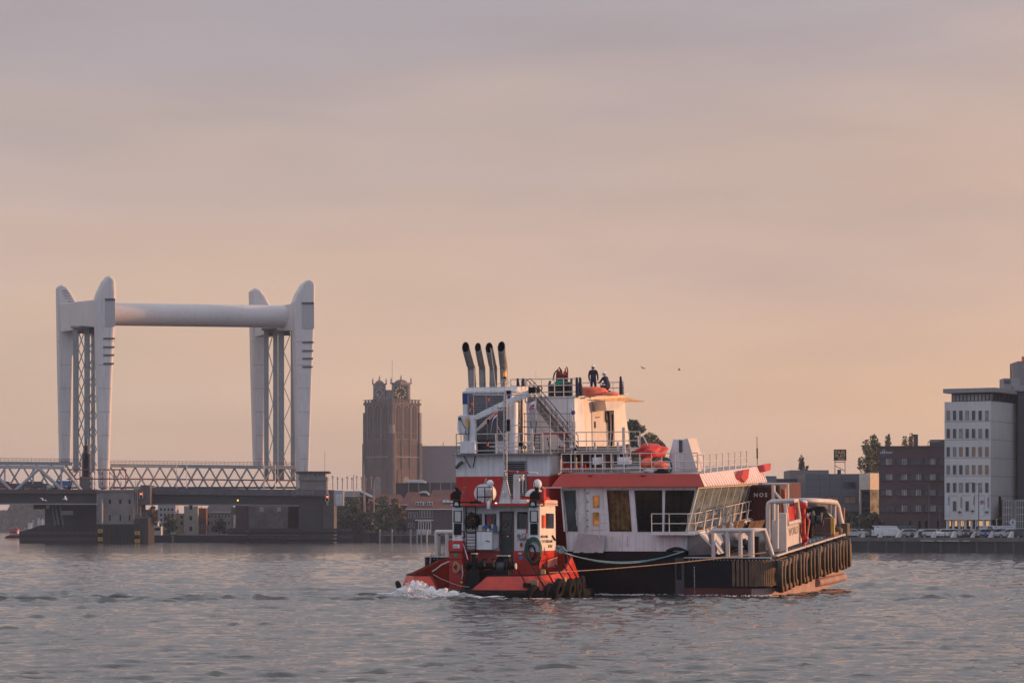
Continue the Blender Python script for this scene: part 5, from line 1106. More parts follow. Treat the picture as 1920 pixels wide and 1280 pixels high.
flag(flag_mesh('flag', .62, .42, [FRED, FWH, FBL], lambda u, q: (0 if abs(q-.55) < .16 else 2 if q > .8 else 1) if u > .15 else 1, .55), 'white flag with red and blue marks below the right end of the mast yard', m(1004.5, 751))
# ladder, rails, lockers, winch, bollards on the after deck
b = B()
for px in (874, 892): b.cyl(g(px, 1032, YD-.2), g(px, 946, YD-.2), .035, n=6)
for i in range(7): b.cyl(g(874, 1024-i*12.5, YD-.2), g(892, 1024-i*12.5, YD-.2), .025, n=5)
part(tug, 'ladder', b, BLK)
b = B(); b.path([g(864, 941, YD-.2), g(892, 941, YD-.2), g(892, 948, YD-.2)], .03, n=5); b.path([g(866, 1008, YD-.3), g(872, 1004, YD-.4), g(870, 996, YD-.2), g(864, 996, YD-.2)], .03, n=5); part(tug, 'ladder_bracket', b, BLK, split=True)
p0_ = g(894, 996, YD-.05); lk = part(tug, 'white_locker', B().box(g(894, 1030, YD).x, g(924, 1030, YD).x, YD-.1, YDW-.02, g(900, 1030, YD).z, g(900, 997, YD).z), WHITE, bev=.02)
b = B(); b.cyl(g(911, 1013, YD-.13), g(918, 1015, YD-.13), .02, n=5); part(lk, 'latch', b, BLK)
b = B(); b.slab([g(925, 1030, YD), g(935, 1025, YD+.5), g(935, 993, YD+.5), g(925, 997, YD)], (0, .05, 0)); part(lk, 'locker_side', b, WHITE)
dw = part(tug, 'drawer_cabinet', B().box(g(871, 1030, YD).x, g(892, 1030, YD).x, YD+.05, YDW-.02, g(871, 1030, YD).z, g(871, 998, YD).z), WHITE, bev=.02)
b = B(); [b.box(g(871, 1000, YD).x, g(892, 1000, YD).x, YD+.03, YD+.05, g(871, py, YD).z-.015, g(871, py, YD).z+.015) for py in (1006, 1017, 1028)]; part(dw, 'drawer_seam', b, BLK, split=True)
part(tug, 'work_shelf', B().box(g(874, 996, YD).x, g(934, 996, YD).x, YD-.08, YDW-.02, g(880, 997, YD).z, g(880, 995.5, YD).z), mat('brown_shelf', (.15, .11, .08), .6))
def keg(px0, px1, py0, py1, m_, lb, cat, nm, yy=YD+.3):
    a, c = g(px0, py0, yy), g(px1, py1, yy); x_ = (a.x+c.x)/2; r0 = (c.x-a.x)/2; b = B(); b.cyl((x_, yy, c.z), (x_, yy, a.z-.04), r0, n=12); b.cyl((x_, yy, a.z-.04), (x_, yy, a.z), r0*.6, n=10); solo(nm, lb, cat, b, m_, G, (x_, yy, c.z))
PBL = mat('bright_blue_plastic', (.01, .10, .32), .4)
keg(906, 919, 984, 990, PBL, 'blue flat can lying on the shelf by the tug door', 'can', 'blue_can'); keg(926, 932.5, 984, 996, PBL, 'tall blue jerrycan nearest the tug door on the shelf', 'can', 'jerrycan')
keg(897, 905, 984, 995, WHITE2, 'white bucket left of the blue can on the tug shelf', 'bucket', 'bucket'); keg(920.5, 925.5, 982, 990, mat('cream_bottle', (.6, .48, .42), .5), 'cream bottle between the two blue cans', 'bottle', 'bottle'); keg(913, 917, 990, 998, WHITE, 'thin white bottle at the shelf edge', 'bottle', 'bottle', YD-.02)
solo('work_jacket', 'dark jacket with orange patch hanging behind the tug ladder', 'jacket', lump(g(882, 975, YD+.3), (.3, .12, .42), 41, .3, zmin=-.95), mat('dark_jacket', (.02, .02, .022), .85, stain=((.6, .18, .04), .7), sc_=3), G, tuple(g(882, 975, YD+.3)))
# no smoking and info signs
for px, m1 in ((973, BLK), (982, RED)):
    p = g(px, 1004, YDW-.03); r0 = .075 if px == 973 else .11
    sg_ = part(tug, 'round_sign', B().cyl(p, p+V3((0, -.015, 0)), r0, n=16), WHITE); b = B().torus(p+V3((0, -.016, 0)), (0, 1, 0), r0, .018, 18, 5)
    if px == 982: b.cyl(p+V3((-.07, -.02, .07)), p+V3((.07, -.02, -.07)), .014, n=4)
    else: b.ball(p+V3((0, -.015, 0)), (.035, .01, .035), 8, 6)
    part(sg_, 'sign_ring', b, m1)
p = g(977, 1045, YD-.22); part(tug, 'blue_sign', B().cyl(p, p+V3((0, -.015, 0)), .1, n=14), mat('sign_blue', (.05, .2, .5), .4)); p = g(974, 1037, YD-.22); part(tug, 'pale_notice', B().box(p.x-.06, p.x+.15, p.y-.02, p.y, p.z-.04, p.z+.05), WHITE2)
b = B(); b.box(g(972, 1012, YDW).x, g(988, 1012, YDW).x, YDW-.25, YDW-.01, g(972, 1010, YDW).z, g(972, 1008, YDW).z); part(tug, 'small_shelf', b, GREY); p = g(977, 1024, YDW-.1); part(tug, 'red_extinguisher', B().cyl(p, p+V3((0, 0, .2)), .07, n=10), RED); b = B(); b.box(g(987, 1000, YDW-.1).x-.03, g(987, 1000, YDW-.1).x+.03, YDW-.1, YDW-.06, g(987, 1000, YDW).z, g(987, 985, YDW).z); part(tug, 'red_strip', b, RED)
yq = 1.2; n_ = lambda px, py, y=yq: g(px, py, y)
b = B(); b.cyl(n_(872, 1060), n_(966, 1060), .17, n=14); wi = part(tug, 'towing_winch', b, BLK)
for (x0p, x1p, r0) in ((876, 880, .35), (900, 906, .33), (926, 932, .4), (948, 953, .42)): part(wi, 'winch_flange', B().cyl(n_(x0p, 1061), n_(x1p, 1061), r0, n=18), BLK)
part(wi, 'winch_drum', B().cyl(n_(932, 1062), n_(948, 1062), .28, n=16), DGREY); part(wi, 'drum_end', B().cyl(n_(966, 1061), n_(968, 1061), .17, n=14), CREAM)
part(wi, 'winch_base', B().box(n_(928, 1060).x, n_(957, 1060).x, yq-.4, yq+.5, zb_, n_(930, 1068).z), BLK, bev=.04)
part(wi, 'winch_gearbox', B().slab([n_(934, 1042, yq-.1), n_(953, 1042, yq-.1), n_(958, 1062, yq-.1), n_(928, 1062, yq-.1)], (0, .5, 0)), BLK, bev=.03); part(wi, 'gearbox_lid', B().box(n_(932, 1040).x, n_(954, 1040).x, yq-.15, yq+.4, n_(940, 1042).z, n_(940, 1040.5).z), CREAM)
b = B(); b.cyl(n_(890, 1098, .9), n_(890, 1038, .9), .17, n=12); bl_ = part(tug, 'towing_post', b, BLK); part(bl_, 'post_cap', B().cyl(n_(890, 1038, .9), n_(890, 1036.5, .9), .18, n=12), WHITE2); part(bl_, 'post_base', B().box(n_(875, 1098, .9).x, n_(903, 1098, .9).x, .5, 1.5, zb_, n_(890, 1070, .9).z), BLK, bev=.04)
for px in (909, 926):
    b = B(); b.cyl(n_(px, 1062, .8), n_(px, 1050, .8), .08, n=10); b.cyl(n_(px, 1050, .8), n_(px, 1046, .8), .09, .17, n=12); part(tug, 'fairlead_horn', b, mat('dark_bronze', (.08, .07, .05), .4, .5))
b = B(); b.box(n_(905, 1098).x, n_(928, 1098).x, yq+.2, yq+.8, zb_, n_(915, 1068).z); part(tug, 'hatch_coaming', b, BLK, bev=.03)
p = n_(866, 1092, .6); part(tug, 'deck_lamp', B().ball(p, .09, 8, 6), mat('brass_lamp', (.45, .28, .06), .35, .5))
# green hose on the right pillar, orange lines on the red locker
hp = g(1001, 1030, YD-.35); b = B()
for i in range(3): b.torus(hp+V3((i*.03-.03, -i*.05, -i*.05)), (.15*i, 1, .1), .62-.05*i, .045, 28, 6)
bh = thing('hose_coil', 'large dark green hose coiled on the right rear corner of the tug house', 'hose', G, tuple(hp)); 
b2 = B()
for q in b.pieces(): b2.add(q.v, q.f)
bs = [B() for _ in range(3)]
for i in range(3):
    c = hp+V3((i*.03-.03, -i*.05, -i*.05)); n__ = 28; pts = [c+V3((math.cos(2*math.pi*j/n__)*(.46-.05*i), .05*math.sin(3*j), math.sin(2*math.pi*j/n__)*(.66-.04*i))) for j in range(n__)]; bs[i].path(pts, .045, n=6, closed=True)
    part(bh, 'hose_loop', bs[i], GREEN)
b = B(); c = hp+V3((-.12, -.05, -.15)); b.path([c+V3((math.cos(2*math.pi*j/20)*.2, 0, math.sin(2*math.pi*j/20)*.38)) for j in range(20)], .06, n=6, closed=True); b.path([hp+V3((-.3, -.1, -.5)), hp+V3((-.1, -.1, -.82)), hp+V3((.3, -.1, -.75)), hp+V3((.42, -.1, -.4))], .03, n=5); part(bh, 'black_cable', b, BLK, split=True)
ol = g(854, 1062, YD-.75); oc = thing('rope_coil', 'orange rope bunch hanging on the red locker of the tug', 'rope', G, tuple(ol))
for i in range(5):
    b = B(); b.path([ol+V3((math.cos(2*math.pi*j/14)*(.13+.02*i)+.02*i, -.01*i, math.sin(2*math.pi*j/14)*(.28-.02*i)-.05*(i % 3))) for j in range(14)], .022, n=5, closed=True); part(oc, 'rope_loop', b, ROPEO)
b = B(); b.path([g(866, 1014, YD-.3), g(872, 1030, YD-.5), g(877, 1048, YD-.8)], .03, n=5); b.path([g(866, 1058, 1), g(868, 1075, 1), g(866, 1085, 1)], .03, n=5); part(tug, 'white_chafing_line', b, WHITE2, split=True)
# side rail and small fittings on the sunlit side
b = B(); y0q, y1q = 3.2, 5.2; zq = g(1020, 1062, x=XD+.4).z
for i in range(12): y_ = y0q+(y1q-y0q)*i/11; b.cyl((XD+.4, y_, zq-.05), (XD+.4, y_+.05, zq+.33+.12*i/11), .018, n=4)
b.cyl((XD+.4, y0q, zq+.33), (XD+.4, y1q, zq+.47), .03, n=5); b.cyl((XD+.4, y0q, zq), (XD+.4, y1q, zq+.1), .025, n=5); part(tug, 'side_rail', b, mat('salmon_rail', (.6, .3, .25), .5))
b = B(); p = g(1018, 1072, 1.0); b.box(p.x-.1, p.x+.14, .9, 1.1, p.z-.15, p.z+.15); part(tug, 'mooring_bitt', b, mat('brass_fitting', (.4, .3, .12), .5), bev=.03)
b = B(); p = g(1060, 1090, x=HB+.2); b.box(p.x-.05, p.x+.02, p.y-.2, p.y+.2, p.z-.2, p.z+.25); p = g(1000, 1092, y=-.02); b.box(p.x-.2, p.x+.25, -.1, .05, p.z-.2, p.z+.15); part(tug, 'wear_plate', b, mat('tan_worn_plate', (.35, .22, .12), .7, var=.3), split=True)
b = B(); p = g(1008, 1115, y=0); b.cyl((p.x-.2, -.1, .25), (p.x+.5, .25, .3), .14, n=8); part(tug, 'tan_roller', b, BROWNR)
# tug tyre fenders
meT2 = tyre_b(.56, .15, .15, 22).mesh('tyre_fender', RUBBER)
tinfo = [((998, 1113), None, -60, 38, .95, 'small tyre half in the water at the rounded stern corner of the tug'), ((1028, 1111), None, -40, 34, 1.0, 'tilted small tyre second from the stern corner of the tug'), ((1046, 1105), None, -30, 26, 1.12, 'black tyre hanging third along the tug side'), ((1069, 1105), None, -22, 12, 1.12, 'largest black tyre hanging on the tug side'), ((1082, 1102), None, 0, 0, 1.05, 'black tyre just behind the largest one on the tug side'), ((1091, 1097), None, 12, 0, 1.0, 'black tyre farthest forward on the tug side'), ((751, 1107), 'L', 30, -35, .75, 'tyre at the left stern corner of the tug in the foam')]
for i, ((px, py), sde, yawd, roll, s_, lb) in enumerate(tinfo):
    if sde == 'L': p = g(px-2, py-5, y=.2)
    elif i == 0: p = g(px, py, y=-.1); p.x = max(p.x, 0)
    elif i == 1: p = g(px, py, y=.5)
    else: p = g(px, py, x=HB+.5+.03*i)
    o = bpy.data.objects.new('tyre_fender', meT2); C.objects.link(o)
    o.matrix_world = G.M @ Matrix.Translation(p) @ Matrix.Rotation(R(yawd*.3+3), 4, 'Z') @ Matrix.Rotation(R(roll*.6), 4, 'Y') @ Matrix.Scale(s_, 4); ORG[o] = V3((0, 0, 0)); tag(o, lb, 'tyre', 'tyre fenders round the tug hull')
    ir = o.matrix_world.inverted(); a_t = ir @ (G.M @ (V3((p.x-.35, p.y, p.z+.5)))); a_b = ir @ (G.M @ V3((p.x-.75 if sde is None else p.x+.3, p.y-.3, p.z+1.35)))
    if sde is None: part(o, 'rope', B().path([V3((0, 0, .5)), a_t*.5, a_b], .035, n=5), BLK)
# towing lines
def sag(a, c, s_, n=16): return [lerp(a, c, i/n)-V3((0, 0, 4*s_*(i/n)*(1-i/n))) for i in range(n+1)]
a = g(1044, 1030, 4.5); a = G.M @ a; c = V.M @ v(1286, 1030, y=-.2)
b = B(); b.path(sag(a, c, .75), .032, n=6); b.path([p+V3((0, -.05, -.06)) for p in sag(a, c, .62)], .026, n=6); solo('mooring_rope', 'pale blue doubled rope sagging from the tug to the ship stern post', 'rope', b, ROPEB, W, tuple(a))
b = B(); a2 = G.M @ g(1030, 1073, 1.2); c2 = V.M @ v(1436, 1035, y=.1); b.path(sag(a2, c2, .12), .028, n=5); solo('mooring_rope', 'thin taut tan rope from the tug rail to the right stern guard of the ship', 'rope', b, ROPEO, W, tuple(a2))
b = B(); pts = [V.M @ v(1250+i*4.5, 1034-6*math.sin(i/8*3.1), y=-.25) for i in range(9)]; b.path(pts, .11, n=6); solo('rope_bight', 'thick black hose looped over the ship stern post', 'hose', b, BLK, W, tuple(pts[0]))
b = B()
for i in range(6): c0 = G.M @ g(1046+i*2.5, 1027+i % 3*3, 4.3); b.torus(c0, (0.3, 1, .3*i), .13, .03, 12, 5)
solo('rope_heap', 'tangle of pale blue rope at the tug quarter', 'rope', b, ROPEB, W, tuple(G.M @ g(1050, 1030, 4.3)))
b = B(); b.path([G.M @ g(812, 1076, .4), G.M @ g(826, 1084, .3), G.M @ g(845, 1092, .2), G.M @ g(862, 1098, .2), G.M @ g(880, 1100, .2)], .022, n=5); solo('stern_line', 'thin grey line lying across the tug stern opening', 'rope', b, ROPEG, W, tuple(G.M @ g(830, 1085, .3)))
b = B(); b.path([G.M @ g(810, 1071, 1.5), G.M @ g(818, 1066, 1.6), G.M @ g(828, 1058, 1.6), G.M @ g(842, 1052, 2.0)], .035, n=5); solo('white_line', 'white rope rising from the tug stern to the red locker', 'rope', b, WHITE2, W, tuple(G.M @ g(810, 1071, 1.5)))
b = B(); b.path([V.M @ v(812, 1034, y=-.1), V.M @ v(808, 1040, y=-.1), V.M @ v(806, 1058, y=-.1)], .035, n=5); b.cyl(V.M @ v(806, 1075, y=-.1), V.M @ v(806, 1058, y=-.1), .09, n=8); solo('stern_pole', 'thin white crook pole at the left stern corner of the ship', 'pole', b, WHITE2, W, tuple(V.M @ v(806, 1075, y=-.1)))

# ================================================================ FOAM thrown up behind the tug
rf = random.Random(5); b = B(); b.smooth = True
def foamheap(cx, cy, sx, sy, h, n, s0=.05):
    for i in range(n):
        x, y = rf.gauss(0, 1), rf.gauss(0, 1); d = math.exp(-(x*x+y*y)*.5); z = h*d*rf.random()**.8
        r0 = s0*rf.uniform(.4, 1.5)*(1.2-.6*z/max(h, .01)); c = (cx+x*sx, cy+y*sy, z)
        o_ = len(b.v); b.v += [(c[0]+r0*1.6, c[1], c[2]), (c[0]-r0*1.6, c[1]+r0*.3, c[2]), (c[0], c[1]+r0, c[2]), (c[0], c[1]-r0, c[2]), (c[0], c[1], c[2]+r0*.8), (c[0]+r0*.2, c[1], c[2]-r0*.5)]
        for f in ((0, 2, 4), (2, 1, 4), (1, 3, 4), (3, 0, 4), (2, 0, 5), (1, 2, 5), (3, 1, 5), (0, 3, 5)): b.f.append(tuple(o_+k for k in f)); b.mi.append(0); b.sm.append(True); b.ch.append(1)
st0 = G.M @ g(790, 1115, -.6)
foamheap(st0.x-.3, st0.y-.3, .85, .8, 1.0, 3600, .028); foamheap(st0.x+1.3, st0.y-.7, 1.2, .7, .5, 2400, .025); foamheap(st0.x-.6, st0.y-.6, 1.6, 1.3, .12, 900, .03); foamheap(st0.x+3.2, st0.y-1.2, 2.4, 1.2, .08, 1300, .03); foamheap(st0.x+6.5, st0.y-1.8, 1.8, .8, .07, 700, .03)
for px, n in ((1060, 200), (1130, 120), (1200, 260), (1245, 160), (1330, 120), (1410, 100), (1080, 200)):
    p = V.M @ v(px, 1112, y=-.3); foamheap(p.x, p.y-.3, .9, .4, .10, n, .03)
for (x_, y_, sx, sy, sz, sd_) in ((-.4, -.2, .8, .8, .6, 1), (.5, -.5, 1.0, .7, .42, 5), (1.6, -.6, 1.3, .7, .24, 2), (3.1, -.9, 1.5, .7, .13, 3), (-1.3, .3, .8, .7, .25, 4)):
    q = lump((st0.x+x_, st0.y+y_, -.02), (sx, sy, sz), sd_, .5, n=60, k=16, freq=7, zmin=0); o_ = len(b.v); b.v += q.v; b.f += [tuple(o_+i for i in f) for f in q.f]; b.mi += q.mi; b.sm += q.sm; b.ch += q.ch
FM = mat('foam', (.82, .80, .80), .8, var=.1)
solo('foam', None, None, b, FM, W, (st0.x, st0.y, 0), kind='stuff')

# ================================================================ BACKGROUND helpers
def P(px, py, d): return V3(((px-PX0)*d/FPX, d, CAM_H-(py-PY0)*d/FPX))
BRICK = mat('dark_brown_brick', (.105, .068, .070), .85, var=.2, sc_=.5, bump=.02, bsc=6)
BRICK2 = mat('red_brown_brick', (.13, .06, .045), .85, var=.2, sc_=.6)
CHST = mat('church_brick', (.085, .066, .066), .9, var=.25, sc_=.25, stain=((.15, .12, .115), .4))
CHST2 = mat('church_pale_stone', (.20, .17, .16), .9, var=.2, sc_=.4)
ROOFR = mat('red_roof_tile', (.15, .055, .04), .8, var=.25, sc_=.8, bump=.03, bsc=5)
SLATE = mat('grey_slate', (.085, .085, .09), .7, var=.2)
CONC = mat('weathered_concrete', (.20, .185, .175), .85, var=.15, sc_=.35, streak=.5, stain=((.10, .09, .08), .4))
CONCW = mat('white_concrete_panel', (.58, .56, .55), .7, var=.06, sc_=.4, streak=.15)
PYL = mat('white_pylon_paint', (.62, .58, .57), .5, var=.06, sc_=.08, streak=.3)
TRUS = mat('pale_truss_paint', (.38, .38, .40), .55, var=.1)
TRUSG = mat('grey_green_truss_paint', (.25, .27, .28), .6, var=.12)
DKST = mat('dark_bridge_steel', (.028, .028, .032), .6, var=.3)
REDST = mat('dull_red_steel', (.20, .04, .035), .6)
TIMB = mat('tarred_timber', (.022, .020, .020), .8, var=.5, sc_=2, streak=.3)
QWALL = mat('quay_wall_steel', (.03, .032, .036), .7, var=.3, sc_=.6, streak=.4)
GRNDM = mat('paved_ground', (.12, .115, .11), .9, var=.15, sc_=.3)
YEL = mat('yellow_board', (.45, .27, .05), .6)
WARM = mat('warm_lit_room', (1, .55, .25), .5, emit=.55)
WINW = mat('white_window_frame', (.55, .54, .54), .5)
PANE = glass('far_window_glass', (.03, .032, .04), .1)
PANEW = glass('curtained_window', (.24, .23, .22), .3)
def leafmat(nm, col, v_=.5):
    m = mat(nm, col, .75, var=v_, sc_=.9); return m
LF = {k: leafmat('leaf_'+k, c) for k, c in {'green': (.115, .13, .075), 'olive': (.155, .14, .085), 'brown': (.17, .11, .075), 'dark': (.065, .075, .055), 'yellow': (.19, .15, .07)}.items()}
BARK = mat('bark', (.05, .04, .035), .9, var=.3)
def tree(label, px, ytop, ybase, d, wpx, kind='green', shape='round', n=1500, leaf=.32, seed=1, group=None, ground=2.0, name='tree'):
    """trunk with limbs and a crown of many leaf clumps"""
    r = np.random.default_rng(seed); top = P(px, ytop, d); base = V3((top.x, d, ground)); H = top.z-ground; wd = wpx*d/FPX/2
    t = thing(name, label, 'tree', W, tuple(base), group)
    b = B(); hp = (.12 if shape == 'poplar' else .28)*H
    b.path([base, base+V3((.1, 0, hp)), base+V3((-.1, .1, H*.6)), base+V3((0, 0, H*.9))], [H*.022+.08, H*.017+.06, H*.01+.03, .03], n=7)
    cl = []
    nb = int(8+2.2*H/wd) if shape == 'round' else 18
    for i in range(nb):
        if shape == 'poplar':
            z0 = hp+(H*.95-hp)*(i+.5)/nb; a = r.uniform(0, 6.3); q = wd*.75*min(1, (1-(z0-hp)/(H*1.02-hp))*1.9+.12)*r.uniform(.3, 1); c = base+V3((math.cos(a)*q, math.sin(a)*q, z0)); cl.append((c, (wd*.75*r.uniform(.6, 1.1)*min(1, 1.25-(z0/H)*.75), wd*.7, H*.08)))
            b.path([base+V3((0, 0, z0*.75)), lerp(base+V3((0, 0, z0)), c, .6)-V3((0, 0, .3)), c], [.07, .05, .02], n=4)
        else:
            a = r.uniform(0, 6.3); rr = wd*r.uniform(.26, .46); u_ = (i+.5)/nb; z0 = H*(.25+.75*u_)-rr*.75; q = wd*r.uniform(.2, .8)*(1-max(0, u_-.45)**1.5*1.9); c = base+V3((math.cos(a)*q, math.sin(a)*q*.8, z0)); cl.append((c, (rr, rr, rr*.75)))
            b.path([base+V3((0, 0, H*.3)), lerp(base+V3((0, 0, H*.35)), c, .5), c], [.13, .08, .03], n=4)
    part(t, 'trunk', b, BARK)
    ci = r.integers(0, len(cl), n); C0 = np.array([tuple(cl[i][0]) for i in ci]); S0 = np.array([cl[i][1] for i in ci])
    D = r.normal(size=(n, 3)); D /= np.linalg.norm(D, axis=1)[:, None]; D *= (r.random(n)**.45)[:, None]*1.08
    c = C0+D*S0; c[:, 2] = np.maximum(c[:, 2], ground+.3)
    A = r.normal(size=(n, 3)); A /= np.linalg.norm(A, axis=1)[:, None]; Bv = np.cross(A, r.normal(size=(n, 3))); Bv /= np.linalg.norm(Bv, axis=1)[:, None]
    s_ = leaf*r.uniform(.5, 1.3, n)[:, None]; vs = np.stack([c+A*s_, c+Bv*s_*.6, c-A*s_, c-Bv*s_*.6], 1).reshape(-1, 3)-np.array(tuple(base))
    me = bpy.data.meshes.new('crown'); me.from_pydata(vs.tolist(), [], [tuple(range(i*4, i*4+4)) for i in range(n)])
    k2 = {'green': 'dark', 'olive': 'green', 'brown': 'olive', 'dark': 'green', 'yellow': 'olive'}[kind]
    me.materials.append(LF[kind]); me.materials.append(LF[k2]); me.materials.append(LF['yellow'] if kind in ('olive', 'yellow', 'green') else LF['brown'])
    me.polygons.foreach_set('material_index', np.where(r.random(n) < .06, 2, (ci % 3 == 0).astype(int)).astype(np.int32))
    o = bpy.data.objects.new('crown', me); C.objects.link(o); o.parent = t; ORG[o] = ORG[t]
    return t
def house(label, px0, px1, yt, yb, d, wins=(), yaw=0, depth=8, wall=BRICK, ground=2.0, name='house', cat='house', roof=None, frame_m=WINW, pane=PANE, sill=True, o_y=0.0, roofh=0, roofm=None, mull=0, group=None, gable=None):
    F = frame(px0, d, yaw); a = F.at(px0, yt, y=0); c = F.at(px1, yb, y=0); zb = min(ground, c.z)
    t = thing(name, label, cat, F, ((a.x+c.x)/2, depth/2, zb), group)
    part(t, 'wall', B().box(a.x, c.x, 0, depth, zb, a.z), wall)
    if roofh:
        zr_ = F.at(px0, yt-roofh, y=depth/2).z; b = B(); e_ = .4
        if gable == 'front': b.prism([(a.x-e_, a.z-.05), ((a.x+c.x)/2, zr_), (c.x+e_, a.z-.05)], 'y', -.3, depth+.3)
        else: b.add([(a.x-e_, -e_, a.z), (c.x+e_, -e_, a.z), (c.x+e_, depth+e_, a.z), (a.x-e_, depth+e_, a.z), (a.x+1.5, depth/2, zr_), (c.x-1.5, depth/2, zr_)], [(0, 1, 5, 4), (1, 2, 5), (2, 3, 4, 5), (3, 0, 4), (3, 2, 1, 0)])
        rfp = part(t, 'roof', b, roofm or ROOFR); b = B(); b.box(a.x-e_, c.x+e_, -e_-.1, -e_, a.z-.15, a.z+.12); part(t, 'gutter', b, WINW)
    for wdef in wins:
        x0, x1, y0, y1 = wdef[:4]; pm = wdef[4] if len(wdef) > 4 else pane
        p, q = F.at(x0, y0, y=0), F.at(x1, y1, y=0)
        wo = part(t, 'window', B().box(p.x, q.x, -.04, .0-.005, q.z, p.z), pm)
        if frame_m:
            f_ = min(.12, (q.x-p.x)*.09); b = B(); b.box(p.x-f_, p.x, -.10, -.003, q.z-f_, p.z+f_); b.box(q.x, q.x+f_, -.10, -.003, q.z-f_, p.z+f_); b.box(p.x, q.x, -.10, -.003, p.z, p.z+f_); b.box(p.x, q.x, -.10, -.003, q.z-f_, q.z)
            nm_ = mull or (1 if (q.x-p.x) > 1.0 else 0)
            for k in range(nm_): xm = p.x+(q.x-p.x)*(k+1)/(nm_+1); b.box(xm-f_*.4, xm+f_*.4, -.09, -.004, q.z, p.z)
            if (p.z-q.z) > 1.5: zm = p.z-(p.z-q.z)*.35; b.box(p.x, q.x, -.085, -.0045, zm-f_*.35, zm+f_*.35)
            part(wo, 'window_frame', b, frame_m)
    return t, F

# ================================================================ LAND
b = B(); xq0, xq1 = P(1020, 0, 470), P(1990, 0, 425)
QA = V3((P(1000, 988, 478).x, 478, 0)); QB = V3((P(1960, 988, 428).x, 428, 0)); QC = V3((160, 405, 0))
land = [tuple(QA)[:2], tuple(QB)[:2], tuple(QC)[:2], (420, 420), (420, 1300), (-40, 1300), (4, 600)]
struct('quay', B().prism([(x, y) for x, y in land], 'z', -.9, 2.1), GRNDM)
b = B(); qd = (QB-QA); ql = qd.length; qd.normalize(); qn = V3((-qd.y, qd.x, 0))*-1
wall = thing('quay_wall', 'dark steel quay wall along the waterline below the parked cars', 'wall', W, (60, 450, 0))
b.slab([QA+qn*.3+V3((0, 0, -.9)), QB+qn*.3+V3((0, 0, -.9)), QB+qn*.3+V3((0, 0, 1.6)), QA+qn*.3+V3((0, 0, 1.6))], qn*-.28); part(wall, 'sheet_wall', b, QWALL)
b = B(); b.slab([QA+qn*.5+V3((0, 0, 1.62)), QB+qn*.5+V3((0, 0, 1.62)), QB+qn*.5+V3((0, 0, 2.25)), QA+qn*.5+V3((0, 0, 2.25))], qn*-.9); part(wall, 'coping', b, mat('wet_grey_coping', (.10, .10, .10), .6, var=.3, sc_=.6, streak=.4))
def qpt(px, off=0, z=0):
    """point on the quay edge seen at column px, off metres back from it"""
    t_ = (px-PX0)/FPX; A_ = QA-qn*off; s_ = (t_*A_.y-A_.x)/(qd.x-t_*qd.y); p = A_+qd*s_; p.z = z; return p
b = B()
for px in range(1560, 1960, 34):
    p = qpt(px, -.32); b.box(p.x-.18, p.x+.18, p.y-.15, p.y+.15, -.5, 1.6)
part(wall, 'fender_pile', b, mat('grey_pile', (.07, .075, .08), .7), split=True)
b = B()
for px in (1733, 1745, 1764, 1779, 1792, 1812): p = qpt(px, -.3); b.box(p.x-.6, p.x+.5, p.y-.5, p.y-.1, 1.66, 1.76)
part(wall, 'pale_streak_rail', b, WHITE2, split=True)
# wedge blocks on the edge
wm = B(); wm.prism([(-.55, 0), (.45, 0), (.5, 1.25), (.25, 1.35)], 'y', -.5, .5); wmm = wm.mesh('wedge_block', CREAM)
for i, px in enumerate((1617, 1650, 1684, 1717, 1750, 1787, 1823, 1857, 1895)):
    o = bpy.data.objects.new('wedge_block', wmm); C.objects.link(o); o.matrix_world = Matrix.Translation(qpt(px, .2, 2.13)) @ Matrix.Rotation(R(10*(i % 3)-10), 4, 'Z') @ Matrix.Scale(.8, 4); ORG[o] = V3((0, 0, 0))
    tag(o, 'pale wedge shaped block on the quay edge, %s from the ship bow' % ords[i], 'block', 'wedge blocks along the quay edge')
    part(o, 'block_base', B().box(-.5, .5, -.5, .5, -.01, .15), DGREY)
# left shore
sA, sB = P(225, 988, 735), P(1010, 988, 722)
struct('far_bank', B().prism([(sA.x, 742), (sB.x, 728), (8, 1000), (120, 3000), (-500, 3000), (sA.x-30, 1000)], 'z', -.9, 1.9), mat('bank_ground', (.06, .062, .045), .95, var=.3, sc_=.05))
struct('far_shore', B().prism([(-620, 2300), (-100, 2300), (-100, 4200), (-900, 4200)], 'z', -.9, 1.0), mat('far_ground', (.05, .055, .04), .95))

# ================================================================ CHURCH
K = frame(735, 1360, 45)
k_ = lambda px, py, y=0.0, x=None: K.at(px, py, y=None if x is not None else y, x=x)
ch = thing('church_tower', 'massive square brick church tower with two clock turrets far behind the bridge', 'church', K, (0, 0, 2))
# the near corner of the tower is at the frame origin: left face is x=0..-s (plane y=0), right face plane x=0
sL = abs(K.at(684, 900, y=0).x); sR = K.at(787, 900, x=0).y; ztw = K.at(735, 752, y=0).z; print('church', sL, sR, ztw)
part(ch, 'tower_wall', B().box(-sL, 0, 0, sR, 2, ztw-1.5), CHST)
b = B(); b.box(-sL-.5, .5, -.5, sR+.5, ztw-1.5, ztw-.4)
part(ch, 'cornice', b, CHST)
b = B()
for i in range(9):
    b.box(-sL+.3+i*sL/9, -sL+.3+i*sL/9+sL/16, -.45, -.15, ztw-.4, ztw+.9); b.box(.15, .45, .3+i*sR/9, .3+i*sR/9+sR/16, ztw-.4, ztw+.9)
b.box(-sL-.5, .5, -.5, -.1, ztw+.9, ztw+1.2); b.box(.1, .5, -.1, sR+.5, ztw+.9, ztw+1.2); b.box(-sL-.5, .5, -.48, -.12, ztw-.39, ztw-.1)
part(ch, 'parapet', b, CHST, split=True)
def onface(face, u, z, out=.0):
    """u along the face from its left edge as seen (0..1)"""
    return V3((-sL+sL*u, -out, z)) if face == 0 else V3((out, sR*u, z))
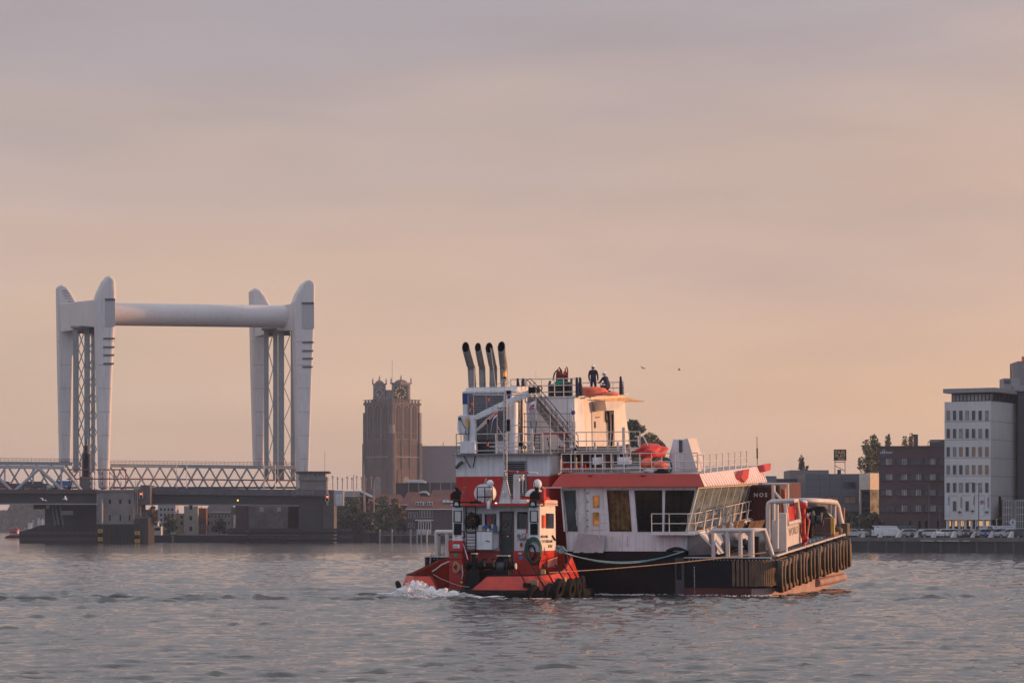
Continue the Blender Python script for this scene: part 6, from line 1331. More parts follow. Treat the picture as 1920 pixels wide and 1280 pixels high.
def arch(face, u0, u1, z0, z1, out, th, m, nm, inner=None):
    w_0 = u1-u0; pts = [onface(face, u0, z0, out), onface(face, u1, z0, out)]; zs = z1-(1.4 if inner is None else 1.2)
    for k in range(7): t_ = k/6; uu = u1-w_0*t_; zz = zs+(z1-zs)*math.sin(math.pi*t_)**.7; pts.append(onface(face, uu, zz, out))
    v_ = onface(face, 0, 0, out-th)-onface(face, 0, 0, out); return part(ch, nm, B().slab(pts, v_), m)
zw1, zw0, zlo = K.at(735, 760, y=0).z, K.at(735, 822, y=0).z, K.at(735, 857, y=0).z
for face, cols in ((0, ((.12, .30), (.40, .58), (.68, .86))), (1, ((.12, .30), (.42, .60), (.70, .88)))):
    for u0, u1 in cols:
        arch(face, u0-.025, u1+.025, zw0-.3, zw1+.9, .25, .3, CHST2, 'window_surround'); arch(face, u0, u1, zw0, zw1+.4, .32, .2, mat('church_louvre_dark', (.045, .032, .032), .9), 'belfry_window')
        arch(face, u0+.01, u1-.01, zlo+1.5, zw0-2, .08, .1, mat('church_blind_niche', (.08, .05, .045), .9), 'blind_niche')
        b = B(); u_ = (u0+u1)/2; p, q = onface(face, u_-.004, zw0, .36), onface(face, u_+.004, zw1-.8, .36); b.cyl(p, q, .12, n=4); b.cyl(onface(face, u0, zw0+3, .36), onface(face, u1, zw0+3, .36), .12, n=4); part(ch, 'stone_tracery', b, CHST2, split=True)
    for u in (.0, .345, .64, 1.0):
        a = onface(face, u, 2, .0); o_ = .7 if u in (.0, 1.0) else .35; w2 = .9 if u in (0, 1.0) else .45
        b = B(); b.box(a.x-w2, a.x+w2, a.y-w2, a.y+w2, 2, zw0-2 if u in (0, 1.0) else ztw-1.6); part(ch, 'buttress', b, CHST)
        if u in (0., 1.): part(ch, 'buttress_top', B().box(a.x-.62, a.x+.62, a.y-.62, a.y+.62, zw0-2, ztw-5), CHST2 if face else CHST)
    a = onface(face, 0, zlo, 0); c = onface(face, 1, zlo, 0); v_ = onface(face, 0, 0, .5)-onface(face, 0, 0, 0)
    part(ch, 'string_course', B().slab([a, c, c+V3((0, 0, .6)), a+V3((0, 0, .6))], v_), CHST2)
    arch(face, .18, .82, 2, zlo-5, .3, .3, mat('church_lower_arch', (.10, .065, .055), .9), 'porch_arch')
    arch(face, .38, .62, 2, zlo-9, .42, .1, CHST2, 'porch_panel')
# round stair turret on the near corner
for dz0, dz1, r_0, m_ in ((2, K.at(735, 812, y=0).z, 2.0, CHST), (K.at(735, 812, y=0).z, K.at(735, 796, y=0).z, 1.3, CHST2), (K.at(735, 796, y=0).z, ztw-1.5, 1.0, CHST)):
    part(ch, 'stair_turret', B().cyl((-.2, .2, dz0), (-.2, .2, dz1), r_0, n=8), m_)
# clock turrets: diagonal block stands back from the corner, faces turned to both sides
def turret(pxc, ycap, wpx, gold, lb):
    c = K.at(pxc, 752, y=None, x=None) if False else None
    s0 = 5333/1366; X = (pxc-PX0)/s0; wpos = K.Mi @ V3((X, 1372 if pxc > 735 else 1374, 0)); hw = wpx/s0/2
    z0, z1 = ztw-.4, K.at(735, ycap, y=0).z
    tt = part(ch, 'clock_turret', B().box(wpos.x-hw*.8, wpos.x+hw*.8, wpos.y-hw*.8, wpos.y+hw*.8, z0, z1-1.6), CHST2, lb)
    # the dial panel faces the river: turned 45 degrees in the tower's own axes
    f = V3((-math.sin(R(45)), -math.cos(R(45)), 0)); f = V3((.7071, -.7071, 0)); rx = V3((-f.y, f.x, 0)); c0 = V3((wpos.x, wpos.y, (z0+z1-1.6)/2+.3))+f*(hw*1.14)
    hd = hw*.78
    part(tt, 'dial_board', B().slab([c0-rx*hd-V3((0, 0, hd)), c0+rx*hd-V3((0, 0, hd)), c0+rx*hd+V3((0, 0, hd)), c0-rx*hd+V3((0, 0, hd))], f*-.4 if False else f*.15), mat('clock_dial_dark', (.03, .033, .05), .6))
    part(tt, 'corner_block', B().slab([c0-rx*hw*.98-V3((0, 0, hd+1.2)), c0+rx*hw*.98-V3((0, 0, hd+1.2)), c0+rx*hw*.98+V3((0, 0, hd+.6)), c0-rx*hw*.98+V3((0, 0, hd+.6))], f*-1.4), CHST2)
    b = B(); 
    for i in range(12):
        a = i*math.pi/6; d1 = rx*math.sin(a)+V3((0, 0, math.cos(a))); p = c0+f*.2; sw_ = (rx*math.cos(a)-V3((0, 0, math.sin(a))))*hd*.09
        b.slab([p+d1*hd*.62-sw_, p+d1*hd*.62+sw_, p+d1*hd*.94+sw_, p+d1*hd*.94-sw_], f*.1)
    for a, l_ in ((R(222), .7), (R(245), .5)):
        d1 = rx*math.sin(a)+V3((0, 0, math.cos(a))); p = c0+f*.25; sw_ = d1.cross(f)*hd*.06; b.slab([p-sw_, p+sw_, p+sw_+d1*hd*l_, p-sw_+d1*hd*l_], f*.1)
    part(tt, 'dial_mark', b, mat('gilded_dial', (.85, .45, .08), .25, .85) if gold else mat('pale_dial', (.5, .47, .43), .5), split=True)
    b = B(); b.box(wpos.x-hw*.95, wpos.x+hw*.95, wpos.y-hw*.95, wpos.y+hw*.95, z1-1.6, z1-1.0); part(tt, 'turret_cornice', b, CHST2)
    b = B().ball((wpos.x, wpos.y, z1-1.0), (hw*.8, hw*.8, 1.5), 12, 5, zmin=0); part(tt, 'turret_cap', b, SLATE)
    for k, (a, bq) in enumerate(((-1, -1), (1, -1), (1, 1), (-1, 1), (0, 0))):
        x_, y_ = wpos.x+a*hw*.85, wpos.y+bq*hw*.85; h_ = z1-1.0+(1.3 if k == 4 else 0); b = B(); b.cyl((x_, y_, h_), (x_, y_, h_+1.0), .35, .28, n=6); b.ball((x_, y_, h_+1.4), .42, 8, 5); b.cyl((x_, y_, h_+1.7), (x_, y_, h_+2.9), .2, .04, n=6); part(tt, 'finial', b, CHST2)
turret(710, 712, 21, False, 'clock turret with pale hands'); turret(751, 711, 31, True, 'clock turret with golden dial marks')
cb_ = K.Mi @ V3(((733-PX0)/3.9, 1376, 0)); part(ch, 'crown_plinth', B().cyl((cb_.x, cb_.y, ztw-.4), (cb_.x, cb_.y, ztw+2.2), 9.2, n=8), CHST2); part(ch, 'crown_block', B().cyl((cb_.x, cb_.y, ztw+2.2), (cb_.x, cb_.y, ztw+6), 4.5, n=8), CHST2); p = K.Mi @ V3(((731-PX0)/3.9, 1378, 0)); b = B(); b.ball((p.x, p.y, ztw), (3.2, 3.2, 4.5), 12, 6, zmin=0); part(ch, 'central_cap', b, SLATE); b = B(); b.cyl((p.x+1, p.y, ztw+4), (p.x+1, p.y, ztw+7), .5, .2, n=6); b.cyl((p.x+1, p.y, ztw+7), (p.x+1, p.y, K.at(735, 672, y=0).z), .09, n=4); part(ch, 'mast', b, CHST2)
nv = thing('church_nave', 'long hazy grey church roof to the right of the tower', 'church', W, tuple(P(830, 988, 1390))[:2]+(2,))
a0, a1 = P(786, 835, 1385), P(905, 835, 1385); e0 = P(786, 905, 1385)
b = B(); b.add([(a0.x, 1375, e0.z), (a1.x, 1375, e0.z), (a1.x, 1405, e0.z), (a0.x, 1405, e0.z), (a0.x+.5, 1390, a0.z), (a1.x, 1390, a0.z)], [(0, 1, 5, 4), (1, 2, 5), (2, 3, 4, 5), (3, 0, 4), (0, 3, 2, 1)]); part(nv, 'nave_roof', b, mat('hazy_slate_roof', (.10, .085, .09), .8, var=.15, sc_=.1)); part(nv, 'nave_wall', B().box(a0.x, a1.x, 1376, 1404, 2, e0.z), CHST)
p = P(831, 835, 1390); part(nv, 'ridge_cross', B().cyl(p, p+V3((0, 0, 1.8)), .25, .1, n=5), SLATE)

# ================================================================ LIFT BRIDGE
lb_ = thing('lift_bridge', 'tall white lift bridge portal with two leg pairs joined by a huge round tube', 'bridge', W, tuple(P(350, 988, 718))[:2]+(0,))
DN = {'ln': 705, 'rn': 718, 'lf': 730, 'rf': 743}
legs = {
 'ln': [(178, 562), (183, 547), (192, 528), (200, 518), (206, 516), (213, 518), (217, 525), (218, 545), (217, 600), (214, 650), (210, 760), (205, 917), (188, 917), (184, 760), (181, 640)],
 'rn': [(551, 567), (558, 549), (568, 532), (576, 525), (583, 524), (589, 528), (591, 536), (590, 600), (586, 690), (579, 917), (561, 917), (557, 760), (554, 660)],
 'lf': [(108, 540), (110, 535), (117, 533), (126, 538), (134, 549), (141, 561), (146, 570), (146, 618), (138, 640), (133, 866), (114, 866), (110, 680)],
 'rf': [(471, 546), (474, 541), (481, 539), (489, 542), (498, 553), (506, 568), (511, 577), (511, 622), (502, 640), (496, 878), (479, 878), (474, 700)]}
for k, pts in legs.items():
    d = DN[k]; b = B().slab([P(x, y, d) for x, y in pts], (-1.2, 4.2, 0)); lg = part(lb_, 'leg', b, PYL, bev=1.1)
    lg.modifiers['bevel'].segments = 5
    for p_ in lg.data.polygons: p_.use_smooth = False
    for y in range(640, 900, 44):
        xs = []
        for (xa_, ya_), (xb_, yb_) in zip(pts, pts[1:]+pts[:1]):
            if (ya_-y)*(yb_-y) < 0: xs.append(xa_+(xb_-xa_)*(y-ya_)/(yb_-ya_))
        a, c = P(min(xs)+2, y, d-.03), P(max(xs)-3, y, d-.03); part(lg, 'plate_joint', B().box(a.x, c.x, d-.03, d-.004, a.z-.05, a.z+.05), GREY)
    if k[1] == 'n':
        x0 = 194 if k == 'ln' else 567; 
        for i, y in enumerate((633, 649, 664, 680) if k == 'ln' else (640, 656, 670.5, 686)):
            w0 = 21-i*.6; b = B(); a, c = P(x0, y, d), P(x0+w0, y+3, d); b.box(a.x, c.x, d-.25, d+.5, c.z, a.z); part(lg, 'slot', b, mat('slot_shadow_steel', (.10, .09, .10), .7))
        a, c = (P(197, 561, d), P(216, 612, d)) if k == 'ln' else (P(566, 568, d), P(589, 616, d)); b = B(); b.box(a.x, c.x, d-.12, d+.1, c.z, a.z); part(lg, 'recessed_panel', b, mat('greyer_pylon_panel', (.40, .385, .40), .55, var=.05)); b = B(); b.box(a.x, c.x, d-.3, d-.1, a.z-.3, a.z+.2); part(lg, 'panel_lip', b, DGREY)
    else:
        b = B()
        if k == 'lf':
            for i in range(5): a = P(119+i*2.5, 545+i*5, d); b.box(a.x-.4, a.x+1.2, d-.12, d-.02, a.z-.1, a.z+.1)
            part(lg, 'climbing_rung', b, GREY, split=True)
for (pts, dd) in (([(112, 569), (182, 561), (182, 613), (170, 613), (150, 611), (138, 619), (113, 623)], (729, 707)), ([(476, 581), (552, 568), (552, 620), (515, 620), (500, 626), (478, 632)], (741, 720))):
    x0, x1 = pts[0][0], pts[1][0]; q = [P(x, y, dd[0]+(dd[1]-dd[0])*(x-x0)/(x1-x0)) for x, y in pts]; part(lb_, 'cross_beam', B().slab(q, (3.6, 1.4, 0)), PYL, bev=.2)
b = B(); p0, p1 = P(197, 589, 716.5), P(539, 593.5, 726); b.cyl(p0, p1, 2.85, n=40); tb = part(lb_, 'round_tube_girder', b, PYL)
b = B(); [b.torus(lerp(p0, p1, t_), (p1-p0), 2.86, .04, 40, 4) for t_ in (.25, .5, .75)]; b.cyl(lerp(p0, p1, .995), p1+(p1-p0).normalized()*1.2, 2.4, 1.6, n=30); part(tb, 'tube_seam', b, PYL, split=True)
for (cols, zz, d, y0, y1) in ((((137, 146), (158, 167), (171, 177)), ((147, 158), (167.5, 181)), 717, 614, 885), (((495, 503), (512, 520), (521.5, 532), (545, 553)), ((503, 512), (532, 545)), 730, 618, 900)):
    for x0, x1 in cols:
        a, c = P(x0, y0, d), P(x1, y1, d); part(lb_, 'guide_column', B().box(a.x, c.x, d, d+1.4, c.z, a.z), TRUSG)
    for x0, x1 in zz:
        n_ = 8; ys = [y0+8+(y1-y0-20)*i/n_ for i in range(n_+1)]
        for i in range(n_):
            b = B(); s_ = i % 2; b.cyl(P(x0 if s_ else x1, ys[i], d-.2), P(x1 if s_ else x0, ys[i+1], d-.2), .16, n=4); part(lb_, 'lattice_bar', b, TRUS)
            if cols[0][0] == 137: part(lb_, 'lattice_bar', B().cyl(P(x1 if s_ else x0, ys[i], d+1.5), P(x0 if s_ else x1, ys[i+1], d+1.5), .16, n=4), TRUSG)
    b = B()
    for x0, x1 in zz: a, c = P(x0+1, y0, d), P(x1-1, y0+10, d); b.cyl((a.x, d-.5, (a.z+c.z)/2), (c.x, d-.5, (a.z+c.z)/2), .9, n=12)
    part(lb_, 'cable_sheave', b, DKST, split=True)
    b = B(); a, c = P(cols[0][0]-4, y0-3, d), P(cols[-1][1]+2, y0+1, d); b.box(a.x, c.x, d-.8, d+2, c.z, a.z); part(lb_, 'sheave_platform', b, GREY)
# stepped grey machinery tower of the left portal
b = B()
for x0, x1, yt in ((150, 171, 893), (152, 168, 850), (155, 165, 835), (158, 162, 822)): a, c = P(x0, yt, 700), P(x1, 920, 700); b.box(a.x, c.x, 700+(yt < 890), 703, c.z, a.z)
part(lb_, 'machinery_tower', b, mat('blue_grey_steel', (.12, .13, .15), .6), split=True)

def truss(label, pxs, ytop, ybot, d0, d1, m_, cell, rail_h=0, mid=None, xpat=True, tk=.28, name='rail_truss_bridge', second=True, rm=None):
    """two parallel lattice girders; pxs=(x0,x1), ytop/ybot=(left,right)"""
    x0, x1 = pxs; f = lambda u, y, dy=0: P(x0+(x1-x0)*u, y, d0+(d1-d0)*u+dy)
    t = thing(name, label, 'bridge', W, tuple(f(.5, 988))[:2]+(0,))
    yt = lambda u: ytop[0]+(ytop[1]-ytop[0])*u; yb = lambda u: ybot[0]+(ybot[1]-ybot[0])*u
    def chord(ya, yb_, dy, nm, mm, th=.5): part(t, nm, B().slab([f(0, ya(0), dy), f(1, ya(1), dy), f(1, yb_(1), dy), f(0, yb_(0), dy)], (0, th, 0)), mm)
    for dy in ((0, 6) if second else (0,)):
        chord(yt, lambda u: yt(u)+6.5, dy, 'top_chord', m_); chord(lambda u: yb(u)-4, yb, dy, 'bottom_chord', m_)
        if mid: chord(lambda u: mid[0]+(mid[1]-mid[0])*u, lambda u: mid[0]+(mid[1]-mid[0])*u+2.5, dy+.1, 'middle_rail', REDST)
        n_ = int((x1-x0)/cell)
        for i in range(n_):
            u0, u1 = i/n_, (i+1)/n_
            a, c = (u0, u1) if (i % 2) else (u1, u0)
            part(t, 'diagonal', B().cyl(f(a, yt(a)+6, dy+.2), f(c, yb(c)-3, dy+.2), tk, n=4), m_)
            if xpat: part(t, 'diagonal', B().cyl(f(c, yt(c)+6, dy+.5), f(a, yb(a)-3, dy+.5), tk*.85, n=4), m_)
    if rail_h:
        n_ = int((x1-x0)/7)
        b = B()
        for i in range(n_+1): u = i/n_; b.cyl(f(u, yt(u), 0), f(u, yt(u)-rail_h, 0), .05, n=4)
        part(t, 'rail_post', b, rm or REDST, kind='stuff')
        for q in (1, .5): part(t, 'hand_rail', B().cyl(f(0, yt(0)-rail_h*q), f(1, yt(1)-rail_h*q), .06, n=4), rm or REDST)
    part(t, 'track_deck', B().slab([f(0, yb(0)-9), f(1, yb(1)-9), f(1, yb(1)-6), f(0, yb(0)-6)], (0, 6, 0)), DKST)
    return t
truss('long grey green lattice railway bridge span between the two white portals', (207, 556), (869, 873), (921, 921), 712, 724, TRUSG, 23, 6, (896, 899))
truss('railway bridge lattice span left of the left portal behind the road bridge', (-70, 152), (864, 866), (921, 921), 712, 712, TRUSG, 26, 6, None)
rt = truss('pale road bridge truss with end diagonal left of the concrete pier', (-70, 121), (871, 873), (925, 925), 694, 694, TRUS, 46, 0, None, xpat=False, tk=.5, name='road_truss_bridge', second=False)
part(rt, 'end_diagonal', B().cyl(P(119, 877, 694), P(156, 924, 694), .5, n=4), TRUS)
for px in (9, 62, 115): part(rt, 'vertical_post', B().cyl(P(px, 876, 694.3), P(px, 924, 694.3), .26, n=4), TRUS)
rd = thing('road_deck', 'dark steel road bridge deck running low across the river at left', 'bridge', W, tuple(P(300, 988, 690))[:2]+(0,))
def seg(x0, x1, ya, yb_, d, th, nm, m_, par=rd, y2=None): 
    y2 = y2 or (ya, yb_); return part(par, nm, B().slab([P(x0, ya, d), P(x1, y2[0], d), P(x1, y2[1], d), P(x0, yb_, d)], (0, th, 0)), m_)
seg(-80, 182, 917, 925, 690, 9, 'footway_parapet', mat('brown_parapet', (.07, .045, .04), .7)); seg(-80, 182, 925.2, 943, 691, 8, 'plate_girder', DKST); seg(-80, 180, 943.2, 945.5, 690.6, .4, 'girder_flange', GREY)
seg(279, 612, 914, 926, 691, 9, 'parapet_panel', mat('mauve_grey_parapet', (.085, .08, .095), .7, var=.25, sc_=.5, stain=((.14, .12, .14), .4)), y2=(918, 930)); seg(279, 612, 926.2, 943, 692, 8, 'plate_girder', DKST, y2=(930.2, 946)); seg(275, 560, 943.2, 946, 691.6, .5, 'girder_flange', mat('pale_flange', (.15, .14, .15), .6), y2=(946.2, 949))
for i in range(12): seg(300+i*25, 300.8+i*25, 914.6+i*.3, 929+i*.3, 690.8, .3, 'parapet_post', DGREY)
gr_ = mat('graffiti_paint', (.20, .15, .18), .6)
p = P(546, 927, 690.7); lettering(rd, 'CREWS', 1.35, p, (1, 0, 0), (0, 0, 1), gr_, stretch=1.25, name='graffiti', bold=.06)
# things on the road bridge
for px, yt in ((331, 868), (350, 868), (495, 870), (516, 870)):
    b = B(); b.cyl(P(px, 918, 693), P(px, yt, 693), .13, .07, n=6); b.cyl(P(px, yt, 693), P(px+2, yt-.5, 693), .06, n=4)
    solo('lamp_post', 'thin white mast on the road bridge, %s' % {331: 'left one before the lattice span', 350: 'second one before the lattice span', 495: 'third, by the right portal columns', 516: 'fourth, by the right portal columns'}[px], 'mast', b, CREAM, W, tuple(P(px, 918, 693)))
for px in (177.5, 191, 205.5, 227, 136, 170):
    b = B(); y0, y1 = (918, 868) if px in (136,) else (918, 880)
    for i in range(8): 
        b.m = i % 2; a, c = P(px, y1+(y0-y1)*i/8, 688.5), P(px, y1+(y0-y1)*(i+1)/8, 688.5); b.cyl(a, c, .12, n=5)
    solo('warning_post', 'red and white striped post on the bridge, %s' % {177.5: 'just left of the near left leg', 191: 'in front of the near left leg', 205.5: 'at the near left leg right edge', 227: 'right of the near left leg', 136: 'tallest one near the far left leg', 170: 'beside the stepped grey tower'}[px], 'post', b, [WHITE2, REDST], W, tuple(P(px, 918, 688.5)))
fr_ = thing('service_gantry', 'dull red steel gantry frame around the foot of the near left portal leg', 'gantry', W, tuple(P(190, 918, 698))[:2]+(12,))
for y in (880, 897.5): part(fr_, 'gantry_beam', B().cyl(P(125, y, 698), P(237, y, 698), .2, n=4), REDST)
for i, px in enumerate((130, 150, 171, 192, 214, 236)): part(fr_, 'gantry_post', B().cyl(P(px, 880, 698), P(px, 918, 698), .16, n=4), REDST)
for i, px in enumerate((130, 182, 203, 222)): part(fr_, 'gantry_brace', B().cyl(P(px, 880, 698), P(px+12, 897, 698), .1, n=4), REDST)
# concrete pier with its bases and fenders
pr_ = thing('bridge_pier', 'broad concrete bridge pier with small dark windows below the left portal', 'bridge pier', W, tuple(P(222, 1016, 690))[:2]+(0,))
def pb(par, x0, x1, yt, yb_, d, th, nm, m_, **k): a, c = P(x0, yt, d), P(x1, yb_, d); return part(par, nm, B().box(a.x, c.x, d, d+th, max(c.z, -.9), a.z), m_, **k)
pb(pr_, 181, 251, 919, 988, 686, 12, 'pier_wall', CONC); pb(pr_, 251.2, 263, 916, 990, 687, 10, 'pier_edge', mat('dark_concrete', (.10, .09, .09), .85, var=.2)); pb(pr_, 263.2, 281, 909, 946, 686.5, 10, 'machine_room', mat('brown_grey_cladding', (.09, .08, .08), .8)); pb(pr_, 178, 254, 918, 921, 685.7, 13, 'pier_cap', CONC)
for px in (206, 225.5, 243):
    pb(pr_, px-2, px+2, 936, 944, 685.9, .3, 'pier_window', BLK); pb(pr_, px-1.2, px+1.2, 965, 976, 685.9, .3, 'pier_slit', BLK)
b = B(); b.path([P(191, 934, 685.5), P(191, 984, 685.5)], .35, n=6); b.path([P(191, 984, 685.2), P(213, 984, 685.2), P(213, 1001, 685.2)], .35, n=6); part(pr_, 'grey_duct', b, mat('pale_duct', (.25, .25, .27), .5), split=True)
b = B(); [b.cyl(P(px, 965, 685.5), P(px, 900, 685.5), .06, n=4) for px in (254, 257.5)]; [b.cyl(P(254, 905+i*4, 685.5), P(257.5, 905+i*4, 685.5), .04, n=4) for i in range(15)]; b.cyl(P(253, 962, 685), P(281, 962, 685), .06, n=4); b.cyl(P(253, 966, 685), P(281, 966, 685), .06, n=4); b.cyl(P(253, 970, 685), P(281, 970, 685), .08, n=4); part(pr_, 'pier_ladder', b, GREY)
pb(pr_, 181, 262, 982, 1026, 684, 14, 'pier_base', TIMB); pb(pr_, 262.2, 278, 970, 1026, 684.5, 12, 'base_step', mat('brown_grey_base', (.035, .032, .034), .8))
b = B(); [b.box(P(186+i*6.2, 1000, 683.8).x-.12, P(186+i*6.2, 1000, 683.8).x+.12, 683.7, 683.95, -.5, P(0, 984, 683.8).z) for i in range(13)]; part(pr_, 'base_pile', b, TIMB, split=True)
cb = thing('bridge_column', 'dark concrete column group under the road truss left of the pier', 'bridge pier', W, tuple(P(130, 1010, 697))[:2]+(0,))
for (x0, x1, m_) in ((84, 98, mat('brown_concrete', (.07, .06, .055), .85)), (98.2, 112, mat('grey_conc2', (.10, .10, .105), .85)), (112.2, 140, mat('dark_conc3', (.045, .045, .05), .85)), (140.2, 181, mat('dark_conc4', (.03, .032, .036), .85))): pb(cb, x0, x1, 945.6, 1026, 697, 8, 'column', m_)
for i, px in enumerate((97, 104, 112)): part(cb, 'slanting_strut', B().cyl(P(px, 946, 696.4), P(px+8, 990, 696.4), .22, n=5), GREY)
b = B(); b.box(P(115, 956, 696).x, P(138, 956, 696).x, 695, 696, P(0, 965, 696).z, P(0, 957, 696).z); part(cb, 'hanging_platform', b, GREY); pb(cb, 63, 92, 945.7, 954, 695, 3, 'signal_housing', mat('brown_housing', (.05, .035, .035), .7)); pb(cb, 86, 93, 946, 953, 694.8, .3, 'white_board', WINW)
fd = thing('timber_fender', 'dark timber guide fender standing in the river left of the pier', 'fender', W, tuple(P(110, 1016, 690))[:2]+(0,))
for i, y in enumerate((996, 1002, 1008, 1013.5)): part(fd, 'horizontal_timber', B().slab([P(36, y, 689), P(181, y, 689), P(181, y+4.6, 689), P(36, y+4.6, 689)], (0, .5, 0)), TIMB if i % 2 else mat('paler_timber', (.05, .045, .045), .8))
for i in range(18): pb(fd, 37+i*8.2, 39.8+i*8.2, max(985, 997-i*1.5), 1026, 689.6, .5, 'timber_pile', TIMB)
part(fd, 'timber_screen', B().slab([P(40, 1026, 690.4), P(182, 1026, 690.4), P(182, 983, 690.4), P(75, 984, 690.4), P(60, 990, 690.4), P(36, 997, 690.4)], (0, .4, 0)), TIMB)
for k, (px0, px1, yt, yb_) in enumerate(((183.5, 192.5, 991, 1014), (252.5, 261.5, 995, 1017))):
    t = thing('yellow_marker', 'yellow and black navigation board on the %s corner of the pier base' % ('left', 'right')[k], 'navigation board', W, tuple(P(px0, yb_, 683.4))); h = (yb_-yt)/3
    for j in range(3): pb(t, px0, px1, yt+h*j+.2, yt+h*(j+1)-.2, 683.3, .2, 'marker_board', YEL if j != 1 else BLK)
    for j in (0, 2): a, c = P(px0+3, yt+h*j+2.5, 683.2), P(px1-3, yt+h*j+h-2.5, 683.2); part(t, 'marker_symbol', B().path([(a.x, 683.15, c.z), ((a.x+c.x)/2, 683.15, a.z), (c.x, 683.15, c.z)], .1, n=4), BLK)
p2_ = thing('bridge_pier', 'right bridge pier below the control house with low timber guide walls', 'bridge pier', W, tuple(P(590, 1016, 712))[:2]+(0,))
pb(p2_, 560, 606, 946, 1026, 712, 12, 'pier_wall', mat('dark_grey_pier', (.06, .058, .062), .85, streak=.3)); pb(p2_, 606.2, 626, 918, 1026, 711, 12, 'pier_edge', mat('dark_concrete', (.10, .09, .09))); pb(p2_, 540, 571, 946, 1026, 716, 6, 'pier_column', mat('grey_conc5', (.12, .115, .115), .85, streak=.4))
for i, y in enumerate((990, 996, 1003, 1010)): part(p2_, 'guide_timber', B().slab([P(426, y, 707), P(660, y, 705), P(660, y+5.4, 705), P(426, y+5.4, 707)], (0, .5, 0)), TIMB if i % 2 else mat('brown_guide_timber', (.055, .05, .052), .8, var=.4, streak=.3))
pb(p2_, 466, 560, 944, 990, 716, 3, 'abutment_wall', mat('sooty_concrete', (.13, .12, .115), .85, var=.4, sc_=.3, stain=((.05, .045, .045), .8))); pb(p2_, 441, 465.8, 946, 990, 717, 3, 'brown_wall', mat('brown_wall', (.07, .045, .045), .85))
for k, px in enumerate((490, 522.5)): 
    t = thing('square_sign', 'white square signal board hanging under the deck, %s of two' % ('left', 'right')[k], 'sign', W, tuple(P(px, 955, 706))); pb(t, px-3, px+3, 951, 958.5, 706, .3, 'sign_board', WINW); p = P(px-.0, 957.5, 705.9); lettering(t, 'H', .75, p, (1, 0, 0), (0, 0, 1), REDST if k else DGREY, align='CENTER', name='sign_mark')
for k, (px, py, d) in enumerate(((264.5, 927, 685.8), (613.5, 932.5, 690))):
    t = thing('signal_light', 'red river traffic light on the %s side of the road deck' % ('left', 'right')[k], 'traffic light', W, tuple(P(px, py, d))); pb(t, px-3, px+3, py-6, py+7, d, .4, 'light_board', BLK); part(t, 'board_rim', B().path([P(px-3, py-6, d-.05), P(px+3, py-6, d-.05), P(px+3, py+7, d-.05), P(px-3, py+7, d-.05)], .07, n=4, closed=True), WINW); part(t, 'red_lamp', B().ball(P(px, py-1.5, d-.1), .22, 8, 6), mat('red_signal_lamp', (1, .12, .03), .3, emit=4))
t = solo('yellow_light', 'small yellow light under the middle of the road deck', 'light', B().ball(P(446, 937.5, 691), .2, 8, 6), mat('yellow_signal_lamp', (1, .5, .06), .3, emit=2.5), W, tuple(P(446, 937.5, 691)))
oh = thing('control_house', 'flat roofed bridge control house beside the right portal leg', 'building', W, tuple(P(585, 917, 715))[:2]+(10,))
pb(oh, 562, 612, 900, 919, 715, 6, 'lower_storey', CONC); pb(oh, 560, 613, 893.5, 900, 714.6, 6, 'upper_storey', mat('brown_grey_cladding')if False else CONC); pb(oh, 563, 610, 887, 893.4, 714.9, 5.5, 'window_band', PANEW); pb(oh, 554, 617, 883, 886.8, 714, 7.5, 'flat_roof', mat('dark_fascia', (.06, .05, .05), .7))
for i in range(6): pb(oh, 563+i*9, 564.2+i*9, 887, 893.4, 714.7, .2, 'window_post', DGREY)
part(oh, 'roof_antenna', B().cyl(P(609, 883, 717), P(609, 845, 717), .05, n=4), DGREY); part(oh, 'roof_antenna', B().cyl(P(572, 883, 717), P(572, 850, 717), .05, n=4), DGREY)
for i in range(9):
    px = 624+i*9; y = 893+(i*7 % 5); b = B(); b.cyl(P(px, 917, 716), P(px, y, 716), .1, n=5); b.cyl(P(px-2.5, y+2, 716), P(px+2.5, y+2, 716), .07, n=4); b.ball(P(px, y, 716), .2, 6, 4)
    solo('platform_mast', 'short railway mast behind the trees, %s right of the control house' % ords[i], 'mast', b, mat('pinkish_mast', (.28, .22, .22), .6), W, tuple(P(px, 917, 716)), 'short railway masts right of the control house')
wb = thing('white_box', 'plain white upright cabinet at the right end of the road deck', 'cabinet', W, tuple(P(636, 938, 708))); pb(wb, 627, 644, 919, 948, 708, 3, 'cabinet_body', mat('dull_white_cabinet', (.36, .36, .37), .6)); pb(wb, 629, 642, 926, 947, 707.9, .1, 'cabinet_door', WINW)

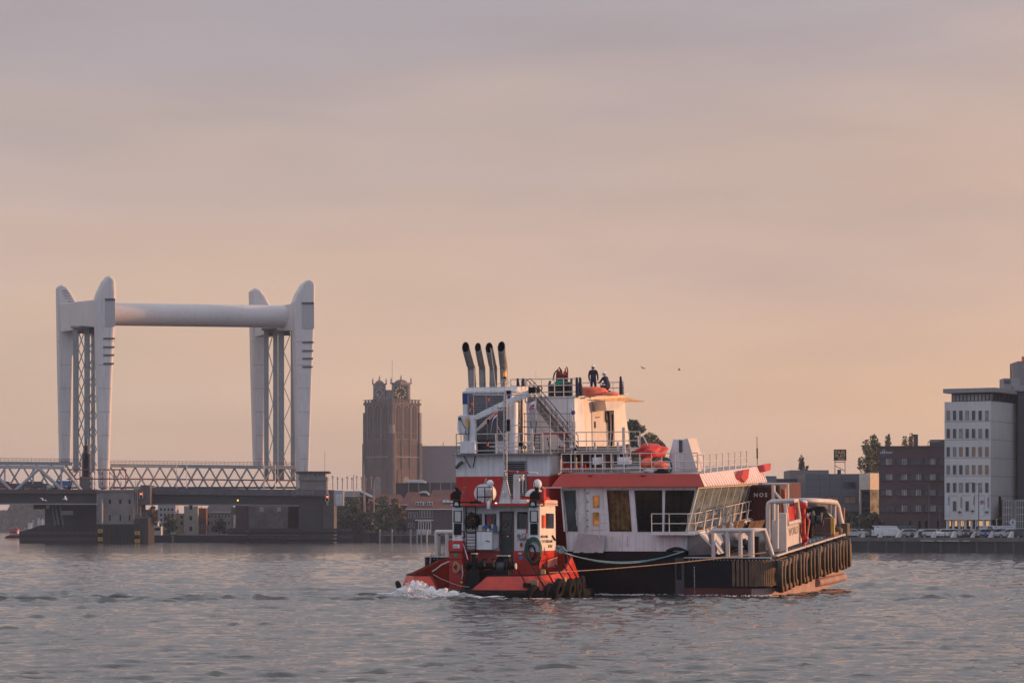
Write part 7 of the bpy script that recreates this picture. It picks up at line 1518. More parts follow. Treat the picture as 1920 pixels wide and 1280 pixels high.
# ================================================================ CARS
CARG = glass('car_glass', (.012, .014, .018), .08)
def car_proto(kind):
    t = bpy.data.objects.new('car', None); C.objects.link(t); ORG[t] = V3((0, 0, 0))
    L_, H_, Wd = {'hatch': (4.1, 1.47, 1.76), 'estate': (4.6, 1.48, 1.8), 'van': (4.9, 1.95, 1.9)}[kind]
    if kind == 'hatch': prof = [(-2.05, .35), (-2.05, .85), (-1.9, .98), (-1.0, 1.05), (-.35, 1.46), (1.2, 1.46), (1.9, 1.0), (2.03, .8), (2.03, .35)]; g_ = [(-.92, 1.06), (-.33, 1.40), (1.15, 1.40), (1.75, 1.02)]
    elif kind == 'estate': prof = [(-2.3, .33), (-2.3, .8), (-2.1, .95), (-1.1, 1.03), (-.4, 1.46), (1.9, 1.44), (2.25, .98), (2.3, .35)]; g_ = [(-1.0, 1.04), (-.38, 1.40), (1.85, 1.38), (2.1, 1.0)]
    else: prof = [(-2.45, .35), (-2.45, .95), (-2.2, 1.1), (-1.75, 1.2), (-1.1, 1.92), (2.35, 1.95), (2.45, 1.2), (2.45, .35)]; g_ = [(-1.6, 1.22), (-1.05, 1.82), (2.2, 1.82), (2.3, 1.22)]
    hw = Wd/2; b = B(); secs = []
    n = len(prof); vs = []
    for y, ins in ((-hw, 1), (hw, 1)):
        for x, z in prof: vs.append((x, y*(1-(.12 if z > 1.2 else .02 if z > .9 else 0)), z))
    b.add(vs, [tuple(range(n)), tuple(range(2*n-1, n-1, -1))]+[(i, (i+1) % n, n+(i+1) % n, n+i) for i in range(n)]); part(t, 'car_body', b, mat('car_paint_silver', (.35, .36, .37), .25, .3, var=.02), bev=.06)
    b = B()
    for s in (-1, 1): b.slab([(x, s*(hw*(.985 if z < 1.2 else .885)+.006), z) for x, z in g_], (0, s*.012, 0))
    part(t, 'side_glass', b, CARG, split=True)
    k = 3 if kind != 'van' else 3; (x0, z0), (x1, z1) = prof[k], prof[k+1]; m0, m1 = lerp((x0, 0, z0), (x1, 0, z1), .1), lerp((x0, 0, z0), (x1, 0, z1), .92); nn = V3((-(z1-z0), 0, x1-x0)).normalized()*.02
    part(t, 'windscreen', B().slab([(m0.x, -hw*.86, m0.z), (m0.x, hw*.86, m0.z), (m1.x, hw*.78, m1.z), (m1.x, -hw*.78, m1.z)], nn), CARG)
    k = 5; (x0, z0), (x1, z1) = prof[k], prof[k+1]; m0, m1 = lerp((x0, 0, z0), (x1, 0, z1), .1), lerp((x0, 0, z0), (x1, 0, z1), .85); nn = V3((-(z1-z0), 0, x1-x0)).normalized()*.02
    part(t, 'rear_window', B().slab([(m0.x, -hw*.76, m0.z), (m0.x, hw*.76, m0.z), (m1.x, hw*.84, m1.z), (m1.x, -hw*.84, m1.z)], nn), CARG)
    for x in (prof[0][0]+.75, prof[-1][0]-.75):
        for s in (-1, 1):
            wq = part(t, 'wheel', B().cyl((x, s*(hw-.2), .32), (x, s*(hw+.015), .32), .32, n=16), RUBBER); part(wq, 'rim', B().cyl((x, s*(hw+.005), .32), (x, s*(hw+.03), .32), .2, n=10), GREY)
    for s in (-1, 1):
        part(t, 'headlight', B().box(prof[0][0]-.02, prof[0][0]+.2, s*hw*.62-.2, s*hw*.62+.2, .66, .82), mat('headlight_glass', (.6, .6, .62), .15)); part(t, 'tail_light', B().box(prof[-1][0]-.1, prof[-1][0]+.03, s*hw*.75-.12, s*hw*.75+.12, .75, 1.0), mat('tail_light_red', (.3, .01, .01), .2))
    return t
protos = {k: car_proto(k) for k in ('hatch', 'estate', 'van')}; usedp = set()
CPAL = {'silver': (.35, .36, .37), 'white': (.62, .63, .64), 'dark grey': (.05, .052, .058), 'black': (.015, .015, .018), 'blue': (.03, .07, .28), 'dark blue': (.02, .03, .07), 'pale grey': (.45, .45, .46), 'teal': (.03, .09, .11), 'bright blue': (.02, .16, .45), 'maroon': (.10, .015, .02)}
def car(kind, colr, M, label, group, name='parked_car'):
    cm = mat('car_paint_'+colr.replace(' ', '_'), CPAL[colr], .25, .3 if colr not in ('white', 'black') else 0, var=.02)
    r = dup(protos[kind], M, label, group, {'car_body': cm}); r.name = name; r['category'] = 'van' if kind == 'van' else 'car'; return r
random.seed(11)
rows = [('front row', 3.4, [(1604, 'hatch', 'silver', 150), (1665, 'van', 'white', 186), (1713, 'hatch', 'silver', 160), (1733, 'hatch', 'dark grey', 20), (1751, 'hatch', 'pale grey', 160), (1769, 'hatch', 'white', 60), (1787, 'estate', 'white', 178), (1808, 'estate', 'silver', 8), (1831, 'hatch', 'dark grey', 30), (1849, 'hatch', 'silver', 200), (1868, 'hatch', 'blue', 30), (1888, 'estate', 'pale grey', 20), (1909, 'hatch', 'silver', 150), (1930, 'estate', 'dark grey', 160)]),
        ('middle row', 8.5, [(1622, 'estate', 'black', 15), (1700, 'hatch', 'dark grey', 20), (1722, 'estate', 'teal', 0), (1742, 'hatch', 'dark blue', 160), (1760, 'hatch', 'silver', 100), (1779, 'estate', 'dark grey', 10), (1800, 'estate', 'pale grey', 20), (1822, 'hatch', 'black', 15), (1843, 'estate', 'dark grey', 0), (1862, 'hatch', 'white', 150), (1882, 'van', 'white', 200), (1905, 'estate', 'dark blue', 170)]),
        ('back row', 14.5, [(1612, 'hatch', 'pale grey', 100), (1640, 'estate', 'dark grey', 0), (1688, 'van', 'teal', 10), (1735, 'estate', 'dark blue', 20), (1768, 'hatch', 'silver', 200), (1785, 'hatch', 'silver', 190), (1798, 'estate', 'black', 10), (1818, 'estate', 'dark grey', 15), (1858, 'van', 'white', 190), (1895, 'hatch', 'white', 170), (1915, 'hatch', 'dark grey', 10)])]
for rn, off, lst in rows:
    for i, (px, kd, cl, an) in enumerate(lst):
        p = qpt(px, off, 2.1); car(kd, cl, Matrix.Translation(p) @ Matrix.Rotation(R(an), 4, 'Z'), '%s %s in the %s on the quay, %s from left' % (cl, {'hatch': 'hatchback', 'estate': 'estate car', 'van': 'van'}[kd], rn, ords[i]), 'cars parked on the quay')
for i, (px, kd, cl) in enumerate(((8, 'van', 'maroon'), (30, 'estate', 'black'), (50, 'estate', 'dark blue'), (88, 'hatch', 'silver'), (70, 'van', 'black'))):
    zt_ = P(px, 917, 695).z; car(kd, cl, Matrix.Translation((P(px, 917, 695).x, 695, zt_)) @ Matrix.Rotation(R(180), 4, 'Z'), '%s %s on the road bridge, %s vehicle from the left' % (cl, 'van' if kd == 'van' else 'car', ords[i]), 'vehicles on the road bridge', 'moving_car')
bv = thing('blue_lorry', 'bright blue lorry crossing the road bridge behind the end diagonal', 'lorry', W, tuple(P(118, 917, 696)))
pb(bv, 108, 136, 901, 911, 695, 2.4, 'cargo_box', mat('lorry_blue', (.01, .14, .36), .4)); part(bv, 'cab', B().slab([P(99, 911, 695), P(108, 911, 695), P(108, 902, 695), P(103, 902, 695)], (0, 2.2, 0)), mat('lorry_blue2', (.01, .11, .3), .4))
for px in (104, 114, 130): part(bv, 'wheel', B().cyl(P(px, 914, 694.9), P(px, 914, 695.3), .5, n=12), RUBBER)
for k in protos.values():
    for c1 in list(k.children_recursive): bpy.data.objects.remove(c1)
    bpy.data.objects.remove(k)

# ================================================================ LEFT BANK: houses, trees, boats
def grid(x0, n, dx, w0, y0, y1, pm=None): return [(x0+i*dx, x0+i*dx+w0, y0, y1)+((pm,) if pm else ()) for i in range(n)]
house('cream three storey house seen under the bridge deck', 345, 371, 948, 1004, 745, [(355, 361, 946.5+i*20, 955+i*20) for i in range(3)], wall=mat('cream_render', (.38, .35, .30), .8), depth=10)
house('narrow cream annex with brown front left of the cream house', 329, 344.6, 962, 1004, 746, [(338, 343, 966, 972), (338, 343, 976, 984)], wall=mat('ochre_render', (.26, .2, .14), .8))
house('white houses with dark windows far left under the bridge deck', 296, 329, 940, 1000, 770, [(300+i*7, 304+i*7, 952+j*10, 957+j*10) for i in range(4) for j in range(4)], wall=mat('white_render', (.33, .33, .34), .8))
house('dark brick house right of the cream house', 371.5, 386, 952, 1004, 747, [(375, 378, 985, 991), (380, 383, 985, 991)], wall=BRICK2)
house('wide white house with grey roof under the bridge', 387, 435, 960, 1004, 752, grid(390, 7, 6.3, 3.5, 965, 970)+grid(390, 7, 6.3, 3.5, 976, 984), wall=mat('grey_white_render', (.26, .255, .26), .8), roofh=28, roofm=SLATE)
house('low grey quay house under the right end of the road deck', 466, 560, 968, 1003, 735, grid(472, 9, 9.5, 4, 972, 980)+grid(480, 5, 16, 5, 986, 993), wall=mat('dim_grey_render', (.15, .145, .145), .85, var=.4, sc_=.4))
house('red brown brick houses left of the cream house behind a tree', 262, 296, 955, 1000, 775, [(270+i*8, 273+i*8, 962, 968) for i in range(3)], wall=BRICK2)
for (px, yt, w_0, kd, lb, s_) in ((318, 962, 32, 'green', 'round green tree in front of the white houses under the bridge', 1), (285, 948, 26, 'brown', 'reddish brown tree just right of the bridge pier', 2), (411, 970, 30, 'dark', 'dark round tree in front of the wide white house', 3), (450, 980, 22, 'dark', 'dark bushy tree right of the tall thin pole', 4)): tree(lb, px, yt, 1005, 738, w_0, kd, seed=s_, n=900, leaf=.42, ground=1.9)
tp_ = solo('ribbed_pole', 'tall thin pole with boards under the road deck', 'pole', B().box(P(433, 950, 720).x, P(437, 950, 720).x, 720, 720.4, 0, P(0, 948, 720).z).box(P(437.2, 950, 720).x, P(441, 950, 720).x, 720, 720.3, P(0, 965, 720).z, P(0, 950, 720).z), CONC, W, tuple(P(435, 1012, 720)))
pbt = thing('passenger_boat', 'white passenger boat moored right of the bridge pier', 'boat', W, tuple(P(300, 1012, 722))[:2]+(0,))
pb(pbt, 277, 322, 1003, 1016, 722, 5, 'boat_hull', mat('dark_blue_hull', (.02, .03, .05), .4)); pb(pbt, 271, 302, 986, 1002.8, 723, 3, 'lower_cabin', WINW); pb(pbt, 271, 296, 978, 985.8, 723.3, 2.6, 'upper_cabin', WINW); pb(pbt, 273, 294, 980, 984, 723.2, .1, 'cabin_window', PANE); pb(pbt, 273, 300, 989, 994, 722.9, .1, 'cabin_window', PANE); pb(pbt, 270, 298, 976.5, 978, 723, 3.2, 'cabin_roof', WINW)
bg2_ = thing('moored_barge', 'long dark barge lying along the bank under the bridge', 'barge', W, tuple(P(370, 1012, 715))[:2]+(0,)); pb(bg2_, 330, 462, 1003, 1016, 716, 6, 'barge_hull', mat('dark_barge_hull', (.02, .022, .026), .5)); pb(bg2_, 332, 460, 1001.5, 1003, 716.2, 5.5, 'barge_deck', GREY)
# river bank wall and posts right of the bridge
bw_ = thing('bank_wall', 'dark timber river bank wall below the trees and red roofed houses', 'wall', W, tuple(P(740, 1014, 722))[:2]+(0,))
for i in range(26): pb(bw_, 622+i*10, 631.6+i*10, 1004-(i < 9)*6, 1022, 723+.15*(i % 2), .6, 'wall_panel', TIMB if i % 3 else mat('paler_timber', (.05, .045, .045)))
pb(bw_, 620, 885, 1001.5, 1003.5, 723.8, 2, 'wall_coping', CONC)
for i, px in enumerate((712, 735, 770, 782, 800, 790)):
    b = B(); a = P(px, 1012, 721.6); b.cyl((a.x, a.y, -.6), (a.x, a.y, P(px, 994, 721.6).z), .22, n=8); b.ball((a.x, a.y, P(px, 994, 721.6).z), .26, 8, 4)
    solo('mooring_post', 'white topped mooring post by the bank, %s' % ('leftmost', 'second from left', 'third, in front of the white porch', 'fourth, right of the porch', 'nearest the tug', 'fifth, just left of the tug rail')[i], 'mooring post', b, mat('pale_post', (.30, .29, .28), .7), W, (a.x, a.y, 0))
b = B()
for i in range(28): b.cyl(P(700+i*5.6, 1002, 724), P(700+i*5.6, 996, 724), .05, n=4)
for y in (996, 999): b.cyl(P(700, y, 724), P(857, y, 724), .05, n=4)
solo('bank_railing', 'thin railing along the far bank in front of the brick houses', 'railing', b, GREY, W, tuple(P(780, 1002, 724)))
tl = [(640, 934, 46, 'olive', 'olive willow like tree beside the white cabinet'), (668, 930, 50, 'green', 'large mid green tree in the bank group, second from the left'), (697, 938, 42, 'brown', 'brownish autumn tree in the middle of the bank group'), (715, 926, 46, 'olive', 'tall olive brown tree right of the middle of the bank group'), (740, 932, 44, 'brown', 'reddish brown tree next to the red roofs'), (655, 962, 40, 'dark', 'low dark tree at the waterside left of the bank group'), (690, 968, 44, 'dark', 'low dark bush mass at the centre of the bank'), (728, 966, 44, 'green', 'low green tree left of the white windowed house'), (752, 975, 26, 'dark', 'small dark tree at the corner of the white windowed house')]
for i, (px, yt, w_0, kd, lb) in enumerate(tl): tree(lb, px, yt, 1005, 742+(i % 3)*6-(12 if yt > 955 else 0), w_0, kd, seed=20+i, n=1700, leaf=.40, ground=1.9)
hz_w = [(765, 769, 960+0, 968), (779, 783, 959, 968)]+grid(784, 6, 5.8, 3.6, 958, 969)
h1, F1 = house('dark brick house with red roof and rows of white framed windows by the river', 763, 866, 954, 1003, 735, grid(766, 3, 6.4, 3.6, 960, 970)+grid(787, 5, 5.0, 3.4, 957, 969)+grid(766, 2, 7, 4, 980, 988), wall=mat('dusky_brick', (.075, .055, .058), .85, var=.15), roofh=24, depth=12, ground=1.9)
b = B(); a, c = P(776, 973, 733.8), P(812, 1000, 733.8); part(h1, 'bay_porch', B().box(P(784, 975, 733.8).x, P(808, 975, 733.8).x, 733.0, 734.9, 2, P(0, 975, 733.8).z) if False else B().box(F1.at(784, 976, y=-1.6).x, F1.at(808, 976, y=-1.6).x, -1.6, -.1, 2, F1.at(784, 976, y=-1.6).z), WINW)
for i in range(5): part(h1, 'porch_pane', B().box(F1.at(785.5+i*4.6, 980, y=-1.62).x, F1.at(788.6+i*4.6, 980, y=-1.62).x, -1.66, -1.61, F1.at(784, 992, y=-1.6).z, F1.at(784, 978, y=-1.6).z), PANE)
part(h1, 'porch_roof', B().box(F1.at(778, 975, y=-1.8).x, F1.at(812, 975, y=-1.8).x, -1.9, -.05, F1.at(784, 975.8, y=-1.8).z, F1.at(784, 973.5, y=-1.8).z), WINW)
for (x0, x1) in ((779, 795), (801, 811)):
    dm = part(h1, 'dormer', B().box(F1.at(x0, 940, y=1.0).x, F1.at(x1, 940, y=1.0).x, 1.0, 4, F1.at(x0, 947, y=1.0).z, F1.at(x0, 940, y=1.0).z), WINW)
    for k in range(int((x1-x0)/4.5)): part(dm, 'dormer_pane', B().box(F1.at(x0+1+k*4.6, 941, y=1).x, F1.at(x0+4+k*4.6, 941, y=1).x, .93, .99, F1.at(x0, 946, y=1).z, F1.at(x0, 941.5, y=1).z), PANE)
for k in range(3): q = [F1.at(830+k*7, 944, y=2.5), F1.at(836+k*7, 944, y=2.5), F1.at(836+k*7, 939, y=3.5), F1.at(830+k*7, 939, y=3.5)]; part(h1, 'skylight', B().slab(q, (0, -.6, .3)), mat('bluish_skylight', (.25, .32, .38), .2))
house('long dull brick terrace with red roof behind the bank trees', 690, 760, 944, 1000, 765, grid(694, 7, 9, 4, 949, 956), wall=BRICK, roofh=18, depth=12, ground=1.9)
house('low dark station building behind the trees right of the control house', 618, 690, 930, 1000, 772, grid(622, 8, 8.5, 4, 934, 940), wall=mat('dusky_brick'), roofh=10, roofm=SLATE, depth=12, ground=1.9)
house('red roofed gabled house behind the left side of the brick house', 752, 792, 946, 1000, 752, grid(764, 2, 9, 3, 950, 955), wall=BRICK, roofh=24, depth=12, ground=1.9, roofm=mat('dull_red_tile', (.13, .05, .045), .85, var=.2))
house('red roofed house behind the right side of the brick house', 800, 870, 945, 1000, 756, [], wall=BRICK, roofh=27, depth=12, ground=1.9, roofm=mat('brown_red_tile', (.12, .05, .042), .85, var=.2))
pv_ = thing('pavilion', 'long dark raised station platform building with white canopy left of the funnel block', 'building', W, tuple(P(800, 990, 800))[:2]+(1.9,))
pb(pv_, 742, 905, 905, 928, 800, 10, 'dark_frontage', mat('dark_station_front', (.045, .04, .045), .7)); pb(pv_, 700, 905, 928.2, 1000, 803, 8, 'lower_wall', mat('dim_station_base', (.055, .045, .045), .85))
b = B(); b.slab([P(757, 903, 797), P(762, 899, 797), P(792, 898.5, 797), P(798, 902, 797), P(797, 905, 797)], (0, 6, 0)); part(pv_, 'white_canopy', b, mat('white_canopy', (.62, .62, .64), .5))
for px in (766, 785, 806, 826, 846): pb(pv_, px-.7, px+.7, 905, 927, 796.5, .2, 'canopy_post', mat('pinkish_mast'))if False else pb(pv_, px-.7, px+.7, 905, 927, 796.5, .2, 'canopy_post', GREY)
b = B(); b.slab([P(786, 922, 770), P(792, 920, 770), P(800, 920, 770), P(804, 925, 770), P(804, 928, 770), P(800, 924, 770), P(792, 923, 770), P(786, 924, 770)], (0, 4, 0)); solo('bus_shelter_roof', 'small curved white roof above the red roofs', 'shelter', b, mat('white_canopy', (.62, .62, .64)), W, tuple(P(795, 925, 770)))
b = B(); b.slab([P(676, 922, 768), P(702, 935, 768), P(699, 938, 768), P(674, 926, 768)], (0, 5, .6)); solo('solar_roof', 'dark blue tilted solar roof among the bank trees', 'roof', b, mat('solar_blue', (.03, .05, .09), .2), W, tuple(P(690, 930, 768)))
for i, px in enumerate((684, 701, 663, 682)):
    d = (722, 724, 760, 740)[i]; y = (890, 902, 890, 868)[i]; b = B(); b.cyl(P(px, 960, d), P(px, y, d), .16, .08, n=6); b.cyl(P(px, y, d), P(px+2, y-.5, d), .08, n=4)
    solo('lamp_mast', 'slim pale lamp mast %s' % ('in front of the church tower left edge', 'in front of the church tower right of the first', 'above the trees right of the control house', 'tallest by the church tower left edge')[i], 'lamp post', b, mat('pinkish_mast'), W, tuple(P(px, 960, d)))
# far left: misty wood, small red tug, white ship
def wood(name, x0, x1, d, ymin, ymax, n, seed, leaf=1.6, mname='dark'):
    r = np.random.default_rng(seed); X = r.uniform(P(x0, 0, d).x, P(x1, 0, d).x, n); zt_ = P(0, ymin, d).z; prof = zt_*(.72+.28*np.sin(X*.06)+.12*np.sin(X*.23+1)+.08*np.sin(X*.71)); Z = 1+(prof-1)*r.random(n)**.6; Y = d+r.uniform(0, 30, n)
    c = np.stack([X, Y, Z], -1); A = r.normal(size=(n, 3)); A /= np.linalg.norm(A, axis=1)[:, None]; Bv = np.cross(A, r.normal(size=(n, 3))); Bv /= np.linalg.norm(Bv, axis=1)[:, None]; s_ = leaf*r.uniform(.5, 1.3, n)[:, None]
    vs = np.stack([c+A*s_, c+Bv*s_*.7, c-A*s_, c-Bv*s_*.7], 1).reshape(-1, 3); vs[:, 2] = np.maximum(vs[:, 2], -.3); me = bpy.data.meshes.new(name); me.from_pydata(vs.tolist(), [], [tuple(range(i*4, i*4+4)) for i in range(n)]); me.materials.append(LF[mname]); o = bpy.data.objects.new(name, me); C.objects.link(o); o['kind'] = 'stuff'; return o
wood('distant_wood', -150, 260, 2350, 935, 1000, 11000, 3, 2.6)
wood('bank_shrubbery', 600, 770, 752, 958, 1003, 9000, 6, .55)
wood('park_woodland', 905, 1440, 640, 925, 1000, 14000, 9, .7, 'olive')
wood('town_greenery', 226, 300, 790, 950, 1000, 3000, 8, .6)
ft = thing('small_tug', 'small distant red and white tug at the far left edge', 'tugboat', W, tuple(P(22, 1008, 1000))[:2]+(0,))
part(ft, 'hull', B().slab([P(9, 1009, 1000), P(36, 1009, 1000), P(36, 1001, 1000), P(14, 1004, 1000), P(10, 1005, 1000)], (0, 4, 0)), BLK); part(ft, 'red_hull_band', B().slab([P(14, 1004, 999.8), P(36, 1004, 999.8), P(36, 1000, 999.8), P(20, 1001, 999.8)], (0, .3, 0)), RED)
pb(ft, 16, 33, 994, 1001, 1000.5, 3, 'wheelhouse', WINW); pb(ft, 17.5, 31, 995.5, 999, 1000.3, .1, 'wheelhouse_window', PANE); pb(ft, 15, 33, 991, 994, 1000, 4, 'red_roof', RED); part(ft, 'mast', B().cyl(P(24, 991, 1001), P(24, 987, 1001), .12, n=5), GREY)
fs = thing('moored_vessel', 'grey white vessel superstructure half hidden behind the timber fender', 'ship', W, tuple(P(62, 1008, 960))[:2]+(0,))
pb(fs, 46, 85, 995, 1010, 961, 8, 'hull', DGREY); pb(fs, 52, 58, 980, 995, 961, 3, 'white_mast_house', WINW); pb(fs, 70, 84, 974, 995, 962, 4, 'bridge_house', mat('pale_grey_house', (.4, .4, .42), .6)); 
for px, y in ((54, 978), (62, 974), (73, 970), (80, 972)): part(fs, 'mast', B().cyl(P(px, 995, 961), P(px, y, 961), .15, n=5), WINW)

# ================================================================ RIGHT BANK BUILDINGS
CL = [1650, 1679.5, 1706, 1733, 1759.5]
br, FB = house('five storey dark brown brick office block with recessed strip windows', 1648, 1772, 838, 1002, 478, [], yaw=16, depth=14, wall=BRICK, ground=2.1, name='office_block', cat='office block')
rr_ = [(859, 871.5), (888, 900), (917, 929), (946, 959)]
for j, (y0, y1) in enumerate(rr_):
    for i, x0 in enumerate(CL):
        x1 = x0+(23 if i < 4 else 11.5); p, q = FB.at(x0, y0, y=0), FB.at(x1, y1, y=0)
        wo = part(br, 'window_strip', B().box(p.x, q.x, -.03, -.004, q.z, p.z), PANE)
        b = B(); b.box(p.x-.06, p.x+.0, -.22, -.002, q.z-.06, p.z+.06); b.box(p.x, q.x, -.22, -.002, p.z, p.z+.08); b.box(p.x, q.x, -.22, -.002, q.z-.08, q.z); part(wo, 'window_reveal', b, BRICK)
        if not (i in (2,) and j == 0) and not (j == 3 and i == 0) and i < 4:
            for k in range(3 if i else 4): xm = p.x+(q.x-p.x)*(.50+.15*k*(1 if i else .85)); part(wo, 'pale_mullion', B().box(xm, xm+.24, -.07, -.03, q.z+.05, p.z-.05), PANEW if (i+j+k) % 4 else mat('warm_blind', (.5, .36, .26), .6))
part(br, 'roof_parapet', B().box(FB.at(1648, 838, y=0).x-.1, FB.at(1772, 838, y=0).x, -.12, .4, FB.at(1648, 838, y=0).z-.1, FB.at(1648, 838, y=0).z+.18), mat('brown_parapet2', (.10, .06, .055), .8))
for x0 in (1704, 1722, 1734, 1757): p, q = FB.at(x0, 976, y=0), FB.at(x0+5, 990, y=0); part(br, 'ground_door', B().box(p.x, q.x, -.05, -.004, 2.1, p.z), BLK)
p = FB.at(1649.5, 850, y=-.05); lettering(br, 'CENTURY', .42, p, (1, 0, 0), (0, 0, 1), WINW, stretch=1.15, bold=.02, name='white_logo')
p = FB.at(1655, 846.5, y=-.1); part(br, 'white_logo_hook', B().path([p, p+V3((0, 0, .3)), p+V3((.3, 0, .35)), p+V3((.3, 0, -.2))], .07, n=4), WINW); p = FB.at(1660, 852, y=-.1); part(br, 'blue_logo_ring', B().torus(p, (0, 1, 0), .2, .08, 12, 5), mat('logo_blue', (.04, .18, .5), .5))
p, q = FB.at(1743, 824, y=6), FB.at(1772, 838, y=6); part(br, 'roof_plant_room', B().box(p.x, q.x, 6, 12, q.z, p.z), SLATE); p = FB.at(1740, 828, y=5); part(br, 'roof_frame', B().path([(p.x, 5, FB.at(1740, 838, y=5).z), (p.x, 5, p.z), (FB.at(1762, 828, y=5).x, 5, p.z)], .1, n=4), GREY); p = FB.at(1717, 814, y=6); part(br, 'chimney', B().cyl((p.x, 6, FB.at(1717, 838, y=6).z), (p.x, 6, p.z), .38, n=12), SLATE)
# white tower block
cols7 = [1778.2, 1790, 1801.8, 1813.7, 1825.6, 1838, 1850.6]; rws = [(770, 787), (804, 820.5), (838, 855), (872, 888.5), (905, 922)]
wins = []
for j, (y0, y1) in enumerate(rws):
    for i, x in enumerate(cols7):
        warm = (j == 2 and i in (2, 4, 5, 6)) or (j == 3 and i in (4, 5, 6)); wins.append((x-2.6, x+2.6, y0, y1, mat('warm_window', (.30, .16, .09), .3) if warm else (PANE if (i+j) % 3 else PANEW)))
wins += [(x-2.6, x+2.6, 939.5, 957, PANE) for x in (1790, 1813.7)]
wt, FW = house('tall pale concrete office tower with seven columns of narrow windows', 1771, 1857.5, 753.5, 974, 452, wins, yaw=30, depth=13, wall=CONCW, ground=P(0, 974, 452).z, name='office_tower', cat='office tower', frame_m=mat('grey_window_frame', (.22, .21, .21), .6))
f = lambda px, py, y=0.0: FW.at(px, py, y=y)
zt0 = f(1771, 753.5).z; xL, xR = f(1771, 800).x, f(1857.5, 800).x
part(wt, 'set_back_storey', B().box(f(1784, 745, .8).x, xR-.2, .8, 12.5, zt0-.1, f(1771, 738).z), mat('dark_top_storey', (.05, .048, .055), .6))
for i in range(11): a = f(1786+i*7, 741, .7); part(wt, 'top_storey_pane', B().box(a.x, a.x+.42, .70, .78, zt0+.15, f(1771, 740).z), PANEW)
for i in range(7): part(wt, 'side_top_pane', B().box(xR-.19, xR-.12, 1.5+i*1.6, 2.5+i*1.6, zt0+.15, f(1771, 740).z), PANE)
part(wt, 'roof_slab', B().box(xL-.1, xR+.9, -.4, 13.4, f(1771, 737).z, f(1771, 729).z), mat('roof_slab_grey', (.27, .26, .27), .6))
for y in (791, 825, 859, 893, 929): part(wt, 'panel_joint', B().box(xL, xR, -.012, -.003, f(1771, y).z-.03, f(1771, y).z+.03), CONC); part(wt, 'side_panel_joint', B().box(xR+.003, xR+.012, .1, 12.9, f(1771, y).z-.03, f(1771, y).z+.03), CONC)
for i in range(8): x_ = xL+.3+(xR-xL-.6)*i/7; part(wt, 'ground_column', B().box(x_-.15, x_+.15, .3, .7, 2.1, f(1771, 974.5).z), CONCW)
part(wt, 'ground_floor_glass', B().box(xL+.3, xR-.3, 1.2, 1.3, 2.1, f(1771, 974.5).z), PANE); part(wt, 'ground_core', B().box(xL+.3, xR-.1, 1.35, 12.8, 2.1, f(1771, 974.5).z), DGREY)
for x0, x1 in ((1778, 1783), (1788, 1795), (1802, 1807), (1817, 1821), (1836, 1843), (1849, 1855)): a, c = f(x0, 976, 1.15), f(x1, 986, 1.15); part(wt, 'lit_lobby_window', B().box(a.x, c.x, 1.1, 1.18, c.z, a.z), WARM)
for k, (x0, x1, y0, y1, tx, tm_, bm_) in enumerate(((1772, 1780.5, 928, 966, 'NEXUS', DGREY, mat('banner_white', (.56, .56, .60), .7)), (1796, 1803, 928, 964, 'LEIGRAAF', DGREY, CONCW), (1820, 1827, 926, 962, 'TOTAAL', DGREY, CONCW), (1836, 1845, 930, 967.5, 'GPI', REDST, mat('banner_white', (.56, .56, .60), .7)), (1846.5, 1854, 928, 964, 'VERKADE', DGREY, CONCW))):
    a, c = f(x0, y0, -.06), f(x1, y1, -.06); bn = part(wt, 'banner', B().box(a.x, c.x, -.08, -.04, c.z, a.z), bm_)
    if tx == 'GPI': lettering(bn, tx, .55, (a.x+.08, -.085, (a.z*.6+c.z*.4)), (1, 0, 0), (0, 0, 1), tm_, bold=.02); part(bn, 'red_mark', B().slab([(a.x+.1, -.09, a.z-.9), (a.x+.6, -.09, a.z-.9), (a.x+.8, -.09, a.z-.6), (a.x+.2, -.09, a.z-.7)], (0, -.01, 0)), RED)
    else: lettering(bn, tx, .36, ((a.x+c.x)/2+.12, -.085, a.z-.3), (0, 0, -1), (1, 0, 0), tm_, bold=.015, spacing=1.1)
    if k in (1, 2, 4): p = V3(((a.x+c.x)/2, -.09, c.z+.35)); part(bn, 'banner_emblem', B().slab([p+V3((-.36, 0, 0)), p+V3((0, 0, -.25)), p+V3((.36, 0, 0)), p+V3((0, 0, .25))], (0, -.01, 0)), {1: GREEN, 2: REDST, 4: DGREY}[k])
part(wt, 'dark_vertical_sign', B().box(xR+.01, xR+.1, 3.5, 4.4, f(1771, 968).z, f(1771, 930).z), BLK)
# dark slab tower beyond it and low glazed hall
a, c = P(1909, 733, 456), P(2150, 1000, 456); dt = thing('dark_tower', 'dark tall building slab at the right edge behind the pale tower', 'office tower', W, (a.x+5, 480, 2.1)); part(dt, 'tower_wall', B().box(a.x, c.x, 456, 490, 2.1, a.z), mat('very_dark_cladding', (.035, .036, .045), .5, var=.1)); part(dt, 'unseen_shade_wing', B().box(102, 130, 412, 458, 2.1, a.z+4), mat('very_dark_cladding')); part(dt, 'roof_edge', B().box(a.x-.2, c.x, 455.7, 490.2, a.z+.002, a.z+.9), mat('roof_slab_grey', (.27, .26, .27)))  # the wing is unseen, added to shade the pale tower's right face
a, c = P(1909, 677, 484), P(1990, 725, 484); part(dt, 'lift_tower', B().box(a.x, c.x, 484, 492, P(0, 733, 478).z+.9, a.z), mat('grey_lift_tower', (.17, .165, .175), .6)); a, c = P(1882, 708, 470), P(1908, 724, 470); rp_ = thing('roof_plant', 'grey louvred plant box with leaning mast on the pale tower roof', 'roof plant', W, (a.x, 458, 28)); zrs = (FW.M @ V3((xR, 5, f(1771, 729).z))).z
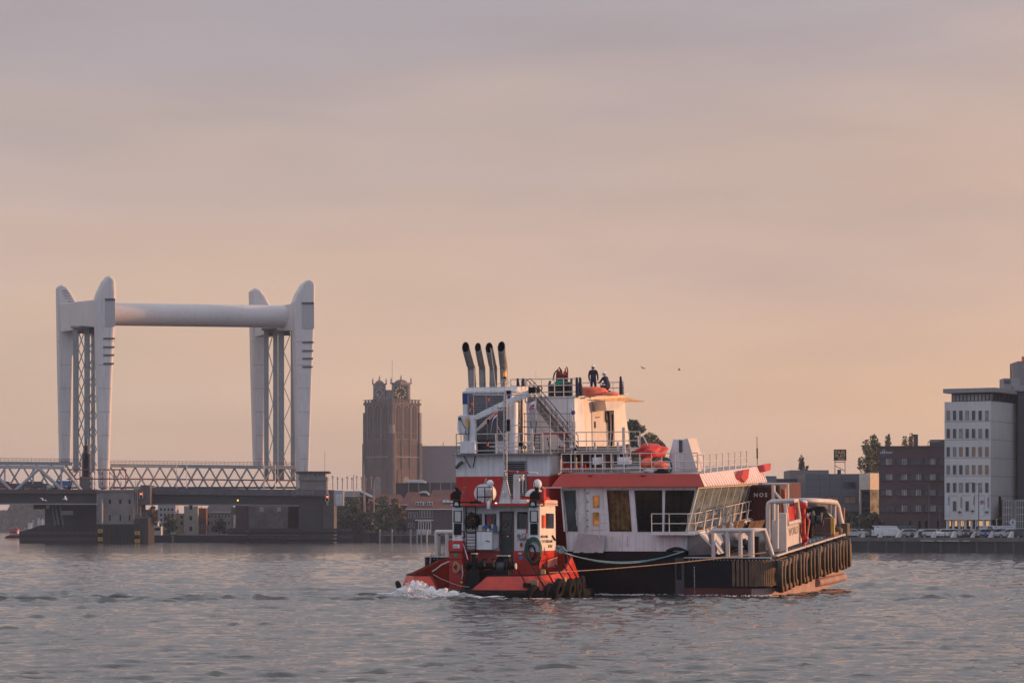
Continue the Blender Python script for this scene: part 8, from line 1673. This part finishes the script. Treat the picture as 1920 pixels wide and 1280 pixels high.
pA_ = P(1882, 709, 460); pC_ = P(1912, 723, 460); part(rp_, 'plant_box', B().box(pA_.x, pC_.x, 460, 464, zrs, pA_.z), mat('roof_slab_grey', (.27, .26, .27)))
for i in range(5): a = P(1883+i*2.6, 712, 459.8); part(rp_, 'plant_louvre', B().box(a.x, a.x+.12, 459.85, 459.98, P(0, 719, 460).z, a.z), DGREY)
part(rp_, 'leaning_mast', B().cyl(P(1897.5, 708, 460), P(1895.5, 684, 460), .12, n=5), DGREY)
a = P(1919, 668, 484); part(dt, 'orange_beacon', B().box(P(1917.5, 0, 484).x, P(1922, 0, 484).x, 484, 485, P(0, 677, 484).z, a.z), ORANGE)
gh, FG = house('low glazed hall with white mullions at the right edge below the towers', 1880, 1990, 936, 1002, 446, [], yaw=8, depth=8, wall=CONC, ground=2.1, name='glazed_hall', cat='building')
for x0, x1 in ((1881, 1897), (1905, 1925)):
    p, q = FG.at(x0, 938, y=0), FG.at(x1, 990, y=0); gp = part(gh, 'glazing', B().box(p.x, q.x, -.06, -.004, q.z, p.z), PANE)
    for k in range(6): xm = p.x+(q.x-p.x)*k/5; part(gp, 'glazing_bar', B().box(xm-.03, xm+.03, -.1, -.06, q.z, p.z), WINW)
    for k in range(5): zm = q.z+(p.z-q.z)*k/4; part(gp, 'glazing_bar', B().box(p.x, q.x, -.11, -.062, zm-.03, zm+.03), WINW)
# grey clad building group
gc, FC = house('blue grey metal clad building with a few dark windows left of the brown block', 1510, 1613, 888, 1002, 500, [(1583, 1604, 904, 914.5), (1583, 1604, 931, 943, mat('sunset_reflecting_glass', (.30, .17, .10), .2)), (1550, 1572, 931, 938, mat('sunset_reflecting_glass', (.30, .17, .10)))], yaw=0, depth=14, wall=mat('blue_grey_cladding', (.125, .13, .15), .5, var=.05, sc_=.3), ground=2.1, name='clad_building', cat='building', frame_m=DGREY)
f = lambda px, py, y=-.006: FC.at(px, py, y=y)
for y in (898, 912, 925, 940): part(gc, 'cladding_joint', B().box(f(1510, y).x, f(1613, y).x, -.02, -.004, f(1510, y).z-.04, f(1510, y).z+.02), DGREY)
for x in (1537, 1556, 1578): part(gc, 'cladding_joint', B().box(f(x, 890).x-.04, f(x, 890).x+.04, -.024, -.005, f(x, 957).z, f(x, 889).z), DGREY)
p, q = f(1510, 958), f(1613, 958); part(gc, 'dark_lower_wall', B().box(p.x-.1, q.x+.1, -.3, -.03, 2.1, p.z), mat('dark_lower_wall', (.03, .03, .035), .7))
pp, FPk = house('cream box with dark glass below between the grey building and brown block', 1611, 1631.5, 887, 917.5, 498, [], yaw=50, depth=6, wall=mat('cream_peach_cladding', (.62, .52, .44), .6), ground=P(0, 917.5, 498).z, name='cream_box', cat='building')
p, q = FPk.at(1614, 918, y=.3), FPk.at(1631.5, 1002, y=.3); part(pp, 'dark_glass_base', B().box(p.x, q.x, .3, 5.5, 2.1, FPk.at(1614, 917.6, y=0).z-.02), glass('dark_block_glass', (.02, .022, .03), .15)); part(pp, 'pale_corner_post', B().box(FPk.at(1610.6, 920, y=0).x, FPk.at(1613.4, 920, y=0).x, 0, .5, 2.1, FPk.at(1614, 917.6, y=0).z), mat('cream_peach_cladding', (.62, .52, .44)))
for i in range(6): z_ = 2.5+i*1.5; part(pp, 'glass_slat', B().box(p.x, q.x, .22, .28, z_, z_+.12), DGREY)
gb, FGB = house('pale grey sheet metal hall between cream box and brown block', 1631.8, 1650, 885, 1002, 505, [(1636, 1650, 918, 935, PANEW)], yaw=0, depth=10, wall=mat('pale_sheet_metal', (.25, .25, .27), .5), ground=2.1, name='metal_hall', cat='building', roofh=0)
for y in (893, 915, 938): p = FGB.at(1632, y, y=0); part(gb, 'dark_band', B().box(p.x, FGB.at(1650, y, y=0).x, -.05, -.006, p.z-.35, p.z), DGREY)
ub = house('higher grey roof block with vent stubs behind the clad building', 1481, 1554, 881, 1000, 530, [], yaw=0, depth=12, wall=mat('mauve_grey_render', (.20, .175, .175), .7), ground=2.1, name='roof_block', cat='building')[0]
for i in range(7): a = P(1531+i*3.4, 881, 533); part(ub, 'vent_stub', B().cyl(a+V3((0, 0, -.2)), a+V3((0, 0, .5)), .12, n=6), DGREY)
part(ub, 'antenna_cluster', B().path([P(1527, 881, 533), P(1527, 872, 533), P(1523, 871, 533)], .08, n=4), DGREY); part(ub, 'pale_roof_end', B().box(P(1552.5, 0, 529).x, P(1555, 0, 529).x, 529, 531, P(0, 890, 529).z, P(0, 881, 529).z), mat('cream_peach_cladding', (.62, .52, .44)))
bk, FK = house('brown brick flats with balcony band behind the work ship container', 1440, 1511, 897, 1002, 515, [(x, x+7.5, 905, 913.5, mat('teal_window', (.10, .15, .15), .2)) for x in (1479, 1491, 1503)], yaw=0, depth=12, wall=mat('mauve_brick', (.12, .085, .085), .85), ground=2.1, name='brick_flats', cat='flats')
p, q = FK.at(1470, 918, y=-.6), FK.at(1511, 927, y=-.6); part(bk, 'balcony_band', B().box(p.x, q.x, -.7, -.5, q.z, p.z), mat('pink_tan_panel', (.42, .22, .17), .6)); part(bk, 'balcony_rail', B().box(p.x, q.x, -.75, -.45, p.z+.003, p.z+.15), mat('cream_rail', (.6, .45, .33), .6)); p, q = FK.at(1470, 928.5, y=-.6), FK.at(1511, 933, y=-.6); part(bk, 'balcony_slab', B().box(p.x, q.x, -.72, -.01, q.z, p.z), GREY); part(bk, 'dark_cornice', B().box(FK.at(1440, 899, y=0).x, FK.at(1511, 899, y=0).x, -.15, -.005, FK.at(1440, 900, y=0).z, FK.at(1440, 897, y=0).z), DGREY)
bb_ = house('flat blue grey shed roof above the burgundy container', 1330, 1456, 892, 1000, 495, [], yaw=0, depth=10, wall=mat('blue_grey_shed', (.15, .17, .20), .6), ground=2.1, name='shed', cat='shed')[0]
pb(bb_, 1456.2, 1464.8, 892, 906, 494.8, 4, 'cream_stair_head', mat('cream_peach_cladding', (.62, .52, .44)))
b = B(); b.cyl(P(1445, 892, 497), P(1445.5, 884, 497), .16, n=6); part(bb_, 'roof_vent', b, DGREY); part(bb_, 'thin_mast', B().cyl(P(1453, 892, 500), P(1453, 848, 500), .07, n=5), GREY); part(bb_, 'parapet_wire', B().cyl(P(1440, 887.5, 500), P(1480, 888, 500), .05, n=4), GREY)
# FAIR PLAY sign on its scaffold
sg = thing('roof_sign', 'square dark FAIR PLAY sign with gold letters on a steel scaffold', 'sign', W, tuple(P(1575, 888, 503)))
a, c = P(1563.8, 842.3, 503), P(1586.8, 863, 503); part(sg, 'sign_board', B().box(a.x, c.x, 503, 503.5, c.z, a.z), mat('dark_purple_board', (.035, .018, .03), .5)); part(sg, 'sign_rim', B().path([(a.x, 502.95, a.z), (c.x, 502.95, a.z), (c.x, 502.95, c.z), (a.x, 502.95, c.z)], .05, n=4, closed=True), mat('gold_letter', (.60, .40, .16), .4))
for tx, py, sz, st_ in (('FAIR', 850.8, .88, 1.0), ('PLAY', 857.8, .80, .96), ('CASINO', 861.8, .34, 1.0)): p = P(1575.4 if tx != 'CASINO' else 1577.5, py, 502.95); lettering(sg, tx, sz, (p.x, 502.97, p.z), (1, 0, 0), (0, 0, 1), mat('gold_letter', (.60, .40, .16)), align='CENTER', stretch=st_, bold=.02)
for x0, y0, x1, y1 in ((1565.5, 863, 1565.5, 888), (1584.5, 863, 1584.5, 888), (1565, 866, 1585, 866), (1565, 872, 1585, 883), (1565.5, 870, 1565.5, 870.5)): part(sg, 'scaffold_bar', B().cyl(P(x0, y0, 503.2), P(x1, y1+.01, 503.2), .09, n=4), mat('pinkish_mast'))
pb(sg, 1571, 1577, 880, 888, 503.6, 1, 'switch_box', mat('navy_box', (.04, .05, .12), .5))
# trees of the right bank
for i, (px, yt, w_0, d, lb, kd, n__) in enumerate(((1626, 824, 22, 540, 'left narrow poplar of the tall group beside the brown block', 'olive', 1900), (1637, 815, 22, 545, 'tallest middle poplar of the group beside the brown block', 'green', 2400), (1646, 823, 16, 548, 'right slim poplar of the group touching the brown block', 'olive', 1700), (1666, 814, 20, 560, 'single poplar top rising behind the brown block roof', 'green', 1500), (1696, 813, 14, 565, 'left one of two thin poplars behind the brown block', 'olive', 900), (1708, 811, 15, 565, 'right one of two thin poplars left of the round chimney', 'brown', 1100), (1502, 855, 18, 600, 'small upright tree behind the grey roof block', 'dark', 1500))): tree(lb, px, yt, 1000, d, w_0*1.75, kd, 'poplar', n=int(n__*1.7), leaf=.26, seed=60+i, ground=2.1, name='poplar')
tree('low shrub tree right of the upright one behind the grey roof block', 1513, 872, 1000, 600, 12, 'dark', n=500, leaf=.3, seed=71, ground=2.1)
tree('pointed green tree rising behind the white side wall of the ship', 1188, 783, 1000, 520, 84, 'green', n=5200, leaf=.34, seed=81, ground=2.1); tree('lower broad tree right of the pointed one above the red tarpaulin', 1214, 806, 1000, 524, 90, 'olive', n=4600, leaf=.34, seed=82, ground=2.1); tree('rounded tree edge left of the low funnel', 1238, 822, 1000, 528, 56, 'green', n=2600, leaf=.34, seed=83, ground=2.1)
for i, (px, yt, w_0, kd, lb) in enumerate(((1590, 958, 34, 'dark', 'dark bushy tree below the grey clad building'), (1615, 962, 30, 'dark', 'dark tree behind the left parked cars'), (1638, 958, 30, 'dark', 'dark tree at the left corner of the brown block'), (1560, 965, 30, 'dark', 'dark shrubbery tree just above the ship bow'))): tree(lb, px, yt, 1004, 474+i, w_0, kd, n=1500, leaf=.25, seed=90+i, ground=2.1)
for i, (px, w_0) in enumerate(((1791, 10), (1810, 8), (1827, 9))): solo('hedge', 'clipped dark hedge block at the foot of the pale tower, %s' % ('left', 'middle', 'right')[i], 'hedge', lump(tuple(qpt(px, 17, 2.6)), (w_0/22, .8, .9), i, .1, zmin=-.6), LF['dark'], W, tuple(qpt(px, 17, 2.1)))
# lamp posts, flag poles and signs on the quay
for i, (px, yt) in enumerate(((1611.5, 942), (1742, 908), (1762, 950), (1835, 908), (1596, 968))):
    p = qpt(px, 6, 2.1); top = P(px, yt, p.y).z; b = B(); b.cyl(p, (p.x, p.y, top), .09, .05, n=6)
    if yt < 960: b.cyl((p.x, p.y, top), (p.x-.9, p.y, top+.25), .05, n=4); b.box(p.x-1.5, p.x-.85, p.y-.1, p.y+.1, top+.22, top+.34)
    if px == 1835: b.cyl((p.x, p.y, top), (p.x+.4, p.y, top+.1), .05, n=4)
    solo('lamp_post', ('slim lamp post near the ship bow in front of the dark glass', 'tall lamp post in front of the brown block', 'short lamp post at the right end of the brown block', 'tall lamp post in front of the pale tower banners', 'plain short post closest to the ship bow')[i], 'lamp post', b, mat('grey_lamp_post', (.12, .11, .12), .5), W, tuple(p))
for i, px in enumerate((1780, 1805, 1829, 1845, 1869)):
    p = qpt(px, 11, 2.1); b = B(); b.cyl(p, (p.x, p.y, P(px, 973, p.y).z), .06, n=6); b.ball((p.x, p.y, P(px, 973, p.y).z), .1, 6, 4); solo('flag_pole', 'bare white flag pole before the pale tower, %s from the left' % ords[i], 'flag pole', b, WINW, W, tuple(p))
p = qpt(1899, 9, 2.1); ss = thing('round_sign', 'pale eight sided sign on a short white stand right of the vans', 'sign', W, tuple(p)); part(ss, 'sign_disc', B().cyl((p.x, p.y, P(0, 979, p.y).z), (p.x, p.y+.15, P(0, 979, p.y).z), .55, n=8), WINW); part(ss, 'sign_stand', B().box(p.x-.4, p.x+.4, p.y-.1, p.y+.3, 2.1, P(0, 985, p.y).z), WINW); part(ss, 'blue_symbol', B().box(p.x-.12, p.x+.12, p.y-.04, p.y-.01, P(0, 982, p.y).z, P(0, 976, p.y).z), mat('logo_blue'))
# gulls
def gull(lb, px, py, d, s, m_, ang):
    p = P(px, py, d); b = B(); b.ball((0, 0, 0), (.32*s, .12*s, .12*s), 8, 6)
    for q in (-1, 1): b.slab([(.1*s, 0, .05*s), (-.15*s, 0, .05*s), (-.1*s, q*.45*s, .22*s), (.0, q*1.0*s, .12*s), (.15*s, q*.45*s, .25*s)], (0, 0, .02*s))
    b.slab([(-.3*s, -.05*s, 0), (-.3*s, .05*s, 0), (-.48*s, .1*s, 0), (-.48*s, -.1*s, 0)], (0, 0, .02*s)); me = b.mesh('gull', m_); o = bpy.data.objects.new('gull', me); C.objects.link(o); o.matrix_world = Matrix.Translation(p) @ Matrix.Rotation(ang, 4, 'Z') @ Matrix.Rotation(.4, 4, 'X'); ORG[o] = V3((0, 0, 0)); tag(o, lb, 'bird')
gull('pale gull flying low in front of the truss, left one', 81, 937, 600, 1.0, WHITE, 1.2); gull('pale gull with spread wings right of the other gull under the truss', 123, 935, 600, 1.3, WHITE, .3); gull('tiny dark bird in the sky right of the two workers', 1205, 690, 330, .45, BLK, .8); gull('tiny dark bird farther right in the open sky', 1273.5, 693, 330, .45, BLK, .2)
